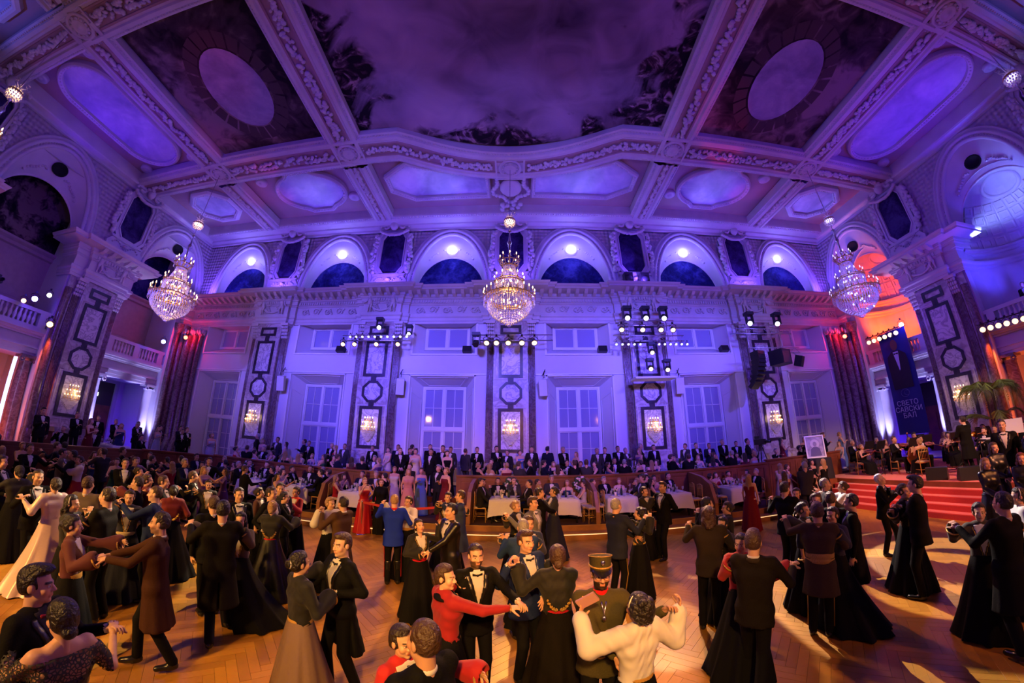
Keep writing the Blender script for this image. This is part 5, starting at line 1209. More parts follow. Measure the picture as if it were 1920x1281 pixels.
# ---- head, hair and hand templates
HEADS = {}
def head(sex, h, beard=0, hairline=True, hair=(.02, .015, .01)):
    key = ('h', sex, h)
    if key not in HEADS:
        F = Field((-.11, -.14, -.22), (.11, .14, .15), h); f = sex == 'f'
        F.ell((0, .015, .035), (.074, .094, .086), .0); F.ell((0, -.024, -.03), (.057 if not f else .054, .067, .086), .02)
        F.cap((-.027 if not f else -.019, -.022, -.070), (.027 if not f else .019, -.022, -.070), .031, k=.03); F.ell((0, -.066, -.098), (.019, .02, .017), .02)
        for sx in (-1, 1): F.ell((sx*.040, -.058, -.030), (.025, .024, .026), .02); F.cap((sx*.012, -.086, .022), (sx*.044, -.072, .020), .010, .008, .012)
        for sx in (-1, 1): F.ell((sx*.031, -.101, .003), (.016, .017, .0115), .010, 'sub')
        F.cap((0, -.084, .012), (0, -.108, -.027), .008, .0125, .010)
        for sx in (-1, 1): F.ell((sx*.012, -.096, -.031), (.009, .011, .008), .006); F.ell((sx*.031, -.078, .003), (.0155, .0125, .0125), .001)
        F.cap((-.019, -.084, -.058), (.019, -.084, -.058), .0075, k=.006); F.cap((-.015, -.083, -.069), (.015, -.083, -.069), .0085, k=.006)
        for sx in (-1, 1): F.ell((sx*.076, .012, -.006), (.011, .022, .031), .008)
        r = .044 if f else .053; F.cap((0, .018, -.05), (0, .028, -.185), r, r*1.08, .03); HEADS[key] = F.nets()
    V, Q = HEADS[key]; C = np.ones_like(V); x, y, z = V.T
    ax = np.abs(x); lp = np.clip(1.4-np.sqrt((ax/.023)**2+((z+.063)/.0115)**2), 0, .6)/.6*(y < -.074); C = C*(1-lp[:, None])+lp[:, None]*np.array((.78, .36, .36) if sex == 'f' else (.86, .60, .56))
    C[(np.hypot(ax-.045, z+.035) < .022) & (y < -.03)] *= (1.05, .90, .88)
    hc = np.array(hair)/np.array((.6, .36, .24))
    C[(np.abs(z-.025-.10*np.minimum(ax, .032)*.3) < (.0045 if sex == 'f' else .0058)) & (ax > .012) & (ax < .050) & (y < -.062)] = hc*.8+.04
    d = np.sqrt((ax-.031)**2+(y+.078)**2+(z-.003)**2); eye = (d < .0165) & (y < -.080) & (np.abs(z-.003) < .0075); C[eye] = (1.25, 1.9, 2.6)
    C[eye & (np.hypot(ax-.031, z-.003) < .0058)] = (.05, .05, .06); C[(y < -.078) & (np.abs(z-.0105) < .0028) & (np.abs(ax-.031) < .017)] = (.25, .2, .2)
    if beard:
        m = (z < -.035-.02*(y > -.02)) & (y < .01) & (z > -.135) & ~((ax < .021) & (np.abs(z+.063) < .011)) & ~((ax < .02) & (z > -.047)); C[m] = hc*beard+(1-beard)*C[m]
    if hairline:
        m = (z > .066+.35*np.maximum(-(y+.045), 0)) | ((y > .012) & (z > -.055+.3*np.maximum(.04-y, 0))); m &= ~((ax > .070) & (z < .03)); C[m] = hc*.75+.25*C[m]
    return V, Q, C
HAIRS = {}
def hair_shape(style, h):
    key = (style, h)
    if key in HAIRS: return HAIRS[key]
    F = Field((-.17, -.15, -.40), (.17, .22, .22), h); rng = random.Random(len(style)*7)
    big = .010 if style in ('short', 'fade', 'crop') else .016
    if style == 'crop': big = .006
    F.ell((0, .018, .042), (.075+big, .095+big, .086+big), .0); F.ell((0, .05, -.005), (.070+big, .055+big, .06+big), .02)
    X, Y, Z = F.full(); F.D = F.D+.55*np.clip(-.030-Y, 0, .03)*np.clip((.13-Z)/.05, 0, 1)
    if style == 'fade': F.ell((0, -.03, .105), (.062, .075, .038), .02)
    if style == 'mop': 
        for k in range(60): t = rng.uniform(0, 2*PI); F.ell((.085*math.cos(t), .02+.10*math.sin(t), rng.uniform(-.16, .09)), (.024, .024, .032), .008)
        F.ell((0, .05, -.07), (.095, .07, .105), .02)
    X, Y, Z = F.full()
    face = np.maximum(Y+.028-.25*np.maximum(Z-.02, 0), Z-.075-.10*(Y+.09)*0)      # front, below the hairline
    lo = -.052 if style in ('short', 'fade', 'crop') else -.17 if style == 'mop' else -.085
    F.D = np.maximum(F.D, -face); F.D = np.maximum(F.D, (lo+.5*np.maximum(.035-Y, 0)*1.2)-Z)
    ear = np.sqrt(((np.abs(X)-.080)/.022)**2+((Y-.004)/.026)**2+((Z+.012)/.040)**2)-1
    if style in ('short', 'fade', 'crop', 'bun', 'lowbun', 'topbun', 'bald'): F.D = np.maximum(F.D, -ear*.02)
    if style == 'bald': F.D = np.maximum(F.D, Z-.04+.0*X); F.D = np.maximum(F.D, -(Y-.0))
    if style == 'bun': F.ell((0, .128, .015), (.048, .036, .046), .012)
    if style == 'lowbun': F.ell((0, .112, -.055), (.050, .036, .042), .012)
    if style == 'topbun': F.ell((0, .075, .125), (.052, .050, .044), .012)
    if style in ('long', 'wavy'):
        for sx in (-1, 0, 1): F.cap((sx*.055, .055, -.03), (sx*.075, .075-.03*abs(sx), -.34), .045, .035, .03)
        if style == 'wavy':
            for k in range(40): F.ell((rng.uniform(-.10, .10), rng.uniform(.02, .11), rng.uniform(-.33, .05)), (.025, .022, .04), .012)
    if style == 'curly':
        for k in range(85):
            t = rng.uniform(0, PI); u = rng.uniform(-.6, 1.2); r = .093; F.ell((r*math.cos(t)*math.cos(u*.8), .03+r*math.sin(t)*1.05, .03+.10*math.sin(u)-.03), (.026, .026, .026), .006)
        for k in range(26): F.ell((rng.uniform(-.05, .05), rng.uniform(.07, .13), rng.uniform(-.11, .02)), (.024, .024, .024), .006)
    if style == 'pony': F.cap((0, .11, .05), (0, .15, -.22), .035, .022, .02)
    V, Q = F.nets(); HAIRS[key] = (V, Q); return V, Q
HANDS = {}
def hand_shape(pose, h):
    """right hand, wrist at origin, fingers along -Z, palm facing -Y... thumb on the +X side"""
    key = (pose, h)
    if key in HANDS: return HANDS[key]
    F = Field((-.09, -.11, -.22), (.11, .07, .04), h)
    F.cap((0, 0, .02), (0, 0, -.01), .027, .026, .01); F.ell((0, .0, -.052), (.040, .0155, .050), .015)
    curl = dict(open=.12, relax=.45, clasp=.85, grip=1.15)[pose]; spread = dict(open=.16, relax=.06, clasp=.02, grip=.02)[pose]
    for i, (x, L_) in enumerate(((.030, .070), (.010, .080), (-.011, .074), (-.030, .058))):
        p = np.array((x, 0, -.090)); a = curl*.5; sx = spread*(1.2-i)*.9
        for j, f in enumerate((.45, .30, .25)):
            d = np.array((math.sin(sx), -math.sin(a)*math.cos(sx), -math.cos(a)*math.cos(sx))); q = p+d*L_*f; F.cap(p, q, .0092-.0010*j, .0086-.0012*j, .004 if j == 0 else .002); p = q; a += curl*.75
    p = np.array((.030, -.004, -.030)); 
    for j, (d, L_) in enumerate((((.78, -.30, -.55), .040), ((.45, -.45-curl*.2, -.80), .034), ((.15, -.5-curl*.3, -.85), .026))):
        d = np.array(d); d /= np.linalg.norm(d); q = p+d*L_; F.cap(p, q, .0135-.0018*j, .0118-.0018*j, .006); p = q
    V, Q = F.nets(); HANDS[key] = (V, Q); return V, Q
def rotm(yaw=0, pitch=0, roll=0): return np.array(Matrix.Rotation(yaw, 3, 'Z') @ Matrix.Rotation(pitch, 3, 'X') @ Matrix.Rotation(roll, 3, 'Y'))
def unit(v): v = np.array(v, float); return v/max(np.linalg.norm(v), 1e-6)
def ik(Sh, T, a, b, pole):
    d = T-Sh; L_ = np.linalg.norm(d)
    if L_ > (a+b)*.985: d *= (a+b)*.985/L_; L_ = (a+b)*.985; T = Sh+d
    L_ = max(L_, abs(a-b)+.03); u = d/max(np.linalg.norm(d), 1e-6); x = (a*a-b*b+L_*L_)/(2*L_); hh = math.sqrt(max(a*a-x*x, 0)); p = np.array(pole, float); p = p-u*(p@u); p = unit(p)
    return Sh+u*x+p*hh, T
PERSONS = []
def person(x, y, z0=0., face=0., height=1.78, sex='m', outfit='tux', hair='short', hcol='dark', skin=0, hl=(0, 0, 0), armL='hang', armR='hang', stance=(0, 0), lod=1, col=None, col2=None, beard=0., sit=False,
           lean=0., label=None, group=None, legs=None, extras=(), shared=None, skirt=None, place=True):
    """builds (once) and places a figure. face: 0 towards the camera (-Y), +90 towards +X. Arms: a preset name or a wrist point in world space."""
    s = height/1.78; R = np.array(Matrix.Rotation(math.radians(face), 3, 'Z')); inv = R.T; base = np.array((x, y, z0))
    f = sex == 'f'; hc = (.013, .018, .022, .032)[lod]; hh = (.0048, .0072, .0102, .0145)[lod]; hd = (.0050, .0075, .0104, .0130)[lod]
    SHW, CH, WA, HI = (.158, .098, .085, .112) if f else (.182, .116, .108, .112); SZ_ = 1.425 if f else 1.445
    dz = -.47 if sit else 0.
    lv = np.array((0, -math.sin(lean), math.cos(lean)))
    def tor(px, py, pz):                                              # torso point with lean about the hips
        q = np.array((px, py, pz-.95)); return np.array((q[0], q[1]*math.cos(lean)-q[2]*math.sin(lean), .95+dz+q[1]*math.sin(lean)+q[2]*math.cos(lean)))
    Sh = {-1: tor(-SHW, .005, SZ_), 1: tor(SHW, .005, SZ_)}             # -1: own right arm (local -X), +1: own left
    UA, FA = (.275, .245) if f else (.29, .26)
    PRE = dict(hang=lambda e: tor(e*(SHW+.07), -.03, .86), bent=lambda e: tor(e*(SHW-.02), -.30, 1.10), lap=lambda e: tor(e*.13, -.36, 1.0), front=lambda e: tor(e*.05, -.24, 1.02), up=lambda e: tor(e*(SHW+.30), -.26, 1.42), chest=lambda e: tor(e*.06, -.26, 1.28),
               table=lambda e: tor(e*.18, -.38, 1.16), face=lambda e: tor(e*.10, -.22, 1.46), violL=lambda e: tor(e*.26, -.36, 1.40), violR=lambda e: tor(e*.20, -.36, 1.30), baton=lambda e: tor(e*.42, -.36, 1.55), wide=lambda e: tor(e*.52, -.25, 1.30), back=lambda e: tor(e*.10, -.40, 1.22), camera=lambda e: tor(e*.08, -.30, 1.34), high=lambda e: tor(e*.2, -.30, 1.66), fwd=lambda e: tor(e*.10, -.50, 1.12))
    EL, WR = {}, {}
    for e, a in ((-1, armR), (1, armL)):
        T = PRE[a](e) if isinstance(a, str) else inv @ (np.array(a, float)-base)/s
        pole = (e*.6, .35, -1.0) if (isinstance(a, str) and a in ('hang', 'bent', 'lap', 'front', 'table', 'chest', 'fwd')) else (e*.5, .15, -.9)
        EL[e], WR[e] = ik(Sh[e], np.array(T, float), UA, FA, pole)
    hp = {-1: np.array((-.088, 0, .93+dz)), 1: np.array((.088, 0, .93+dz))}; KN, AN = {}, {}
    st = {-1: stance[0], 1: stance[1]}
    for e in (-1, 1):
        if sit: KN[e] = np.array((e*.10, -.43, .50)); AN[e] = np.array((e*.10, -.40+.06*e, .085))
        else:
            fw = st[e]; AN[e] = np.array((e*.10, -fw, .085)); KN[e], AN[e] = ik(hp[e], AN[e], .43, .425, (0, -1, 0))
    allp = np.array([*Sh.values(), *EL.values(), *WR.values(), *hp.values(), *KN.values(), *AN.values()]); lo_, hi_ = allp.min(0)-.2, allp.max(0)+.2
    long_skirt = outfit in ('gown', 'folk', 'blouse', 'lacegown', 'longdress')
    NB = tor(0, .02, 1.50 if not f else 1.475); HCN = NB+np.array((0, -.012, .145 if not f else .14))+np.array((0, -hl[1]*.06, 0)); HR = rotm(math.radians(hl[0]), math.radians(hl[2]) if len(hl) > 2 else 0, 0)
    def torso(F, off=0., k=.05, arms=True, ra=(.050, .044, .036), bell=0., waist=True, puff=0.):
        F.cap(tor(-.085, .0, 1.31), tor(.085, .0, 1.31), CH+off, k=.0); F.cap(tor(-.055, .004, 1.10), tor(.055, .004, 1.10), WA+off, k=k); F.cap(tor(-.06, .005, 1.20), tor(.06, .005, 1.20), (CH+WA)/2-.004+off, k=k)
        F.cap(tor(-.075, .008, .96), tor(.075, .008, .96), HI+off, k=k); F.cap(tor(-SHW+.03, .01, SZ_-.012), tor(SHW-.03, .01, SZ_-.012), .058+off, k=k)
        F.cap(tor(-.05, .025, 1.455), tor(.05, .025, 1.455), .05+off, k=k)
        if f:
            for e in (-1, 1): F.ell(tor(e*.068, -.066, 1.270), (.056+off, .050+off, .058+off), .05)
        if arms:
            for e in (-1, 1):
                F.cap(Sh[e], EL[e], ra[0]+.008+puff, ra[1]+puff*1.2, .035); w_ = WR[e]-(WR[e]-EL[e])*.06; F.cap(EL[e], w_, ra[1]+puff*1.2, ra[2]+bell, .02)
                if bell: F.cap(EL[e]*.35+w_*.65+np.array((0, 0, -bell*.6)), w_+np.array((0, 0, -bell*1.1)), ra[2]+bell*.4, ra[2]+bell*.6, .03)
    def folds(F, a=.0022, fz=55):
        X, Y, Z = F.full(); F.D = F.D+a*np.sin(Z*fz+9*np.sin(X*14)+5*Y)*np.cos(X*31+Y*17)
    hcv = HAIRC[hcol]; PARTS = {}
    # ---------- body (skin): head and neck, arms, torso core, legs, hands
    Fb = Field(lo_, hi_, max(hc, .027)); dec = outfit in ('gown', 'lacegown')
    if dec: Fb = Field(lo_, hi_, hc)
    if dec: torso(Fb, -.006, .04, True, (.040, .034, .027))
    else:
        Fb.cap(Sh[-1], Sh[1], .045, k=0); Fb.cap(tor(0, .02, SZ_-.02), tor(0, .022, 1.49), .048, .045, .03)
        for e in (-1, 1): Fb.cap(Sh[e], EL[e], .038, .034, .02); Fb.cap(EL[e], WR[e], .034, .028, .02)
    if dec: Fb.cap(tor(0, .02, 1.40), tor(0, .022, 1.50), .046, .043, .03)
    if False:
        for e in (-1, 1): Fb.cap(hp[e], KN[e], .07, .045, .02); Fb.cap(KN[e], AN[e], .042, .035, .02)
    V, Q = Fb.nets(); C = np.ones_like(V); Vs, Qs, Cs = [V], [Q], [C]; nV = len(V)
    hv, hq, hcl = head(sex, hh, beard, True, hcv); hs = .955 if f else 1.0
    Vs.append((hv*hs) @ HR.T+HCN); Qs.append(hq+nV); Cs.append(hcl); nV += len(hv)
    for e, a in ((-1, armR), (1, armL)):
        ps = 'relax' if isinstance(a, str) and a in ('hang', 'lap', 'front', 'bent') else 'clasp' if isinstance(a, str) else 'open'
        if ('clasp' in extras) or ('claspL' in extras and e == 1) or ('claspR' in extras and e == -1): ps = 'clasp'
        v, q = hand_shape(ps, hd); v = v.copy(); q = q.copy()
        if f: v = v*.9
        # frame: fingers (-Z) along the forearm, palm (-Y) towards the body midline / down
        d = unit(WR[e]-EL[e]); pn = np.array((-e*.8, -.2, -.35)) if d[2] < -.6 else np.array((-e*.25, .2 if ps == 'open' else 0., -.9)); pn = pn-d*(d@pn); pn = unit(pn)
        if ps == 'open' and not isinstance(a, str): t = np.array((0, .75, -.2))if False else np.array((-e*.9, .0, -.2)); d2 = unit(d*.75+np.array((-e*.45, -.1, .0))); d = d2; pn = np.array((-e*.15, .9, -.25)); pn = unit(pn-d*(d@pn))
        ex = np.cross(-pn, -d)*1.0; M = np.stack([ex, -pn, -d], 1); 
        if e == 1: v[:, 0] *= -1; q = q[:, ::-1]
        Vs.append(v @ M.T+WR[e]-d*.0); Qs.append(q+nV); Cs.append(np.ones_like(v)); nV += len(v)
    V, Q, C = np.concatenate(Vs), np.concatenate(Qs), np.concatenate(Cs); PARTS['person'] = (V, Q, SKIN, SKINS[skin % 4], C)
    # ---------- hair
    if hair:
        v, q = hair_shape(hair, hh*1.35); PARTS['hair'] = ((v*hs) @ HR.T+HCN, q, HAIRM, hcv, None)
    # ---------- clothes
    def add(name, F, m, c): v, q = F.nets(); PARTS[name] = (v, q, m, c, None)
    col = col or (.012, .012, .014)
    man = outfit in ('tux', 'tails', 'frock', 'uniform', 'vest', 'skirtcoat')
    if man:
        F = Field(lo_, hi_, hc); off = .012; torso(F, off, .045, True, (.056, .050, .044))
        hem, full_ = dict(tux=(.80, 1), tails=(.47, 0), frock=(.50, 1), uniform=(.78, 1), vest=(1.0, 1), skirtcoat=(.58, 1))[outfit]; hem += dz
        if sit: hem = max(hem, .43)
        fl = (.96-(hem-dz))*.18
        cut = None
        if not full_:
            cut = lambda X, Y, Z: np.maximum((.02-Y)-1.1*np.maximum(Z-(.92+dz), 0)*4, -(.06+.0*Z)-np.abs(X)+0*Z-1) if True else None
        if outfit != 'vest' and hem < .93+dz: F.frustum([1.06+dz, .95+dz, hem], [.150 if not f else .14, .185, .185+fl*.7], [.118, .135, .135+fl*.6], [0, 0, 0], [.005, .01, .015+(.05 if not full_ else fl*.3)], .03, 9 if outfit in ('frock', 'skirtcoat') else 0, .035, cut)
        if outfit == 'tails' and not sit:                           # slit between the tails
            X, Y, Z = F.full(); F.D = np.maximum(F.D, -np.maximum(np.abs(X)-.008, np.maximum(Z-.80, .07-Y)))
        if hc < .02: folds(F)
        add('jacket', F, SATIN if 'shiny' in extras else CLOTH, col)
        jd = F.D
        if outfit in ('tux', 'tails', 'frock', 'vest') and 'closed' not in extras:
            zv = 1.12+dz; h2 = hc*.75; G = Field(tor(-.16, -.20, 1.05)-.06, tor(.16, .08, 1.56)+.05, h2); torso(G, off+.006, .045, False); X, Y, Z = G.full(); wz = .078*np.clip((Z-zv)/(1.46+dz-zv), 0, 1.1)
            body = np.maximum(G.D, np.maximum(np.abs(X)-wz, np.maximum(Y+.02, np.maximum(zv-Z, Z-(1.49+dz))))); G.D = body
            cc = NB+np.array((0, .004, -.012)); ring = np.sqrt((np.sqrt((X-cc[0])**2+(Y-cc[1])**2)-.060)**2+((Z-cc[2])*.55)**2)-.0115; G.D = np.minimum(G.D, ring)
            add('shirt', G, CLOTH if 'darkshirt' in extras else SHIRT, (.03, .025, .035))
            if lod < 3:
                G = Field(tor(-.18, -.22, 1.05)-.05, tor(.18, .05, 1.52)+.04, h2); torso(G, off+.011, .045, False); X, Y, Z = G.full(); wz = .078*np.clip((Z-zv)/(1.46+dz-zv), 0, 1.1); lw = .012+.040*np.clip((Z-zv)/.22, 0, 1)
                G.D = np.maximum(G.D, np.maximum(np.abs(np.abs(X)-wz-lw*.5)-lw*.5, np.maximum(Y+.01, np.maximum(zv-Z, Z-(1.465+dz))))); add('lapel', G, SATIN, tuple(min(1, v*1.25+.004) for v in col))
            b = MB(); c0 = NB+np.array((0, -.088, -.045))
            for e in (-1, 1): b.add([c0+A3(0, -.004, -.008), c0+A3(0, -.004, .008), c0+A3(e*.055, -.002, .026), c0+A3(e*.055, -.002, -.026), c0+A3(0, .012, 0), c0+A3(e*.055, .010, 0)], [(0, 1, 2, 3), (1, 4, 5, 2), (4, 0, 3, 5), (2, 5, 3)])
            b.cbox(c0+A3(0, -.004, 0), .018, .018, .022)
            if lod < 3 and 'notie' not in extras: PARTS['bow_tie'] = (np.array(b.v), b.f, SATIN, col2 or (.010, .010, .012), None)
            if lod < 3:
                for e in (-1, 1): G = Field(WR[e]-.1, WR[e]+.1, hc*.8); d = unit(WR[e]-EL[e]); G.cap(WR[e]-d*.03, WR[e]-d*.006, .040, .039, .0); add('shirt_cuff' if e < 0 else 'shirt_cuff.', G, SHIRT, (.8, .8, .8))
        if man and 'closed' in extras and lod < 3:
            G = Field(NB-.13, NB+.10, hc*.8); cc = NB+np.array((0, .004, -.012)); X, Y, Z = G.full(); G.D = np.minimum(G.D, np.sqrt((np.sqrt((X-cc[0])**2+(Y-cc[1])**2)-.060)**2+((Z-cc[2]-.008)*.5)**2)-.013); add('shirt_collar', G, SHIRT, (.8, .8, .8))
            G = Field(NB-.15, NB+.10, hc*.8); X, Y, Z = G.full(); G.D = np.minimum(G.D, np.sqrt((np.sqrt((X-cc[0])**2+((Y-cc[1])*.95)**2)-.072)**2+((Z-cc[2]+.014)*.6)**2)-.017); add('coat_collar', G, CLOTH, tuple(v*1.15+.002 for v in col))
        if outfit in ('uniform', 'skirtcoat'):
            G = Field(NB-.13, NB+.10, hc*.8); cc = NB+np.array((0, .004, -.015)); X, Y, Z = G.full(); G.D = np.maximum(np.abs(np.sqrt((X-cc[0])**2+((Y-cc[1])*1.0)**2)-.064)-.009, np.abs(Z-cc[2]-.012+.25*(Y-cc[1])*0)-.030); add('collar', G, CLOTH, col2 or (.3, .01, .01))
        # trousers and shoes
        F = Field(np.minimum(lo_, (-.3, -.6, 0)), np.array((hi_[0], hi_[1], 1.1)), hc*1.3); tr = (.012, .012, .016) if 'trousers' not in (legs or {}) else legs['trousers']
        F.cap(np.array((-.07, .01, .95+dz)), np.array((.07, .01, .95+dz)), .115, k=0)
        for e in (-1, 1): F.cap(hp[e], KN[e], .090, .066, .02); F.cap(KN[e], AN[e]+np.array((0, .01, -.0)), .066, .058, .02)
        add('trousers', F, CLOTH, tr)
        boots = 'boots' in extras
        for e in (-1, 1):
            a = AN[e]; G = Field(a+np.array((-.07, -.25, -.1)), a+np.array((.07, .12, .40 if boots else .06)), hc*.8); G.cap(a+A3(0, .03, -.045), a+A3(0, -.02, -.05), .042, .044, 0); G.cap(a+A3(0, -.02, -.052), a+A3(e*.012, -.16, -.058), .044, .034, .03); G.cap(a+A3(0, .01, 0), a+A3(0, .0, -.04), .046, .044, .02)
            if boots: G.cap(a, KN[e]*.8+a*.2, .058, .070, .02)
            X, Y, Z = G.full(); G.D = np.maximum(G.D, (a[2]-.084)-Z); v, q = G.nets(); PARTS['shoe' if e < 0 else 'shoe.'] = (v, q, LEATH, (0, 0, 0), None)
    else:
        sk = skirt or {}; hemr = sk.get('r', .40); sway = sk.get('sway', (0, 0)); sc_ = sk.get('col', (.012, .012, .016)); n, rows = ((72, 22), (60, 16), (48, 12), (28, 8))[lod]; sv = []; ph = x*3+y
        top = 1.08; bot = sk.get('z', .02); cen0 = tor(0, .005, top)
        for j in range(rows+1):
            t = j/rows; zz = (top+dz)*(1-t)+bot*t if not sit else None; 
            rx = np.interp(t, [0, .10, .22, 1], [WA+.06, HI+.065, HI+.10, hemr]); ry = np.interp(t, [0, .10, .22, 1], [WA+.025, HI+.03, HI+.06, hemr*.92])
            c_ = cen0*(1-t)+np.array((sway[0]*t, sway[1]*t, bot))*t
            if sit:                                                   # lap then down to the floor
                p_ = np.interp(t, [0, .25, .6, 1], [0, 1, 2, 3]); zz = np.interp(t, [0, .22, .55, 1], [top+dz, .53, .50, .04]); c_ = np.array((0, np.interp(t, [0, .22, .55, 1], [0, -.06, -.26, -.34]), zz)); rx = np.interp(t, [0, .2, .55, 1], [.15, .21, .24, .28]); ry = np.interp(t, [0, .2, .55, 1], [.11, .17, .24, .22])
            for k in range(n):
                a = 2*PI*k/n; w_ = 1+(.085*math.sin(a*9+ph+1.5*t)+.050*math.sin(a*17+ph*2))*t*(1 if not sit else .5); sv.append((c_[0]+rx*w_*math.cos(a), c_[1]+ry*w_*math.sin(a), zz if sit else c_[2]))
        fq = np.array([(j*n+k, (j+1)*n+k, (j+1)*n+(k+1) % n, j*n+(k+1) % n) for j in range(rows) for k in range(n)]); PARTS['skirt'] = (np.array(sv), fq, SATIN if sk.get('satin') else CLOTH, sc_, None)
        F = Field(lo_, hi_, hc)
        if outfit in ('gown', 'lacegown', 'longdress'):
            nl = sk.get('neck', 1.37)+dz; torso(F, .007, .04, outfit == 'longdress', (.046, .042, .034), sk.get('bell', 0.), True, sk.get('puff', 0.)); X, Y, Z = F.full()
            if outfit != 'longdress': F.D = np.maximum(F.D, Z-nl-.15*np.abs(X)*0)
            F.D = np.maximum(F.D, (1.0+dz)-Z+.0) if not sit else np.maximum(F.D, .52-Z)
            if hc < .02: folds(F, .003)
            add('bodice', F, SATIN if sk.get('satin') else CLOTH, col)
            if outfit == 'lacegown':
                G = Field(lo_, hi_, hc*.8); torso(G, .012, .04, True, (.052, .050, .034)); X, Y, Z = G.full(); G.D = np.maximum(G.D, np.maximum(1.22+dz-Z-.25*np.maximum(np.abs(X)-.12, 0), Z-(1.41+dz))); G.D = np.maximum(G.D, np.abs(X)-.30); add('lace_capelet', G, LACE, (0, 0, 0))
        else:
            bell = 0. if 'nobell' in extras else .052 if outfit == 'folk' else .02; torso(F, .010, .04, True, (.056, .052, .038) if outfit == 'folk' else (.060, .066, .045), bell, True, 0. if outfit == 'folk' else .014); X, Y, Z = F.full(); F.D = np.maximum(F.D, (1.04+dz)-Z)
            if bell > .04:
                for e in (-1, 1): d = unit(WR[e]-EL[e]); w_ = WR[e]-(WR[e]-EL[e])*.06; c_ = w_+np.array((0, 0, -bell*.55)); F.cap(c_-d*.02, c_+d*.16, .04, .10, 0, 'sub')
                X, Y, Z = F.full()
            if hc < .02: folds(F, .004)
            add('jacket' if outfit == 'folk' else 'blouse', F, VELVET if outfit == 'folk' else SHIRT, col)
            G = Field(tor(-.16, -.22, 1.05)-.05, tor(.16, .10, 1.54)+.04, hc*.8); torso(G, .016, .04, False); X, Y, Z = G.full(); wz = .10*np.clip((Z-(1.06+dz))/(.38), .12, 1)
            cc = NB+np.array((0, .0, -.012))
            if outfit == 'folk' and 'plain' not in extras:
                G.D = np.maximum(G.D, np.maximum(np.abs(X)-wz, np.maximum(Y+.03, np.maximum(1.07+dz-Z, Z-(1.47+dz))))); ring = np.sqrt((np.sqrt((X-cc[0])**2+(Y-cc[1])**2)-.056)**2+((Z-cc[2])*.5)**2)-.010; G.D = np.minimum(G.D, ring); add('white_blouse', G, SHIRT, (.8, .8, .8))
                if lod < 3:
                    G = Field(tor(-.18, -.24, 1.05)-.05, tor(.18, .10, 1.54)+.04, hc*.8); torso(G, .020, .04, False); X, Y, Z = G.full(); wz = .10*np.clip((Z-(1.06+dz))/(.38), .12, 1); e_ = np.maximum(np.abs(np.abs(X)-wz-.009)-.009, Y+.02); G.D = np.maximum(G.D, np.maximum(e_, np.maximum(1.06+dz-Z, Z-(1.45+dz))))
                    add('gold_trim', G, GOLDT, (0, 0, 0))
            if lod < 3:
                for e in (-1, 1):                                     # cuff bands
                    d = unit(WR[e]-EL[e]); w_ = WR[e]-(WR[e]-EL[e])*.06; R_ = (.036+bell*.92); c_ = w_+np.array((0, 0, -bell*.55)); b = MB(); up = unit(np.cross(d, (0, 1, .2))); sd = np.cross(d, up); pts = []
                    for k in range(21): t = 2*PI*k/20; pts.append(c_+d*.03+(up*math.cos(t)+sd*math.sin(t))*R_)
                    b.tube([p for p in pts], .011 if bell > .04 else .006, 6, 0, False); PARTS['cuff_trim' if e < 0 else 'cuff_trim.'] = (np.array(b.v), b.f, GOLDT, (0, 0, 0), None)
        if 'sash' in sk:
            b = MB(); pr = [(1.0, .0), (1.05, .01), (1.06, .05), (1.05, .09), (1.0, .10)]; b.lathe([(r, zz) for r, zz in pr], n=32); v = np.array(b.v); v[:, 0] *= WA+.058; v[:, 1] *= WA+.030; v[:, 2] += .985+dz; PARTS['sash'] = (v, b.f, sk.get('sashm', CLOTH), sk['sash'], None)
        if 'embroid' in sk:                                           # gold embroidery on the back
            b = MB()
            for e in (-1, 1):
                for k in range(14): t = k/13; p = tor(e*(.02+.095*t), 0, 1.10+.10*t*t+.01*math.sin(k*2)); p[1] = .118+.010*t+WA*.10; b.blob(p, (.014, .010, .016))
            PARTS['gold_embroidery'] = (np.array(b.v), b.f, GOLDT, (0, 0, 0), None)
    # ---------- extras
    ex_ = set(extras); HW = lambda p: (np.array(p, float)*hs) @ HR.T+HCN
    def madd(nm, b, m, c=(0, 0, 0)): PARTS[nm] = (np.array(b.v), b.f, m, c, None)
    def ringpts(fn, n=28): return [fn(2*PI*k/n) for k in range(n+1)]
    if 'headband' in ex_: b = MB(); b.tube([HW((.094*math.cos(t), .0+.01*math.sin(t), .035+.098*math.sin(t))) for t in [PI*k/20-.1 for k in range(23)]], .007, 6); madd('headband', b, mat('pearl_band', (.75, .70, .62), .35))
    if 'hairring' in ex_: b = MB(); b.tube(ringpts(lambda t: HW((.046*math.cos(t), .118, .015+.044*math.sin(t)))), .008, 6, 0, False); madd('hair_ring', b, SHIRT)
    if 'glasses' in ex_:
        b = MB()
        for e in (-1, 1): b.tube(ringpts(lambda t: HW((e*.033+.024*math.cos(t), -.104, .003+.019*math.sin(t))), 16), .0016, 5, 0, False); b.tube([HW((e*.057, -.102, .006)), HW((e*.082, .0, .008))], .0022, 5)
        b.tube([HW((-.009, -.106, .006)), HW((.009, -.106, .006))], .0022, 5); madd('spectacles', b, BLACK)
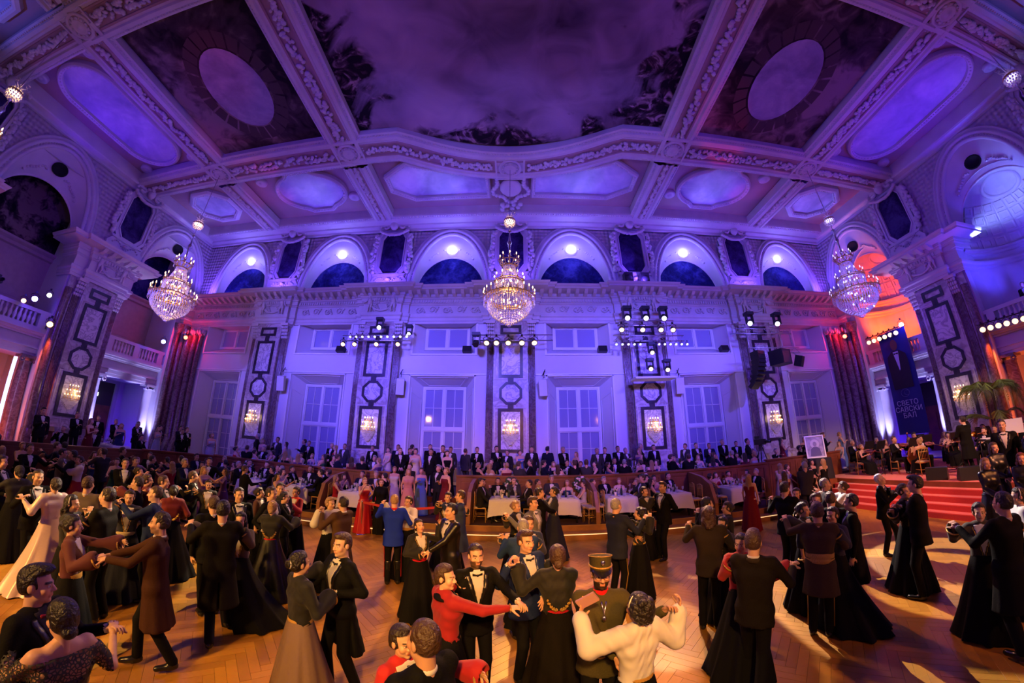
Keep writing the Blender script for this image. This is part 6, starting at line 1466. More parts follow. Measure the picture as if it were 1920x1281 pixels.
    if 'kepi' in ex_:
        G = Field(HCN-.2, HCN+.26, hc*.6); X, Y, Z = G.full(); x_, y_, z_ = [(X-HCN[0])*HR[0][i]+(Y-HCN[1])*HR[1][i]+(Z-HCN[2])*HR[2][i] for i in range(3)]
        rr = np.sqrt((x_/.092)**2+((y_-.012)/.112)**2); top_ = .165-.20*(y_-.0); G.D = np.maximum((rr-1-.30*np.clip(z_-.09, 0, .1))*.09, np.maximum(z_-top_, .055-z_)).astype(np.float32); v, q = G.nets(); PARTS['kepi'] = (v, q, CLOTH, col, None)
        b = MB(); vis = [HW((.090*math.cos(t), .0-.115*math.sin(t)*1.0-.0, .062)) for t in [PI*k/14 for k in range(15)]]; vis2 = [HW((.088*math.cos(t), -.02-.145*math.sin(t), .062-.028*math.sin(t))) for t in [PI*k/14 for k in range(15)]]; b.add(vis+vis2, [(k, k+1, 16+k, 15+k) for k in range(14)], 0, True); madd('peak', b, LEATH)
        b = MB(); b.tube(ringpts(lambda t: HW((.0955*math.cos(t), .012+.115*math.sin(t), .082))), .008, 6, 0, False); b.tube(ringpts(lambda t: HW((.100*math.cos(t), .012+.120*math.sin(t), .160-.20*.115*math.sin(t)))), .004, 6, 0, False); madd('gold_cord', b, GOLDT)
        b = MB(); b.blob(HW((0, -.118, .135)), (.020, .008, .026)); madd('cap_badge', b, CHROME)
    if 'braid' in ex_:
        b = MB()
        for j in range(3): a0, a1 = Sh[-1]+np.array((.02, -.06, .04)), tor(.01, -.135-.01*j, 1.10-.05*j); b.tube([a0*(1-t)+a1*t+np.array((-.02, -.075, -.10-.03*j))*math.sin(PI*t) for t in [k/12 for k in range(13)]], .007, 6)
        madd('gold_braid', b, mat('gold_braid_cord', (.70, .36, .05), .5)); b = MB(); b.blob(tor(.0, -.155, 1.33), (.022, .008, .03)); b.tube([tor(-.02, -.14, 1.47), tor(0, -.150, 1.36), tor(.02, -.14, 1.47)], .008, 6); madd('cross_medal', b, CHROME)
    if 'stripe' in ex_ or 'goldstripe' in ex_:
        for e in (-1, 1): b = MB(); b.tube([hp[e]+np.array((e*.093, 0, 0)), KN[e]+np.array((e*.068, 0, 0)), AN[e]+np.array((e*.060, .01, .06))], .009, 5); madd('trouser_stripe' if e < 0 else 'trouser_stripe.', b, GOLDT if 'goldstripe' in ex_ else mat('red_piping', (.45, .01, .015), .7))
    if 'goldbelt' in ex_: b = MB(); pr = [(1.0, .0), (1.04, .01), (1.05, .05), (1.0, .06), (1.04, .07), (1.04, .12), (1.0, .13)]; b.lathe(pr, n=32); v = np.array(b.v); v[:, 0] *= .172; v[:, 1] *= .136; v[:, 2] += 1.0; v[:, 1] += .006; PARTS['gold_sash'] = (v, b.f, mat('gold_brocade', (.42, .25, .06), .6, bump=.4, scale=60), (0, 0, 0), None)
    if 'plain' in ex_: b = MB(); b.lathe([(.075, 0), (.115, -.035), (.118, -.05), (.10, -.05)], n=24); v = np.array(b.v)*np.array((1.15, .95, 1)); v = v+tor(0, .01, 1.475); PARTS['black_collar'] = (v, b.f, CLOTH, (.01, .01, .012), None)
    # ---------- build objects
    root = None; objs = []; MADE = {}
    UNDER = dict(lapel='jacket', collar='jacket', coat_collar='jacket', gold_braid='jacket', cross_medal='jacket', black_collar='jacket', gold_embroidery='jacket', gold_trim='jacket', cuff_trim='jacket', bow_tie='shirt', shirt_cuff='shirt', peak='kepi', gold_cord='kepi', cap_badge='kepi', headband='hair', hair_ring='hair', trouser_stripe='trousers', sash='skirt', lace_capelet='bodice')
    for nm, (v, q, m, c, tint) in sorted(PARTS.items(), key=lambda t: (t[0] != 'person', t[0].rstrip('.') in UNDER)):
        nm_ = nm.rstrip('.'); 
        if len(v) == 0: continue
        if isinstance(q, list): me = bpy.data.meshes.new(nm_); me.from_pydata([tuple(map(float, p)) for p in v], [], q); me.materials.append(m); me.polygons.foreach_set('use_smooth', [True]*len(q)); me.update()
        else: me = np_mesh(nm_, v, q, m, tint)
        dk = .42 if (nm_ not in ('hair', 'person') and max(c) < .03) else 1.; par = MADE.get(UNDER.get(nm_), root) if root is not None else None; o = link(nm_, me, par); MADE.setdefault(nm_, o); o.color = (*(v*dk for v in c), 1)
        if root is None: root = o; o.location = (x, y, z0); o.rotation_euler = (0, 0, math.radians(face)); o.scale = (s, s, s)
        objs.append(o)
    root['sk'] = ''; del root['sk']
    tag(root, label or 'guest', 'person', group)
    root.data['joints'] = [float(v) for v in (*HCN, *WR[-1], *WR[1])]
    return root
def bake_world(root, p):                                              # local point of a figure -> world
    s = root.scale[0]; q = Matrix.Rotation(root.rotation_euler[2], 3, 'Z') @ (Vector(p)*s); return Vector(root.location)+q
# ================================================================== THE DANCERS
person(-2.76, 1.50, 0, 114, 1.78, 'm', lod=1, label='smiling man in black suit with dark shirt at the bottom left corner', hair='fade', hcol='black', hl=(20, 0, 0), col=(0.01, 0.01, 0.012), col2=(0.25, 0.01, 0.015), outfit='tux', extras=('claspL', 'darkshirt'), armL=(-2.57, 1.87, 1.29), armR=(-2.38, 1.3, 1.15))
person(-2.35, 1.43, 0, 266, 1.73, 'f', lod=1, label='woman in black lace off-shoulder dress seen from behind, bottom left', hair='lowbun', hcol='black', col=(0.01, 0.01, 0.012), outfit='lacegown', skirt={'satin': 1, 'neck': 1.25, 'col': (0.01, 0.01, 0.012)}, extras=('claspR',), armL=(-2.66, 1.3, 1.36), armR=(-2.47, 1.85, 1.29))
person(-4.56, 2.72, 0, 136, 1.69, 'f', lod=2, label='dark-haired woman with fringe in maroon jacket, gold sash and black skirt', hair='bun', hcol='black', col=(0.085, 0.012, 0.016), outfit='folk', skirt={'sash': (0.45, 0.24, 0.06), 'sway': (0.0, 0.1), 'r': 0.42}, extras=('claspR',), armL=(-3.99, 3.29, 1.37), armR=(-4.14, 2.72, 1.27))
person(-3.72, 3.18, 0, 310, 1.80, 'm', lod=2, label='man in long brown frock coat reaching out to the woman in maroon', hair='short', hcol='dark', col=(0.055, 0.022, 0.012), beard=0.5, outfit='frock', stance=(0.22, -0.2), extras=('claspL', 'closed'), armL=(-4.0, 2.79, 1.28), armR=(-4.44, 2.66, 1.1))
person(-7.05, 3.72, 0, 263, 1.73, 'f', lod=2, label='woman in long pale pink gown with white ruffled blouse, seen from behind', hair='bun', hcol='dark', col=(0.7, 0.55, 0.5), outfit='longdress', skirt={'col': (0.62, 0.45, 0.42), 'satin': 1, 'r': 0.46, 'sway': (0.25, 0.1), 'puff': 0.015}, extras=('claspL',), armL=(-7.22, 3.35, 1.33), armR=(-7.33, 3.89, 1.35))
person(-7.49, 3.65, 0, 85, 1.76, 'm', lod=2, label='man in black tuxedo facing the woman in the pale pink gown', hair='short', hcol='dark', col=(0.01, 0.01, 0.012), beard=0.35, outfit='tux', extras=('claspR',), armL=(-7.06, 3.84, 1.14), armR=(-7.29, 3.37, 1.34))
person(-5.78, 4.22, 0, 410, 1.71, 'f', lod=2, label='smiling woman in navy jacket and white blouse with broad silver-gold belt', hair='bun', hcol='dark', col=(0.01, 0.014, 0.045), outfit='folk', skirt={'sash': (0.5, 0.42, 0.25), 'col': (0.012, 0.014, 0.03)}, extras=('claspR',), armL=(-5.56, 4.63, 1.38), armR=(-5.72, 3.97, 1.5))
person(-5.40, 4.38, 0, 314, 1.80, 'm', lod=2, label='close-cropped man in blue suit dancing with the woman in the navy jacket', hair='crop', hcol='brown', skin=2, col=(0.016, 0.03, 0.11), outfit='tux', extras=('claspL',), armL=(-5.66, 4.02, 1.48), armR=(-5.69, 4.39, 1.16))
person(-5.30, 3.53, 0, 293, 1.83, 'm', lod=2, label='man in dark grey suit with his back turned, right of the woman with headband', hair='short', hcol='dark', col=(0.02, 0.018, 0.018), outfit='tux', extras=('claspL',), armL=(-5.47, 3.41, 1.43), armR=(-5.72, 3.42, 1.13))
person(-5.67, 3.29, 0, 121, 1.70, 'f', lod=2, label='woman with pale headband and long dark curls dancing behind the maroon jacket', hair='wavy', hcol='black', col=(0.01, 0.01, 0.012), outfit='folk', extras=('claspL', 'headband'), armL=(-5.52, 3.41, 1.42), armR=(-5.31, 3.26, 1.39))
person(-6.52, 3.97, 0, 210, 1.80, 'm', lod=2, label='man in grey-brown jacket with brown hair seen from behind', hair='short', hcol='brown', col=(0.11, 0.085, 0.075), outfit='tux')
person(-3.57, 4.02, 0, 222, 1.88, 'm', lod=2, label='broad man in black tailcoat seen from behind, feet apart', hair='short', hcol='black', col=(0.016, 0.013, 0.012), outfit='tails', stance=(0.28, -0.22), extras=('claspL',), armL=(-4.11, 4.0, 1.45), armR=(-3.55, 4.52, 1.12))
person(-3.66, 4.47, 0, 391, 1.67, 'f', lod=2, label='dark-haired woman looking over the shoulder of the man in the tailcoat', hair='long', hcol='black', col=(0.05, 0.03, 0.03), outfit='folk', skirt={'sway': (0.3, 0.1), 'r': 0.5}, extras=('claspR',), armL=(-3.43, 4.28, 1.42), armR=(-4.13, 4.07, 1.42))
person(-4.26, 4.53, 0, 240, 1.80, 'm', lod=2, label='man in black coat with shaved neck, left of the tailcoat', hair='crop', hcol='brown', col=(0.01, 0.01, 0.012), outfit='tux')
person(-4.63, 5.49, 0, 57, 1.80, 'm', lod=2, label='smiling young man in tuxedo and bow tie behind the tailcoat', hair='short', hcol='dark', col=(0.01, 0.01, 0.012), outfit='tux')
person(-6.03, 5.27, 0, 235, 1.71, 'f', lod=2, label='woman in red velvet jacket and wide black skirt seen from behind', hair='bun', hcol='black', col=(0.16, 0.008, 0.012), outfit='folk', skirt={'embroid': 1, 'r': 0.5}, extras=('claspR',), armL=(-6.4, 5.25, 1.38), armR=(-6.04, 5.56, 1.12))
person(-6.46, 5.39, 0, 121, 1.80, 'm', lod=2, label='young man in tuxedo facing right over the red velvet jacket', hair='short', hcol='brown', col=(0.01, 0.01, 0.012), outfit='tux', extras=('claspR',), armL=(-6.13, 5.18, 1.12), armR=(-6.1, 5.55, 1.11))
person(-6.98, 6.57, 0, 133, 1.80, 'm', lod=2, label='clean-cut man in dark suit in profile, arm held out to the right', hair='short', hcol='brown', col=(0.016, 0.015, 0.018), outfit='tux', extras=('claspR',), armL=(-6.8, 6.69, 1.16), armR=(-6.98, 6.23, 1.39))
person(-6.57, 6.63, 0, 51, 1.68, 'f', lod=2, label='woman in white blouse and dark bodice facing the clean-cut man', hair='bun', hcol='dark', col=(0.016, 0.015, 0.018), outfit='folk', extras=('claspR',), armL=(-6.72, 6.49, 1.37), armR=(-6.87, 6.35, 1.39))
person(-11.52, 6.07, 0, 143, 1.78, 'm', lod=2, label='man in grey waistcoat and white shirt reaching to the right at the far left', hair='short', hcol='dark', col=(0.12, 0.11, 0.11), outfit='vest', extras=('claspL',), armL=(-11.33, 6.51, 1.42), armR=(-11.22, 6.24, 1.12))
person(-11.05, 6.25, 0, 361, 1.68, 'f', lod=2, label='woman in red bodice with white puffed sleeve beside the grey waistcoat', hair='bun', hcol='dark', col=(0.8, 0.8, 0.8), outfit='blouse', skirt={'col': (0.35, 0.03, 0.03)}, extras=('claspR',), armL=(-11.22, 6.01, 1.36), armR=(-11.26, 6.49, 1.4))
person(-9.10, 3.71, 0, 128, 1.79, 'm', lod=2, label='man in black suit at the left picture edge looking right', hair='short', hcol='dark', col=(0.01, 0.01, 0.012), outfit='tux', extras=('claspL',), armL=(-9.06, 4.18, 1.42), armR=(-8.69, 3.68, 1.14))
person(-8.67, 3.84, 0, 267, 1.70, 'f', lod=2, label='woman in black gown with a dark bun, second from the left edge', hair='lowbun', hcol='black', col=(0.01, 0.01, 0.012), outfit='folk', extras=('claspR',), armL=(-8.95, 3.53, 1.37), armR=(-8.96, 4.21, 1.41))
person(-9.21, 6.38, 0, 66, 1.83, 'm', lod=2, label='man in tuxedo with white bow tie in the middle of the left crowd', hair='short', hcol='black', col=(0.01, 0.01, 0.012), col2=(0.7, 0.7, 0.7), outfit='tux', extras=('claspL',), armL=(-9.06, 6.83, 1.43), armR=(-8.96, 6.36, 1.18))
person(-8.73, 6.45, 0, 129, 1.71, 'f', lod=2, label='woman with hair pinned up in dark red dress amid the left crowd', hair='bun', hcol='dark', col=(0.1, 0.01, 0.015), outfit='gown', skirt={'col': (0.1, 0.01, 0.015)}, extras=('claspL',), armL=(-9.0, 6.84, 1.41), armR=(-8.99, 6.54, 1.39))
person(-6.94, 5.39, 0, 133, 1.79, 'f', lod=2, label='woman in wine-red jacket looking right behind the blue suit', hair='bun', hcol='brown', col=(0.13, 0.012, 0.02), outfit='folk', extras=('claspR',), armL=(-6.94, 5.26, 1.36), armR=(-7.22, 5.01, 1.42))
person(-6.74, 5.00, 0, 305, 1.75, 'm', lod=2, label='man in black jacket with dark hair back to camera behind the woman in navy', hair='short', hcol='dark', col=(0.01, 0.01, 0.012), outfit='tux', extras=('claspR',), armL=(-6.84, 5.17, 1.18), armR=(-7.21, 5.0, 1.42))
person(-1.78, 3.19, 0, 145, 1.73, 'f', lod=1, label='dark-haired woman with white hair ring, black wide-sleeved jacket and shimmering skirt', hair='bun', hcol='black', col=(0.01, 0.01, 0.012), outfit='folk', skirt={'col': (0.2, 0.13, 0.1), 'satin': 1, 'r': 0.4, 'sash': (0.42, 0.24, 0.06)}, extras=('claspR', 'hairring'), armL=(-1.85, 3.66, 1.37), armR=(-1.55, 3.32, 1.23))
person(-1.60, 3.66, 0, 327, 1.79, 'm', lod=1, label='young man in black tailcoat with fair cropped hair holding her hand', hair='fade', hcol='brown', skin=2, hl=(10, 0, 0), col=(0.01, 0.01, 0.012), outfit='tails', stance=(0.1, -0.1), extras=('claspL',), armL=(-1.51, 3.42, 1.23), armR=(-1.9, 3.3, 1.14))
person(-0.36, 3.28, 0, 129, 1.72, 'f', lod=1, label='fair woman in red jacket with black collar and gold hems, arm stretched out', hair='lowbun', hcol='brown', skin=2, hl=(-58, 0, 0), col=(0.3, 0.006, 0.012), outfit='folk', skirt={'sash': (0.01, 0.01, 0.012)}, extras=('claspR', 'nobell', 'plain'), armL=(-0.35, 3.69, 1.33), armR=(0.28, 3.29, 1.28))
person(-0.15, 3.80, 0, 21, 1.74, 'm', lod=1, label='bearded smiling man in tuxedo with the woman in the red jacket', hair='short', hcol='dark', col=(0.01, 0.01, 0.012), beard=0.85, outfit='tux', extras=('claspL',), armL=(0.32, 3.38, 1.28), armR=(-0.46, 3.42, 1.14))
person(-0.25, 2.00, 0, 233, 1.80, 'm', lod=0, label='balding man in black jacket seen from behind at the bottom centre', hair='crop', hcol='brown', skin=3, col=(0.01, 0.01, 0.012), outfit='tux', armL='bent', armR='back')
person(-0.47, 2.34, 0, 53, 1.59, 'f', lod=0, label='woman in red jacket with gold trim half hidden by the balding man', hair='lowbun', hcol='dark', col=(0.42, 0.01, 0.015), outfit='folk', armL=(0.06, 2.29, 1.3), armR='hang')
person(-1.27, 5.62, 0, 43, 1.61, 'f', lod=2, label='woman in black gold-edged jacket with red sash looking down', hair='topbun', hcol='dark', hl=(0, 0, -18), col=(0.01, 0.01, 0.012), outfit='folk', skirt={'sash': (0.42, 0.008, 0.02), 'r': 0.36}, extras=('claspR',), armL=(-1.0, 5.97, 1.4), armR=(-1.22, 5.47, 1.09))
person(-0.81, 5.81, 0, 311, 1.83, 'm', lod=2, label='dark-haired man in shiny black jacket holding the woman with the red sash', hair='short', hcol='black', col=(0.014, 0.013, 0.014), outfit='frock', extras=('claspL', 'shiny'), armL=(-1.11, 5.49, 1.08), armR=(-1.17, 5.78, 1.09))
person(-2.13, 6.83, 0, 201, 1.78, 'm', lod=2, label='man in bright blue uniform coat and tall black boots seen from behind', hair='crop', hcol='fair', col=(0.01, 0.03, 0.4), col2=(0.45, 0.01, 0.02), outfit='uniform', extras=('boots', 'claspL', 'stripe'), armL=(-2.48, 7.08, 1.5), armR=(-1.87, 7.22, 1.15))
person(-1.99, 7.28, 0, 342, 1.72, 'f', lod=2, label='woman in white embroidered blouse dancing with the blue uniform', hair='bun', hcol='dark', col=(0.8, 0.78, 0.75), outfit='blouse', skirt={'sash': (0.35, 0.2, 0.05)}, extras=('claspR',), armL=(-1.92, 6.94, 1.36), armR=(-2.45, 7.18, 1.49))
person(-2.85, 6.07, 0, 249, 1.78, 'm', lod=2, label='man in long brown coat seen from behind near the stair', hair='short', hcol='dark', col=(0.075, 0.038, 0.022), outfit='frock', extras=('claspL', 'closed'), armL=(-3.16, 5.92, 1.46), armR=(-3.14, 6.41, 1.15))
person(-3.21, 6.30, 0, 69, 1.73, 'f', lod=2, label='fair woman with wide white sleeves hidden by the brown coat', hair='bun', hcol='fair', col=(0.8, 0.78, 0.75), outfit='blouse', extras=('claspR',), armL=(-2.87, 6.34, 1.36), armR=(-3.23, 5.91, 1.48))
person(-3.90, 5.51, 0, 202, 1.69, 'f', lod=2, label='fair woman with chignon, black embroidered jacket, red sash and flaring black skirt', hair='lowbun', hcol='fair', col=(0.01, 0.01, 0.012), outfit='folk', skirt={'embroid': 1, 'sash': (0.42, 0.01, 0.02), 'r': 0.52, 'sway': (-0.05, -0.1), 'satin': 1}, extras=('claspR',), armL=(-4.19, 5.7, 1.43), armR=(-3.7, 5.94, 1.26))
person(-4.20, 5.86, 0, 92, 1.84, 'm', lod=2, label='dark-haired man in tuxedo dancing with the fair woman in black', hair='short', hcol='dark', col=(0.01, 0.01, 0.012), outfit='tux', extras=('claspL',), armL=(-3.77, 6.02, 1.27), armR=(-4.04, 5.46, 1.14))
person(-5.06, 6.58, 0, 109, 1.70, 'f', lod=2, label='dark-haired woman in brown jacket left of the fair chignon', hair='bun', hcol='dark', col=(0.07, 0.02, 0.02), outfit='folk')
person(-4.66, 6.72, 0, 46, 1.80, 'm', lod=2, label='man in grey uniform behind the couple with the red sash', hair='short', hcol='dark', col=(0.05, 0.05, 0.055), col2=(0.1, 0.1, 0.1), outfit='uniform')
person(-4.66, 7.28, 0, 354, 1.70, 'f', lod=2, label='girl in short red jacket with gold braid', hair='bun', hcol='dark', col=(0.42, 0.012, 0.02), outfit='folk', skirt={'r': 0.3}, extras=('claspR',), armL=(-4.52, 6.95, 1.28), armR=(-5.01, 6.89, 1.41))
person(-4.47, 6.64, 0, 116, 1.64, 'm', lod=2, label='man in black jacket holding the girl in red', hair='short', hcol='black', col=(0.01, 0.01, 0.012), outfit='tux', extras=('claspL',), armL=(-4.97, 6.81, 1.4), armR=(-4.51, 7.23, 1.1))
person(-4.38, 10.42, 0, 44, 1.70, 'f', lod=2, label='woman in long red evening dress holding up her phone', hair='bun', hcol='fair', col=(0.42, 0.01, 0.018), outfit='gown', skirt={'col': (0.42, 0.01, 0.018), 'satin': 1, 'r': 0.3, 'neck': 1.36}, armL='face', armR='face')
person(-3.85, 10.45, 0, 22, 1.70, 'f', lod=2, label='woman in black sequined evening dress standing at the red ribbon', hair='short', hcol='red', col=(0.01, 0.01, 0.012), outfit='longdress', skirt={'r': 0.22}, armL='hang')
person(-1.29, 8.02, 0, 341, 1.74, 'f', lod=2, label='smiling woman in black shawl dancing near the left tables', hair='bun', hcol='dark', col=(0.01, 0.01, 0.012), outfit='folk', skirt={'sash': (0.45, 0.25, 0.06)}, extras=('claspR',), armL=(-0.84, 7.87, 1.32), armR=(-1.43, 7.76, 1.47))
person(-0.97, 7.72, 0, 284, 1.80, 'm', lod=2, label='man in slate-blue jacket dancing with the woman in the black shawl', hair='short', hcol='brown', col=(0.03, 0.045, 0.11), outfit='frock', extras=('claspR', 'closed'), armL=(-1.11, 7.95, 1.15), armR=(-1.36, 7.72, 1.48))
person(1.00, 3.07, 0, -3, 1.80, 'm', lod=1, label='officer in olive uniform with red collar, gold braid, peaked cap and glasses', hair='short', hcol='black', skin=3, col=(0.06, 0.052, 0.022), col2=(0.5, 0.01, 0.015), beard=0.95, outfit='uniform', extras=('braid', 'claspL', 'glasses', 'kepi'), armL=(1.46, 2.81, 1.42), armR=(1.04, 2.62, 1.12))
person(1.18, 2.65, 0, 203, 1.70, 'f', lod=0, label='woman in white gold-trimmed blouse with dark curls, back to the camera', hair='curly', hcol='black', skin=3, col=(0.8, 0.78, 0.76), outfit='blouse', skirt={'sash': (0.4, 0.22, 0.05)}, extras=('claspR', 'headband'), armL=(0.77, 2.77, 1.44), armR=(1.57, 2.77, 1.43))
person(0.39, 4.12, 0, 36, 1.82, 'm', lod=1, label='man in navy suit with black bow tie and receding hair', hair='fade', hcol='brown', col=(0.014, 0.026, 0.1), outfit='tux', extras=('claspR',), armL=(0.56, 3.77, 1.18), armR=(0.19, 3.78, 1.52))
person(0.70, 3.75, 0, 182, 1.79, 'f', lod=1, label='brown-haired woman with low bun, gold-embroidered black jacket and red sash', hair='lowbun', hcol='brown', col=(0.013, 0.014, 0.012), outfit='folk', skirt={'embroid': 1, 'sash': (0.4, 0.01, 0.02), 'col': (0.018, 0.013, 0.01), 'r': 0.4}, extras=('claspL',), armL=(0.29, 3.86, 1.47), armR=(0.66, 4.15, 1.4))
person(0.36, 5.12, 0, 199, 1.75, 'm', lod=2, label='grey-haired man in blue uniform seen from behind', hair='crop', hcol='grey', col=(0.02, 0.045, 0.13), col2=(0.4, 0.25, 0.05), outfit='uniform', extras=('claspL',), armL=(0.11, 5.33, 1.38), armR=(0.36, 5.5, 1.15))
person(0.47, 5.55, 0, 13, 1.73, 'f', lod=2, label='woman with thin headband in blue gold-edged jacket', hair='bun', hcol='brown', col=(0.014, 0.025, 0.07), outfit='folk', extras=('claspR',), armL=(0.58, 5.3, 1.34), armR=(0.08, 5.4, 1.38))
person(0.60, 6.90, 0, 57, 1.80, 'm', lod=2, label='young man in light grey suit at the foot of the tier', hair='fade', hcol='brown', col=(0.15, 0.15, 0.15), outfit='tux', extras=('claspR',), armL=(0.35, 7.38, 1.12), armR=(0.13, 6.77, 1.42))
person(0.27, 7.29, 0, 60, 1.69, 'f', lod=2, label='woman in dark jacket with white collar left of the grey suit', hair='bun', hcol='fair', col=(0.01, 0.01, 0.012), outfit='folk', skirt={'sash': (0.4, 0.25, 0.05)}, extras=('claspR',), armL=(0.56, 7.19, 1.42), armR=(0.08, 6.85, 1.41))
person(1.18, 8.78, 0, 279, 1.80, 'f', lod=2, label='woman in dark velvet coat with white collar, head tilted back', hair='bun', hcol='dark', col=(0.018, 0.02, 0.035), outfit='folk', skirt={'col': (0.018, 0.02, 0.045)}, extras=('claspR',), armL=(0.93, 8.68, 1.38), armR=(0.74, 8.97, 1.42))
person(0.84, 8.45, 0, 91, 1.79, 'm', lod=2, label='dark-haired man in black dancing with the velvet coat', hair='short', hcol='dark', col=(0.01, 0.01, 0.012), outfit='tux', extras=('claspL',), armL=(0.7, 8.9, 1.42), armR=(1.2, 8.59, 1.18))
person(2.04, 6.20, 0, 124, 1.84, 'm', lod=2, label='officer in navy coat and gold-striped trousers with cropped greying hair', hair='crop', hcol='grey', col=(0.016, 0.02, 0.042), col2=(0.02, 0.02, 0.03), outfit='uniform', extras=('claspR', 'goldstripe'), armL=(2.39, 6.18, 1.11), armR=(2.48, 6.06, 1.45))
person(2.47, 6.29, 0, 243, 1.67, 'f', lod=2, label='woman in black wide-sleeved dress with gold edging and gold belt', hair='curly', hcol='black', col=(0.01, 0.01, 0.012), outfit='folk', skirt={'sash': (0.5, 0.3, 0.05), 'r': 0.32}, extras=('claspL',), armL=(2.59, 6.05, 1.46), armR=(2.27, 6.1, 1.39))
person(3.43, 8.55, 0, 35, 1.74, 'f', lod=2, label='woman in close black dress with full skirt near the right tables', hair='bun', hcol='dark', col=(0.01, 0.01, 0.012), outfit='folk', skirt={'r': 0.42}, extras=('claspL',), armL=(3.84, 8.31, 1.22), armR=(3.59, 8.45, 1.4))
person(3.77, 8.24, 0, 295, 1.84, 'm', lod=2, label='slim man in black tuxedo with shiny shoes near the right tables', hair='fade', hcol='dark', col=(0.01, 0.01, 0.012), beard=0.4, outfit='tux', stance=(0.05, 0.1), extras=('claspL',), armL=(3.88, 8.2, 1.26), armR=(3.55, 8.62, 1.17))
person(3.07, 4.93, 0, 158, 1.82, 'm', lod=2, label='man with shoulder-length curly hair in dark brown suit seen from behind', hair='mop', hcol='brown', col=(0.03, 0.022, 0.017), outfit='tux', extras=('claspL', 'closed'), armL=(2.97, 5.38, 1.44), armR=(3.5, 5.05, 1.09))
person(3.44, 5.17, 0, 299, 1.61, 'f', lod=2, label='dark-haired woman peering past the man with curly hair', hair='pony', hcol='black', col=(0.01, 0.01, 0.012), outfit='folk', extras=('claspR',), armL=(3.29, 4.86, 1.4), armR=(3.05, 5.43, 1.41))
person(2.77, 3.47, 0, 136, 1.81, 'm', lod=1, label='man with cropped hair in dark brown suit seen from behind at lower right', hair='fade', hcol='brown', col=(0.028, 0.02, 0.015), outfit='tux', stance=(-0.25, 0.15), extras=('claspR', 'closed'), armL=(2.95, 3.78, 1.13), armR=(3.26, 3.46, 1.32))
person(2.89, 3.88, 0, 311, 1.69, 'f', lod=1, label='woman in red jacket hidden behind the man in dark brown', hair='bun', hcol='black', col=(0.38, 0.01, 0.02), outfit='folk', skirt={'sway': (0.0, -0.1)}, extras=('claspL',), armL=(3.27, 3.54, 1.31), armR=(2.65, 3.74, 1.38))
person(4.05, 5.99, 0, 253, 1.68, 'f', lod=2, label='woman with pearl tiara and earrings in profile facing left', hair='bun', hcol='dark', col=(0.01, 0.01, 0.012), outfit='folk', extras=('claspR',), armL=(3.7, 6.01, 1.37), armR=(3.72, 6.34, 1.41))
person(3.58, 5.82, 0, 90, 1.80, 'm', lod=2, label='man with short black hair behind the curly-haired man', hair='short', hcol='black', col=(0.01, 0.01, 0.012), outfit='tux', extras=('claspL',), armL=(3.63, 6.3, 1.42), armR=(3.99, 5.81, 1.12))
person(7.18, 9.64, 0, 124, 1.70, 'f', lod=2, label='fair woman in long dark red sequined gown by the right tables', hair='long', hcol='fair', col=(0.16, 0.01, 0.015), outfit='gown', skirt={'col': (0.16, 0.01, 0.015), 'r': 0.3}, armL='hang')
person(4.34, 4.17, 0, 138, 1.82, 'm', lod=2, label='man in brown stand-collar coat with broad gold sash and gold-striped boots', hair='fade', hcol='brown', col=(0.055, 0.038, 0.026), col2=(0.2, 0.12, 0.05), outfit='skirtcoat', extras=('claspL', 'goldbelt', 'goldstripe'), armL=(4.3, 4.77, 1.49), armR=(4.78, 4.17, 1.14))
person(4.76, 4.32, 0, 284, 1.71, 'f', lod=2, label='smiling woman in dark blue velvet dress beside the gold-sashed coat', hair='bun', hcol='dark', col=(0.012, 0.014, 0.035), outfit='folk', skirt={'r': 0.52, 'sway': (0.2, 0.1)}, extras=('claspR',), armL=(4.53, 4.03, 1.39), armR=(4.37, 4.8, 1.47))
person(5.28, 4.45, 0, 224, 1.79, 'm', lod=2, label='man in long black overcoat turned to the left', hair='short', hcol='black', col=(0.01, 0.01, 0.012), outfit='frock')
person(4.83, 4.95, 0, 27, 1.70, 'f', lod=2, label='woman in black jacket and white collar, dark bun, left of the gold-sashed coat', hair='bun', hcol='black', col=(0.01, 0.01, 0.012), outfit='folk')
person(5.30, 4.84, 0, 129, 1.80, 'm', lod=2, label='man with short brown hair in dark coat behind the smiling woman', hair='crop', hcol='brown', col=(0.016, 0.015, 0.018), outfit='tux', extras=('claspL',), armL=(4.93, 5.12, 1.42), armR=(5.51, 5.13, 1.15))
person(5.39, 5.25, 0, -39, 1.75, 'f', lod=2, label='woman with curly fair-brown hair facing the camera', hair='curly', hcol='brown', col=(0.016, 0.015, 0.018), outfit='folk', extras=('claspR',), armL=(5.24, 5.07, 1.38), armR=(4.93, 5.19, 1.42))
person(5.50, 6.14, 0, 110, 1.85, 'm', lod=2, label='man with short dark hair in black suit seen from behind, near the stage wall', hair='fade', hcol='dark', col=(0.01, 0.01, 0.012), outfit='tux', extras=('claspL',), armL=(5.51, 6.61, 1.43), armR=(5.97, 6.19, 1.13))
person(5.91, 6.30, 0, 308, 1.70, 'f', lod=2, label='laughing woman in black with her hand on his back', hair='bun', hcol='dark', col=(0.01, 0.01, 0.012), outfit='folk', extras=('claspR',), armL=(5.71, 5.97, 1.4), armR=(5.58, 6.63, 1.41))
person(7.05, 6.19, 0, 232, 1.70, 'f', lod=2, label='woman in white blouse and tiara near the stage steps', hair='bun', hcol='brown', col=(0.75, 0.72, 0.74), outfit='blouse', extras=('claspR',), armL=(6.79, 6.31, 1.37), armR=(6.85, 6.62, 1.41))
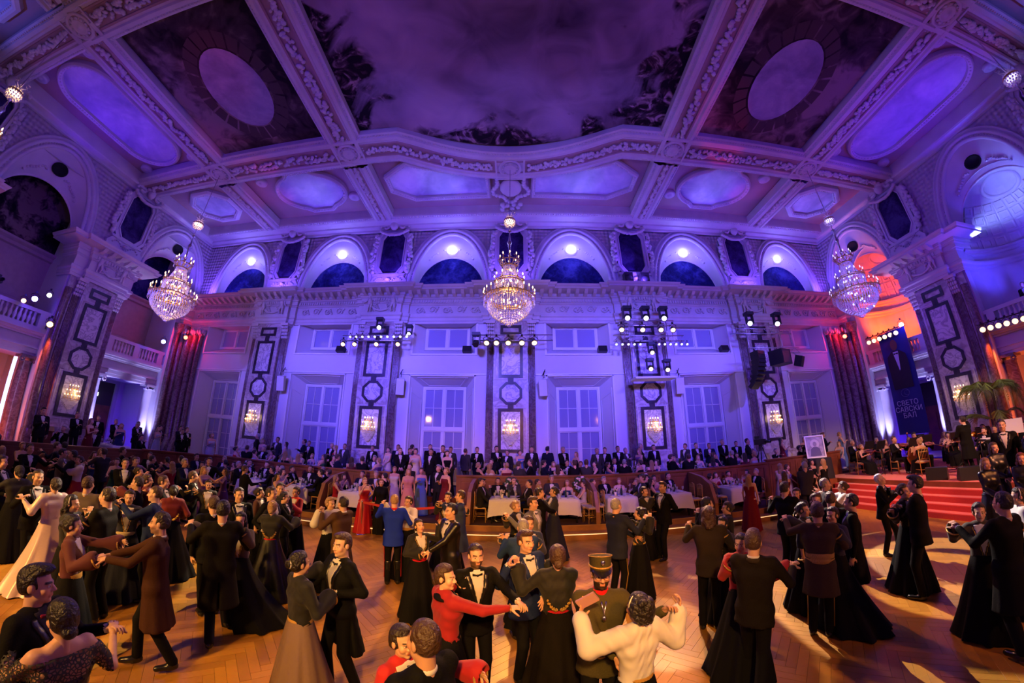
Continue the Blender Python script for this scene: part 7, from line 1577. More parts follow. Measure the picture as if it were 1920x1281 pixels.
person(6.59, 6.17, 0, 54, 1.80, 'm', lod=2, label='man in grey coat dancing with the woman in the white blouse', hair='crop', hcol='grey', col=(0.05, 0.05, 0.06), outfit='tux', extras=('claspL',), armL=(6.78, 6.6, 1.42), armR=(6.93, 6.04, 1.13))
person(8.01, 5.99, 0, 26, 1.72, 'm', lod=2, label='white-haired photographer in tuxedo walking with a camera before the red steps', hair='short', hcol='white', hl=(0, 0, -15), col=(0.01, 0.01, 0.012), outfit='tux', stance=(0.0, 0.25), extras=('clasp',), armL='camera', armR='camera')
person(6.51, 4.22, 0, 206, 1.91, 'm', lod=2, label='tall dark-haired man in black jacket dancing before the red steps', hair='fade', hcol='black', col=(0.014, 0.012, 0.014), outfit='tux', extras=('claspR',), armL=(6.55, 4.54, 1.17), armR=(6.47, 4.48, 1.4))
person(6.73, 4.56, 0, 5, 1.77, 'f', lod=2, label='woman in long black flaring coat hidden by the tall man', hair='bun', hcol='dark', col=(0.01, 0.01, 0.012), outfit='folk', skirt={'r': 0.42}, extras=('claspR',), armL=(6.71, 4.36, 1.46), armR=(6.32, 4.52, 1.33))
person(6.00, 3.02, 0, -54, 1.68, 'f', lod=2, label='dark-haired woman in black and gold jacket facing the camera at right', hair='bun', hcol='dark', col=(0.03, 0.022, 0.015), outfit='folk', extras=('claspR',), armL=(6.0, 2.61, 1.41), armR=(5.57, 3.12, 1.41))
person(5.76, 2.63, 0, 171, 1.84, 'm', lod=2, label='man with glasses in long black tailcoat at the right, back to the camera', hair='short', hcol='black', col=(0.01, 0.01, 0.012), outfit='frock', stance=(0.2, -0.2), extras=('claspL', 'glasses'), armL=(5.51, 3.03, 1.43), armR=(6.09, 2.88, 1.13))
person(7.05, 3.03, 0, 229, 1.70, 'f', lod=2, label='woman in white blouse and headband cut by the right picture edge', hair='bun', hcol='dark', col=(0.75, 0.73, 0.74), outfit='blouse', extras=('headband',))
# ================================================================== TABLES, CHAIRS, GUESTS
LINEN = mat('white_table_linen', (.62, .61, .66), .8, bump=.15, scale=30)
WICK = mat('clear_glass', (.85, .86, .9), .05, spec=.9); WICK.node_tree.nodes['Principled BSDF'].inputs['Transmission Weight'].default_value = .6
CHINA = mat('white_china', (.78, .77, .75), .2)
CHAIRW = mat('gilt_beech_chair', (.50, .28, .07), .38, .35)
def make_chair(x, y, z, rz, label, group='gilt dining chairs'):
    if 'chair' not in PARM:
        e = empty('gilt_chair', (x, y, z), rz, label, 'chair', group); n0 = []
        m = MB(); m.prism([(-.20, -.20), (.20, -.20), (.18, .19), (-.18, .19)], .43, .46, lambda u, v, t: (u, v, t)); m.build('seat', CHAIRW, e)
        m = MB(); m.prism([(-.18, -.18), (.18, -.18), (.165, .17), (-.165, .17)], .46, .49, lambda u, v, t: (u, v, t)); m.build('cushion', mat('ivory_cushion', (.5, .42, .3), .8), e)
        for sx in (-1, 1):
            MB().tube([(sx*.18, -.18, .44), (sx*.185, -.19, 0)], .014, 6).build('leg', CHAIRW, e); MB().tube([(sx*.165, .17, .92), (sx*.17, .17, .46), (sx*.175, .20, 0)], .014, 6).build('leg', CHAIRW, e)
        m = MB(); m.tube([(-.165, .17, .90), (0, .185, .94), (.165, .17, .90)], .016, 6); m.tube([(-.168, .17, .80), (.168, .17, .80)], .010, 5); m.tube([(-.17, .17, .56), (.17, .17, .56)], .010, 5)
        for k in range(-2, 3): m.tube([(k*.055, .172, .56), (k*.055, .175, .91)], .008, 5)
        m.build('backrest', CHAIRW, e)
        m = MB()
        for a, b in (((-.18, -.19), (.18, -.19)), ((-.17, .19), (.17, .19)), ((-.18, -.19), (-.17, .19)), ((.18, -.19), (.17, .19))): m.tube([(*a, .2), (*b, .2)], .009, 5)
        m.build('stretcher', CHAIRW, e); PARM['chair'] = e; return e
    c = copy_tree(PARM['chair']); c.location = (x, y, z); c.rotation_euler = (0, 0, rz); tag(c, label, 'chair', group); return c
def cloth_mesh(w_, d_, drop_, n=10, seed=0):
    """square cloth draped over a table: flat top, waved skirts with hanging corners"""
    m = MB(); rng = random.Random(seed); top = [(-w_/2, -d_/2), (w_/2, -d_/2), (w_/2, d_/2), (-w_/2, d_/2)]; per = []
    for i in range(4):
        a, b = top[i], top[(i+1) % 4]
        for k in range(n): t = k/n; per.append((a[0]+(b[0]-a[0])*t, a[1]+(b[1]-a[1])*t, t))
    N_ = len(per); v = [(x, y, 0) for x, y, t in per]; rows = 5
    for r in range(1, rows+1):
        f = r/rows
        for i, (x, y, t) in enumerate(per):
            L_ = math.hypot(x, y); cw = (2*abs(t-.5))**3; o = .03*f+.02*f*math.sin(i*1.9+seed)+.06*f*cw; v.append((x+x/L_*o, y+y/L_*o, -drop_*f-.07*f*cw))
    fc = [tuple(range(N_))]+[(r*N_+i, (r+1)*N_+i, (r+1)*N_+(i+1) % N_, r*N_+(i+1) % N_) for r in range(rows) for i in range(N_)]
    return m.add(v, fc, 0, True)
def glass_mb(): return MB().lathe([(0, 0), (.034, .002), (.006, .008), (.005, .09), (.02, .105), (.036, .14), (.034, .20), (.030, .20), (.032, .14), (0, .11)], n=10)
def put(name, key, mb_fn, mt, loc, label, cat, group=None, rz=0, sc=1):
    if key not in PARM: o = mb_fn().build(name, mt); PARM[key] = o.data
    else: o = link(name, PARM[key])
    o.location = loc; o.rotation_euler = (0, 0, rz); o.scale = (sc, sc, sc); tag(o, label, cat, group); return o
def bottle_mb(): return MB().lathe([(0, 0), (.037, .002), (.038, .17), (.028, .21), (.013, .25), (.013, .31), (0, .31)], n=10)
def flower_mb():
    m = MB(); rng = random.Random(4); m.lathe([(0, 0), (.05, 0), (.04, .05), (.06, .12), (.055, .12)], n=10, m=0)
    for k in range(26): t = rng.uniform(0, 6.28); r = rng.uniform(0, .10); m.blob((r*math.cos(t), r*math.sin(t), .17+rng.uniform(-.03, .08)), (.03, .03, .028), 1+(k % 3 == 0))
    return m
WINE = mat('dark_bottle_glass', (.02, .05, .025), .1, spec=.8); PETAL = mat('pale_petals', (.75, .62, .58), .7); LEAFM = mat('dark_leaves', (.03, .07, .025), .6)
def table(x, y, z, nm, w_=1.0, d_=1.0, full_=True, seed=0):
    e = empty('banquet_table', (x, y, z), 0, 'table under the white cloth, '+nm, 'table', 'banquet tables')
    MB().box(-w_/2+.01, w_/2-.01, -d_/2+.01, d_/2-.01, .70, .725).build('tabletop', WOODT, e)
    for sx in (-1, 1):
        for sy in (-1, 1): MB().tube([(sx*(w_/2-.08), sy*(d_/2-.08), .70), (sx*(w_/2-.08), sy*(d_/2-.08), 0)], .025, 6).build('leg', BLACK, e)
    c = cloth_mesh(w_, d_, .46 if full_ else .3, 10, seed).build('tablecloth', LINEN); c.location = (x, y, z+.732); tag(c, 'white tablecloth hanging over the '+nm, 'tablecloth', 'white tablecloths')
    rng = random.Random(seed+5)
    for k in range(8):
        px, py = x+(k % 4-1.5)*w_*.22+rng.uniform(-.04, .04), y+(-.28 if k < 4 else .28)*d_+rng.uniform(-.05, .05)
        put('wine_glass', 'glass', glass_mb, WICK, (px, py, z+.735), 'wine glass, %s from the left in the %s row, %s' % (ORD[k % 4], 'front' if k < 4 else 'rear', nm), 'glass', 'wine glasses on the '+nm)
    for k in range(4): put('plate', 'plate', lambda: MB().lathe([(0, 0), (.08, .0), (.125, .018), (.12, .022), (.08, .006), (0, .005)], n=16), CHINA, (x+(-.28 if k % 2 else .28)*w_, y+(-.20 if k < 2 else .20)*d_, z+.735), 'white plate at the %s of the %s' % (('front right', 'front left', 'rear right', 'rear left')[k], nm), 'plate', 'china plates on the '+nm)
    put('wine_bottle', 'bottle', bottle_mb, WINE, (x+.12, y+.05, z+.735), 'dark wine bottle on the '+nm, 'bottle')
    put('flower_vase', 'flower', flower_mb, [CHINA, PETAL, LEAFM], (x-.10, y, z+.735), 'small vase of pale flowers on the '+nm, 'flowers')
# ---- shared figure variants for the distant guests
VAR = {}
def variant(key, **k):
    if key not in VAR:
        k.setdefault('lod', 3); VAR[key] = person(0, -30, 0, 0, 1.78, **k)
    return VAR[key]
GOWNS = dict(black=(.005, .005, .006), red=(.32, .012, .02), rose=(.48, .20, .20), navy=(.02, .03, .10), silver=(.38, .38, .42), cream=(.55, .48, .40), green=(.02, .08, .05), violet=(.12, .05, .16), blue=(.10, .18, .42), wine=(.12, .01, .02))
SUITS = {'black': (.0045, .0045, .0055), 'navy': (.006, .008, .026), 'grey': (.035, .034, .035), 'charcoal': (.012, .011, .012)}
USED = set()
def guest(x, y, z, face, sex, pose, place, rng, group, hair=None, suit=None, gown=None, height=None, cat='person'):
    """a copy of a figure variant with its own colours and label"""
    if sex == 'm':
        hr = hair or rng.choice(('short', 'short', 'fade', 'crop')); key = (sex, pose, hr); src = variant(key, sex='m', outfit='tux', hair=hr, hcol='dark', sit=pose.startswith('sit'), armL=POSES[pose][0], armR=POSES[pose][1], col=(.01, .01, .012))
        su = suit or rng.choice(('black', 'black', 'black', 'navy', 'charcoal', 'grey')); hc = rng.choice(('black', 'dark', 'brown', 'brown', 'grey')); look = ('%s-haired man in %s suit' % ({'dark': 'dark'}.get(hc, hc), su))
    else:
        hr = hair or rng.choice(('bun', 'long', 'wavy', 'lowbun')); key = (sex, pose, hr); src = variant(key, sex='f', outfit='gown', hair=hr, hcol='dark', sit=pose.startswith('sit'), armL=POSES[pose][0], armR=POSES[pose][1], skirt=dict(r=.30))
        su = gown or rng.choice(('black', 'black', 'red', 'rose', 'navy', 'silver', 'cream', 'green', 'violet', 'blue', 'wine')); hc = rng.choice(('black', 'dark', 'brown', 'fair', 'fair')); look = '%s-haired woman in %s gown' % (hc, su)
    o = copy_tree(src); h = height or (rng.uniform(1.70, 1.88) if sex == 'm' else rng.uniform(1.62, 1.74)); s = h/1.78; o.location = (x, y, z-.0); o.scale = (s, s, s); o.rotation_euler = (0, 0, math.radians(face))
    o.color = (*SKINS[rng.randrange(4)], 1)
    for c in o.children:
        n = c.name.split('.')[0]
        if n == 'jacket': c.color = (*SUITS[su], 1)
        elif n in ('bodice', 'skirt'): c.color = (*GOWNS[su], 1)
        elif n == 'hair': c.color = (*HAIRC[hc], 1)
        elif n == 'trousers' and su in ('navy', 'grey'): c.color = (*SUITS[su], 1)
    lb = look+' '+place; tag(o, lb, 'person', group); return o
POSES = dict(sit=('lap', 'lap'), sit_table=('table', 'table'), sit_drink=('lap', 'face'), stand=('hang', 'hang'), stand_front=('front', 'front'), stand_glass=('hang', 'chest'), dance=('up', 'back'), violin=('violL', 'violR'), sit_violin=('violL', 'violR'), sit_cello=('chest', 'front'))
rng = random.Random(21)
# tier tables between the dividers: two guests on each flank, two behind facing the hall
TT = [(-11.4, 'far left table of the tier'), (-9.2, 'second tier table from the left'), (-7.2, 'table left of the oak divider'), (-5.05, 'table beside the red ribbon'), (-.1, 'table under the centre pilaster'), (1.75, 'tier table right of the centre'), (3.6, 'tier table behind the divider'), (5.45, 'tier table with two free chairs'), (7.9, 'far right tier table')]
for i, (x, nm) in enumerate(TT):
    table(x, 11.45, TIER, nm, .95, 1.0, True, i)
    for k, (dx, dy, fc) in enumerate(((-.78, -.18, 90), (-.78, .36, 90), (.78, -.18, -90), (.78, .36, -90), (-.28, .80, 0), (.28, .80, 0))):
        if (i == 5 and k == 2) or (i == 7 and k in (2, 3)) or (i in (6,) and k == 0) or (i == 8 and k == 0): 
            make_chair(x+dx, 11.45+dy, TIER, math.radians(fc), 'empty gilt chair at the %s, %s' % (nm, 'left' if dx < 0 else 'right'+(' front' if dy < 0 else ' rear'))); continue
        sex = rng.choice('mmf') if k < 4 else rng.choice('mf')
        make_chair(x+dx, 11.45+dy, TIER, math.radians(fc), 'gilt chair under the %s guest, %s' % (('front left', 'rear left', 'front right', 'rear right', 'back left', 'back right')[k], nm))
        guest(x+dx*.97, 11.45+dy, TIER+.02, fc+rng.uniform(-25, 25), sex, rng.choice(('sit', 'sit_table', 'sit_drink')), 'seated %s, %s' % (('front left', 'rear left', 'front right', 'rear right', 'behind left', 'behind right')[k], nm), rng, 'guests seated on the tier')
for k in range(2): make_chair(2.62+.28*k, 11.0+.42*k, TIER, math.radians(-80), 'empty gilt chair, %s beside the divider' % ('nearer of two' if k == 0 else 'farther of two'))
# gallery: tables along the parapet, seated guests, a standing row behind
REF = ((-16.2, 'far left window'), (-13, 'far left pilaster'), (-9.75, 'second window'), (-6.5, 'second pilaster'), (-3.25, 'third window'), (0, 'centre pilaster'), (3.25, 'fourth window'), (6.5, 'fourth pilaster'), (9.75, 'fifth window'), (13, 'far right pilaster'), (16.5, 'far right window'))
cnt = {}
def ref_label(x, row):
    r = min(REF, key=lambda q: abs(q[0]-x))[1]; cnt[(r, row)] = cnt.get((r, row), -1)+1; return ORD[cnt[(r, row)]], r
for i, x in enumerate((-11.2, -8.6, -6.2, -.2, 2.3, 4.8, 7.4, 9.3)):
    nm = '%s gallery table from the left' % ORD[i]
    table(x, 13.45, POD, nm, 1.5, .8, False, 20+i)
    for k, (dx, dy, fc) in enumerate(((-.5, -.55, 165), (.1, -.55, 195), (.55, -.55, 170), (-.55, .62, 0), (.0, .62, 10), (.55, .62, -10), (-.98, .0, 90), (.98, 0, -90))):
        if rng.random() < .16: continue
        guest(x+dx, 13.45+dy, POD+.02, fc+rng.uniform(-30, 30), rng.choice('mff'), rng.choice(('sit', 'sit_table', 'sit_drink')), 'seated %s, %s' % (('near left', 'near middle', 'near right', 'far left', 'far middle', 'far right', 'left end', 'right end')[k], nm), rng, 'guests seated on the gallery')
xs = [-12.2, -11.7, -11.0, -10.5, -9.5, -9.0, -8.0, -7.55, -7.2, -6.0, -5.3, -4.75, -4.3, -3.9, -3.4, -2.9, -2.45, -1.9, -1.35, -.6, -.1, .4, .95, 1.6, 2.25, 2.9, 3.5, 4.05, 4.6, 5.0, 5.35, 5.75, 6.2, 7.7, 8.3, 8.75, 9.6, 10.4, 11.0]
for x in xs:
    o_, r = ref_label(x, 's'); guest(x+rng.uniform(-.12, .12), 14.55+rng.uniform(-.22, .32), POD, rng.choice((0, 0, 25, -25, 60, -60, 150)), rng.choice('mmmf'), rng.choice(('stand', 'stand_front', 'stand_glass')), 'standing on the gallery, %s from left by %s' % (o_, r), rng, 'guests standing on the gallery')
# guests crowding the stair between the parapets
for i, (x, y, z, fc) in enumerate(((-4.0, 12.0, .36, 20), (-3.5, 12.15, .36, -20), (-3.0, 11.9, .36, 10), (-2.45, 12.1, .36, -30), (-4.05, 12.65, .9, 30), (-3.5, 12.8, .9, 0), (-2.9, 12.75, .9, -10), (-2.3, 12.85, .9, 20), (-2.0, 11.2, .36, -40), (-3.2, 11.1, .36, 30), (-2.6, 13.4, .9, 0), (-3.9, 13.4, .9, 40))):
    guest(x, y, z, fc, 'fmfmmfmfffmm'[i], ('stand', 'stand_front', 'stand_glass')[i % 3], 'standing on the gallery stair, %s from its foot' % ORD[i], rng, 'guests on the gallery stair')
# left crowd in front of the tier and on the left gallery
n = 0
for r, (y0, xs_) in enumerate(((9.6, (-12.6, -11.9, -11.1, -10.3, -9.5, -8.8, -8.0, -7.2)), (8.5, (-13.3, -12.6, -11.8, -11.0, -10.3, -9.4, -8.6)), (7.4, (-13.6, -12.8, -12.0, -11.2, -10.3)), (6.3, (-13.8, -12.9, -12.0, -11.2)), (5.2, (-13.9, -13.0, -12.1)))):
    for i, x in enumerate(xs_):
        sx = 'mf'[(i+r) % 2]; f = rng.choice((90, -90, 40, -40, 150))
        guest(x+rng.uniform(-.15, .15), y0+rng.uniform(-.25, .25), 0, f, sx, 'dance', 'in the left crowd, %s row, %s from left' % (('back', 'fourth', 'third', 'second', 'front')[r], ORD[i]), rng, 'dancers in the left crowd')
for i, (x, y) in enumerate(((-15.6, 11.2), (-15.9, 10.4), (-16.3, 9.6), (-15.5, 8.9), (-15.8, 8.1), (-15.6, 7.2), (-17.6, 12.3), (-17.2, 13.2), (-16.6, 14.0), (-17.9, 11.4), (-18.4, 12.9), (-18.0, 13.9), (-15.4, 13.4), (-15.0, 12.8), (-14.3, 13.9), (-13.6, 13.3), (-18.5, 10.9), (-17.5, 9.4))):
    near = i > 5
    guest(x, y, POD, rng.choice((60, 90, 30, 120)), rng.choice('mmf'), 'sit_drink' if i in (0, 2, 4) else 'stand_glass', 'on the left gallery %s, %s along' % ('by the blue-lit door' if near else 'under the pier', ORD[i-6 if near else i]), rng, 'guests on the left gallery', gown='silver' if near else None)
table(-16.3, 10.3, POD, 'left gallery table under the sconce', 1.6, .8, False, 40)
for i, (x, y) in enumerate(((10.6, 11.9), (11.3, 11.7), (11.9, 11.95), (10.0, 11.6), (11.6, 11.1), (10.7, 11.15), (9.2, 9.5), (9.8, 9.9), (8.7, 9.9))):
    guest(x, y, 0, rng.choice((180, 150, 60, 0)), 'fmfffmmff'[i], 'stand_front', 'before the wooden wall by the stage, %s from it' % ORD[i], rng, 'guests by the stage wall', gown=('silver', None, 'black', 'cream', 'black', None, None, 'black', 'wine')[i])
for i, (x, y) in enumerate(((11.4, 13.4), (12.0, 13.7), (12.6, 13.3), (13.3, 13.7), (13.9, 13.4), (14.6, 13.8), (15.2, 13.5), (15.8, 13.9))):
    guest(x, y, POD, rng.choice((0, 60, -60)), 'mfmfmmff'[i], 'stand_glass' if i % 2 else 'sit_drink', 'behind the stage wall on the gallery, %s from left' % ORD[i], rng, 'guests behind the stage wall')

# ================================================================== ORCHESTRA AND CHOIR
VARN = mat('varnished_violin_wood', (.30, .09, .02), .22, coat=.5)
def violin_mb(): 
    m = MB(); o = []
    for k in range(28): t = 2*PI*k/28; r = .085+.022*math.cos(2*t)-.018*math.cos(4*t)*0; o.append((r*math.cos(t)*(.82 if math.cos(t)*0+math.sin(t) > 0 else 1.0), .175*math.sin(t)))
    m.prism(o, -.018, .018, lambda u, v, t: (u, v, t)); m.box(-.012, .012, .16, .44, .0, .022); m.blob((0, .46, .01), (.02, .03, .02)); m.box(-.011, .011, -.10, .38, .022, .028, 1); m.box(-.02, .02, -.02, -.01, .018, .045, 1); return m
def bow_mb(): return MB().tube([(0, -.35, 0), (0, 0, .012), (0, .35, 0)], .005, 5).tube([(0, -.33, -.02), (0, .34, -.012)], .002, 4)
def stand_mb():
    m = MB(); m.tube([(0, 0, 0), (0, 0, 1.05)], .012, 6)
    for k in range(3): t = 2*PI*k/3; m.tube([(0, 0, .22), (.25*math.cos(t), .25*math.sin(t), .0)], .009, 5)
    m.cbox((0, 0, 1.12), .50, .012, .34, 0, 0, Matrix.Rotation(-.35, 3, 'X')); return m
PAPER = mat('sheet_music', (.7, .68, .62), .8)
def rot_pt(x, y, f, p): a = math.radians(f); return (x+p[0]*math.cos(a)-p[1]*math.sin(a), y+p[0]*math.sin(a)+p[1]*math.cos(a), p[2])
orc = random.Random(8); CXY = (14.1, 7.35); k = 0
for row, (R_, angs) in enumerate(((3.0, (8, 30, 52, 80)), (4.1, (-2, 16, 34, 52, 70)), (5.2, (4, 20, 36, 52, 68)))):
    for j, a in enumerate(angs):
        x, y = CXY[0]+R_*math.sin(math.radians(a)), CXY[1]+R_*math.cos(math.radians(a))*.95
        if y > 12.2 or x > 19: y = min(y, 12.1); x = min(x, 18.9)
        f = math.degrees(math.atan2(CXY[0]-x, -(CXY[1]-y))); sx = 'mmfm'[j] if row == 0 else orc.choice('mf')
        where = '%s in the %s orchestra row' % (ORD[j], ('front', 'middle', 'back')[row])
        make_chair(x, y, SZ, math.radians(f), 'gilt chair of the musician '+where, 'orchestra chairs')
        g = guest(x, y, SZ+.02, f, sx, 'sit_violin', 'playing violin, '+where, orc, 'orchestra musicians', suit='black', gown='black')
        s = g.scale[0]; p = rot_pt(x, y, f, (.20*s, -.20*s, 0)); v = put('violin', 'violin', violin_mb, [VARN, BLACK], (p[0], p[1], SZ+.98*s), 'brown violin of the player '+where, 'violin', 'violins of the orchestra'); v.rotation_euler = (-.25, .5, math.radians(f+205))
        p = rot_pt(x, y, f, (-.12*s, -.34*s, 0)); b = put('violin_bow', 'bow', bow_mb, VARN, (p[0], p[1], SZ+.93*s), 'bow of the player '+where, 'bow', 'violin bows'); b.rotation_euler = (.9, .2, math.radians(f+20))
        if j % 2 == 0:
            p = rot_pt(x, y, f, (.1, -.78, 0)); put('music_stand', 'mstand', stand_mb, BLACK, (p[0], p[1], SZ), 'black music stand before the musician '+where, 'music stand', 'music stands', math.radians(f+180))
# cellist with her back to the hall
x, y = 14.2, 9.0
make_chair(x, y, SZ, math.radians(150), 'gilt chair under the dark-clad cellist', 'orchestra chairs')
g = guest(x, y, SZ+.02, 150, 'f', 'sit_cello', 'seated with a cello, her back to the hall', orc, 'orchestra musicians', gown='black', hair='lowbun')
def cello_mb():
    m = MB(); o = []
    for k in range(32): t = 2*PI*k/32; r = .19+.05*math.cos(2*t); o.append((r*math.cos(t)*(.80 if math.sin(t) > 0 else 1), .40*math.sin(t)))
    m.prism(o, -.06, .06, lambda u, v, t: (u, t, v)); m.tube([(0, -.07, .30), (0, -.05, .85)], .02, 6, 1); m.blob((0, -.02, .88), (.03, .05, .04)); m.tube([(0, 0, -.40), (0, 0, -.58)], .006, 5, 1); return m
c = put('cello', 'cello', cello_mb, [VARN, BLACK], (14.42, 9.42, SZ+.60), 'brown cello held by the woman with her back to the hall', 'cello'); c.rotation_euler = (.25, 0, math.radians(150))
person(14.1, 7.35, SZ, 160, 1.84, 'm', lod=2, label='conductor in long black tailcoat with raised baton on the red stage', outfit='frock', hair='short', hcol='black', col=(.012, .011, .012), armL='bent', armR=(14.75, 7.55, SZ+1.62), extras=('closed', 'claspR'))
m = MB(); m.tube([(0, 0, 0), (-.24, .05, .10)], .005, 5); o = m.build('baton', SHIRT); o.location = (14.80, 7.58, SZ+1.68); tag(o, 'white baton in the raised hand of the conductor', 'baton')
person(16.4, 7.9, SZ, -95, 1.80, 'm', lod=3, label='trombonist in black seated right of the conductor', outfit='tux', hair='short', hcol='brown', sit=True, armL='chest', armR='fwd'); make_chair(16.4, 7.9, SZ, math.radians(-95), 'gilt chair under the trombonist', 'orchestra chairs')
BRASS = mat('polished_brass', (.80, .52, .16), .2, 1.0)
m = MB(); m.tube([(0, -.9, 0), (0, 0, 0), (.05, .05, 0), (.08, 0, .02), (.08, -.45, .02)], .012, 6); m.lathe([(.10, -.62), (.04, -.52), (.015, -.42)], (.08, 0, .02), 14, 0, 'Y'); o = m.build('trombone', BRASS); o.location = (16.0, 7.75, SZ+1.15); o.rotation_euler = (0, 0, math.radians(-95)); tag(o, 'shiny brass trombone right of the conductor', 'trombone')
person(17.2, 6.9, SZ, -80, 1.82, 'm', lod=3, label='musician behind a large sheet of music right of the trombonist', outfit='tux', hair='fade', hcol='dark', sit=True, armL='chest', armR='chest'); make_chair(17.2, 6.9, SZ, math.radians(-80), 'gilt chair of the musician with the large sheet', 'orchestra chairs')
m = MB(); m.cbox((0, 0, 0), .62, .01, .48, 0, 0, Matrix.Rotation(-.2, 3, 'X')); o = m.build('music_sheet', PAPER); o.location = (16.5, 7.0, SZ+1.25); o.rotation_euler = (0, 0, math.radians(-80)); tag(o, 'large pale sheet of music standing behind the conductor', 'sheet music')
e = empty('conductor_desk', (14.9, 7.0, SZ), .7, 'black conductor desk with an open score', 'desk')
MB().box(-.45, .45, -.28, .28, .98, 1.02).build('desktop', BLACK, e)
for sx in (-1, 1):
    for sy in (-1, 1): MB().tube([(sx*.38, sy*.22, 0), (sx*.38, sy*.22, .98)], .018, 6).build('leg', BLACK, e)
m = MB(); m.box(-.34, -.01, -.22, .22, 1.021, 1.035); m.box(.01, .34, -.22, .22, 1.021, 1.035); o = m.build('open_score', PAPER); o.location = (14.9, 7.0, SZ); o.rotation_euler = (0, 0, .7); tag(o, 'open score lying on the conductor desk', 'score')
def wedge(x, y, z, rz, lb):
    e = empty('stage_monitor', (x, y, z), rz, lb, 'stage monitor', 'wedge monitors on the red stage'); m = MB(); m.prism([(-.22, 0), (.22, 0), (.22, .38), (.05, .40), (-.22, .10)], -.30, .30, lambda u, v, t: (t, u, v)); m.build('cabinet', BLACK, e); m = MB(); m.add([(-.27, -.215, .115), (.27, -.215, .115), (.27, .03, .385), (-.27, .03, .385)], [(0, 1, 2, 3)]); m.build('grille', mat('monitor_grille', (.03, .03, .032), .6), e)
wedge(13.25, 7.95, SZ, 2.0, 'black wedge monitor at the stage edge left of the conductor'); wedge(13.3, 7.0, SZ, 2.3, 'larger black wedge monitor at the feet of the conductor'); 
m = MB(); m.box(-.25, .25, -.2, .2, 0, .26); o = m.build('stage_box', BLACK); o.location = (13.3, 6.2, SZ); tag(o, 'low black box on the stage edge right of the conductor', 'box')
# choir on the red riser at the right
CH_ = [(9.15, 4.42, .22, 'f', 'long', 'fair', 'choir woman with long fair hair in black satin dress and silver belt'), (9.75, 4.05, .22, 'f', 'wavy', 'red', 'choir woman with auburn waves, black dress and small necklace'), (9.95, 4.60, .44, 'f', 'long', 'brown', 'choir woman with long light-brown hair behind the auburn singer'),
       (10.15, 3.62, .22, 'f', 'wavy', 'fair', 'fair curly choir woman at the right edge in black'), (10.75, 4.20, .66, 'f', 'curly', 'brown', 'choir woman with curls in grey-black satin at the right edge'), (10.85, 4.78, .66, 'm', 'short', 'dark', 'dark-haired choir man in tuxedo with white shirt above the women'), (11.6, 4.3, .66, 'm', 'fade', 'brown', 'choir man cut by the right picture edge, rear row')]
for x, y, z, sx, hr, hc, lb in CH_:
    az = math.degrees(math.atan2(.28-x, y))
    person(x, y, z, az+(35 if sx == 'f' else 0)*(1 if hr == 'long' else .2), 1.68 if sx == 'f' else 1.84, sx, lod=2, label=lb, group='choir', outfit='longdress' if sx == 'f' else 'tux', hair=hr, hcol=hc, col=(.012, .012, .014), armL='hang' if sx == 'm' else 'front', armR='hang' if sx == 'm' else 'front', skirt=dict(r=.26, satin=1, sash=(.30, .29, .28) if hc in ('fair', 'red') else (.012, .012, .014), bell=.03))

# ================================================================== OTHER PROPS
# red ribbon between chrome posts
for i, x in enumerate((-4.34, -1.95)):
    e = empty('barrier_post', (x, 10.22, 0), 0, 'slim chrome barrier post %s' % ('beside the red evening dress' if i == 0 else 'hidden behind the blue uniform'), 'barrier post'); MB().lathe([(0, 0), (.15, .0), (.15, .015), (.03, .03)], n=18).build('base', CHROME, e); MB().lathe([(.018, .02), (.018, .93), (.03, .94), (.03, .99), (0, 1.0)], n=10).build('pole', CHROME, e)
m = MB(); m.sweep([(-4.32+2.35*k/14, 10.22) for k in range(15)], [(.004, .92), (.004, .99), (-.004, .99), (-.004, .92)], lambda x, y, h: (x, y, h-.10*math.sin(PI*(x+4.32)/2.35))); tag(m.build('barrier_ribbon', mat('red_ribbon', (.45, .01, .015), .5)), 'red ribbon stretched between the chrome posts', 'ribbon')
# wreaths on the parapet
def wreath_mb():
    m = MB(); r_ = random.Random(2)
    for k in range(120): t = r_.uniform(0, 6.28); R_ = .20+r_.uniform(-.07, .07); m.blob((R_*math.cos(t), r_.uniform(-.06, .0), R_*math.sin(t)), (.045, .03, .05), 0 if k % 3 else 1, Matrix.Rotation(t, 3, 'Y'))
    for k in range(14): t = r_.uniform(0, 6.28); R_ = .32+r_.uniform(0, .06); m.tube([(.2*math.cos(t), -.03, .2*math.sin(t)), (R_*math.cos(t), -.05, R_*math.sin(t))], .006, 4, 0)
    return m
for i, (x, lb) in enumerate(((.1, 'under the centre pilaster'), (2.55, 'behind the tier table right of the centre'), (4.9, 'behind the tier table with the divider'), (-10.6, 'on the left parapet'))):
    put('flower_wreath', 'wreath', wreath_mb, [LEAFM, PETAL], (x, 12.53, 1.38), 'pale flower wreath on the parapet '+lb, 'wreath', 'wreaths on the parapet')
# cake stands on the gallery tables
def cake_mb(): return MB().lathe([(.06, 0), (.015, .02), (.015, .12), (.15, .13), (.15, .14), (.012, .14), (.012, .26), (.11, .27), (.11, .28), (.01, .28), (.01, .40), (0, .42)], n=16)
for i, x in enumerate((-6.0, 2.5, 4.9, 7.5)): put('cake_stand', 'cake', cake_mb, CHROME, (x, 13.35, POD+.735), 'tiered silver cake stand on the gallery table %s' % ('below the second pilaster', 'left below the fourth window', 'right below the fourth window', 'below the fourth pilaster')[i], 'cake stand', 'cake stands on the gallery')
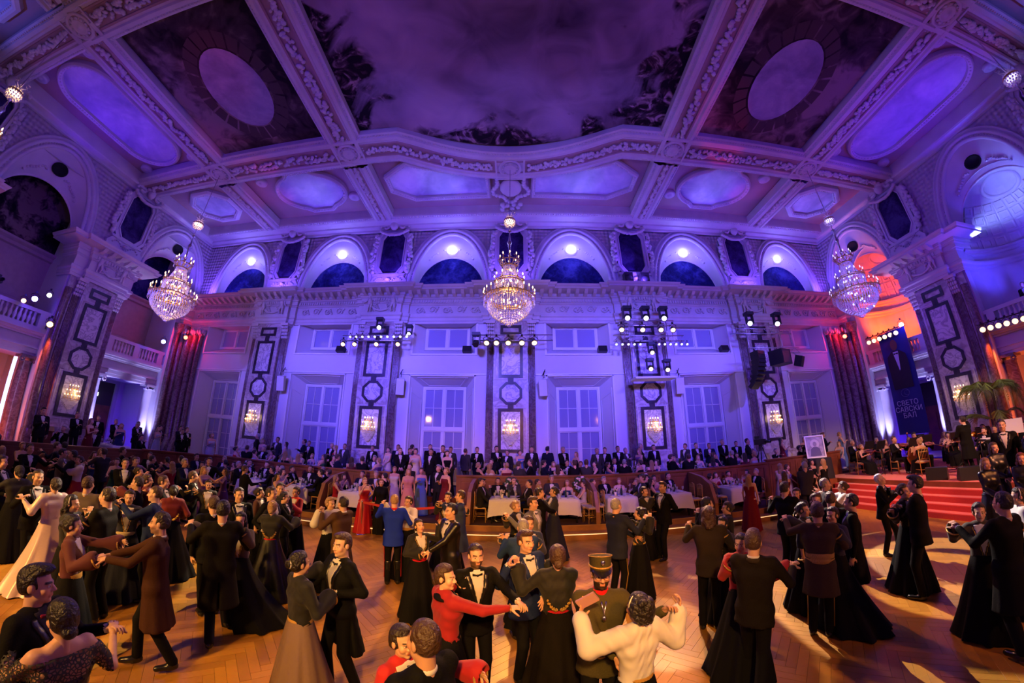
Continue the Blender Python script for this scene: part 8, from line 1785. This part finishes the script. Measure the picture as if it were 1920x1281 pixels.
# television camera on a tripod on the gallery, two more on the side balconies
def tvcam(p, rz, lb):
    e = empty('video_camera', p, rz, lb, 'video camera', 'video cameras'); t = MB()
    m = MB(); m.box(-.09, .09, -.22, .24, 1.48, 1.72); m.build('camera_body', BLACK, e); m = MB(); m.lathe([(0, -.22), (.06, -.22), (.07, -.46), (.05, -.46)], (0, 0, 1.60), 14, 0, 'Y'); m.build('lens', BLACK, e); m = MB(); m.box(-.05, .05, .0, .22, 1.74, 1.84); m.build('viewfinder', BLACK, e)
    for k in range(3): a = 2*PI*k/3+.5; MB().tube([(.05*math.cos(a), .05*math.sin(a), 1.42), (.48*math.cos(a), .48*math.sin(a), 0)], .022, 6).build('tripod_leg', BLACK, e)
    MB().lathe([(.06, 1.38), (.08, 1.44), (.05, 1.5)], n=10).build('tripod_head', BLACK, e); return e
tvcam((10.55, 13.3, POD), 2.5*0+.5, 'video camera on a black tripod on the gallery right of the fifth window'); guest(10.1, 13.55, POD, 40, 'm', 'stand_front', 'behind the gallery video camera', rng, 'camera operators', suit='charcoal')
tvcam((-20.4, 6.1, 5.72), 1.57, 'black video camera on the near left balcony'); tvcam((20.5, 6.4, 5.72), -1.57, 'black video camera on the near right balcony'); guest(20.9, 6.9, 5.72, -90, 'm', 'stand_front', 'operating the camera on the near right balcony', rng, 'camera operators', suit='charcoal')
# photographer's camera, phone and clutch
m = MB(); m.box(-.07, .07, -.04, .05, -.05, .05); m.lathe([(.035, -.04), (.04, -.15), (.03, -.15)], (0, 0, 0), 12, 0, 'Y'); m.box(-.03, .03, -.03, .04, .05, .11); m.tube([(.07, 0, 0), (.12, .02, -.2), (.02, .05, -.34), (-.1, .03, -.2)], .006, 4); o = m.build('photo_camera', BLACK); o.location = (8.02, 5.83, 1.32); o.rotation_euler = (0, 0, 1.6); tag(o, 'black camera in the hands of the white-haired photographer', 'camera')
m = MB(); m.cbox((0, 0, 0), .085, .02, .17); o = m.build('mobile_phone', mat('pink_phone_case', (.42, .22, .20), .4)); o.location = (.83, 2.80, 1.56); o.rotation_euler = (.5, .9, 0.2); tag(o, 'pinkish phone in the hand of the woman in the white blouse', 'phone')
# lectern on the left gallery
e = empty('lectern', (-16.2, 7.6, POD), 1.2, 'reddish wooden lectern on the left gallery', 'lectern'); MB().box(-.3, .3, -.2, .2, 0, 1.05).build('body', WOODR, e); m = MB(); m.cbox((0, -.02, 1.12), .68, .5, .04, 0, 0, Matrix.Rotation(.3, 3, 'X')); m.build('slanted_top', WOODR, e)
# icon picture on a draped table left of the stage
m = cloth_mesh(.8, .6, .80, 8, 3); o = m.build('draped_table', BLACKCLOTH); o.location = (12.45, 12.15, SZ+.82); tag(o, 'small table draped in black cloth at the left end of the stage', 'table')
e = empty('framed_picture', (12.35, 12.1, SZ+.84), -.55, 'framed pale violet picture of a haloed figure on the black table', 'picture'); fn = lambda u, v, t: (u, t+.18*(v/.9), v)
m = MB(); m.ring([(-.38, 0), (.38, 0), (.38, .9), (-.38, .9)], [(-.33, .05), (.33, .05), (.33, .85), (-.33, .85)], .03, -.02, fn); m.build('frame', WHITEP, e)
m = MB(); m.add([fn(-.33, .05, .01), fn(.33, .05, .01), fn(.33, .85, .01), fn(-.33, .85, .01)], [(0, 1, 2, 3)]); m.build('picture_ground', mat('violet_print', (.40, .38, .55), .6, var=.3, scale=9), e)
m = MB(); m.add([fn(.18*math.cos(2*PI*k/24), .56+.18*math.sin(2*PI*k/24), .006) for k in range(24)], [tuple(range(24))], 0); m.add([fn(x_, z_, .004) for x_, z_ in ((-.22, .08), (.22, .08), (.17, .36), (.07, .44), (-.07, .44), (-.17, .36))], [tuple(range(6))], 1); m.add([fn(.075*math.cos(2*PI*k/20), .55+.10*math.sin(2*PI*k/20), .002) for k in range(20)], [tuple(range(20))], 2); m.build('printed_figure', [mat('halo_print', (.62, .60, .72), .6), mat('robe_print', (.10, .09, .22), .6), mat('face_print', (.30, .27, .40), .6)], e)
# hanging banner with a dinner-jacketed figure and the ball's name
BANB = mat('navy_banner_cloth', (.012, .018, .16), .7); BANT = mat('banner_silver_print', (.50, .52, .68), .6)
e = empty('ball_banner', (19.15, 12.35, 7.15), -PI/2, 'tall blue banner with a man in a dinner jacket hanging from the right balcony', 'banner')
F3 = lambda u, z, d=0: (u, .25*0-d+.08*math.sin(u*2)*0, z)
m = MB(); m.sweep([(-.78+1.56*k/10, .03*math.sin(k*.9)) for k in range(11)], [(0, 0), (0, -1.5), (0, -3.2), (0, -5.1)], lambda x, y, h: (x, y, h), 0, False, True); m.build('banner_cloth', BANB, e)
MB().tube([(-.85, 0, .02), (.85, 0, .02)], .02, 8).build('banner_rod', CHROME, e)
def flat(pts, d, mt, nm): MB().add([F3(*p, d) for p in pts], [tuple(range(len(pts)))]).build(nm, mt, e)
flat([(-.52, -2.9), (.52, -2.9), (.55, -1.6), (.50, -1.25), (.20, -1.02), (-.20, -1.02), (-.50, -1.25), (-.55, -1.6)], .055, mat('banner_jacket_print', (.006, .006, .02), .7), 'printed_jacket')
flat([(-.15, -1.06), (.15, -1.06), (.05, -1.95), (.0, -2.02)], .060, BANT, 'printed_shirt')
flat([(-.12, -1.12), (0, -1.15), (.12, -1.12), (.12, -1.22), (0, -1.18), (-.12, -1.22)], .065, MATS['banner_jacket_print'], 'printed_bow_tie')
flat([(.19*math.cos(2*PI*k/24), -.72+.27*math.sin(2*PI*k/24)) for k in range(24)], .060, mat('banner_face_print', (.14, .06, .05), .7), 'printed_head')
m = MB()
for cx, cz, r in ((0, -3.12, .22), (.10, -3.12, .14)): m.tube([F3(cx+r*math.cos(2*PI*k/24), cz+r*.85*math.sin(2*PI*k/24), .06) for k in range(25)], .012, 5, 0, False)
m.build('printed_emblem', mat('banner_emblem_print', (.10, .10, .30), .6), e)
def text(s_, size, loc, mt, parent, nm='lettering', rot=(PI/2, 0, 0)):
    cu = bpy.data.curves.new(nm, 'FONT'); cu.body = s_; cu.size = size; cu.align_x = 'CENTER'; cu.extrude = .004; cu.resolution_u = 3; o = link(nm+'_curve', cu); bpy.context.view_layer.update()
    me = bpy.data.meshes.new_from_object(o.evaluated_get(bpy.context.evaluated_depsgraph_get())); bpy.data.objects.remove(o); me.materials.clear(); me.materials.append(mt); o = link(nm, me, parent); o.location = loc; o.rotation_euler = rot; return o
for i, (t_, z_) in enumerate((('\u0421\u0412\u0415\u0422\u041e', -3.72), ('\u0421\u0410\u0412\u0421\u041a\u0418', -4.02), ('\u0411\u0410\u041b', -4.32))): text(t_, .34, (0, -.06, z_), BANT, e)
# palm beside the orchestra
e = empty('potted_palm', (18.1, 8.2, SZ), 0, 'tall palm with arching fronds behind the orchestra', 'palm', None); pr_ = random.Random(6)
MB().lathe([(0, 0), (.26, 0), (.32, .5), (.30, .55), (.27, .5), (0, .48)], n=18).build('planter', WHITEP, e)
for k in range(3): a = k*2.1; MB().tube([(.06*math.cos(a), .06*math.sin(a), .45), (.12*math.cos(a), .12*math.sin(a), 1.5), (.10*math.cos(a+.3), .16*math.sin(a), 2.7)], [.05, .04, .03], 8).build('stem', mat('palm_stem', (.10, .07, .03), .8), e)
PALML = mat('palm_leaf', (.13, .17, .03), .5)
for k in range(20):
    a = 2*PI*k/20*1.0+pr_.uniform(-.2, .2); L_ = pr_.uniform(1.25, 1.75); up = pr_.uniform(.25, .85); z0 = 2.6 if k % 4 else 1.5; P = []
    for j in range(9): t = j/8; P.append((.1+L_*t*math.cos(.9*t), z0+up*t-1.25*t*t*t-.3*t*t+.35*t))
    m = MB(); P3 = [Vector((r_*math.cos(a), r_*math.sin(a), h)) for r_, h in P]; m.tube(P3, [.014-.0012*j for j in range(9)], 5)
    for j in range(1, 33):
        t = j/33; i = min(int(t*8), 7); p = P3[i].lerp(P3[i+1], t*8-i); d = (P3[i+1]-P3[i]).normalized(); sd = d.cross(Vector((0, 0, 1))).normalized()
        for s_ in (-1, 1): ln = .42*math.sin(PI*min(1, t*.9+.12))+.05; q = p+(sd*s_*.62+d*.65+Vector((0, 0, -.42)))*ln; w__ = d*.016; m.add([p-w__, p+w__, (p+q)/2+w__*.9+Vector((0, 0, .02)), q, (p+q)/2-w__*.9+Vector((0, 0, .02))], [(0, 1, 2, 3, 4)])
    m.build('frond', PALML, e)
spot((16.6, 7.4, 5.6), (18.1, 8.2, 3.6), 160, (1, .75, .25), 60, .8, .1, 'palm_light')
# discard the figure variants that only served as sources
for o in list(VAR.values()):
    for c in list(o.children): bpy.data.objects.remove(c)
    bpy.data.objects.remove(o)
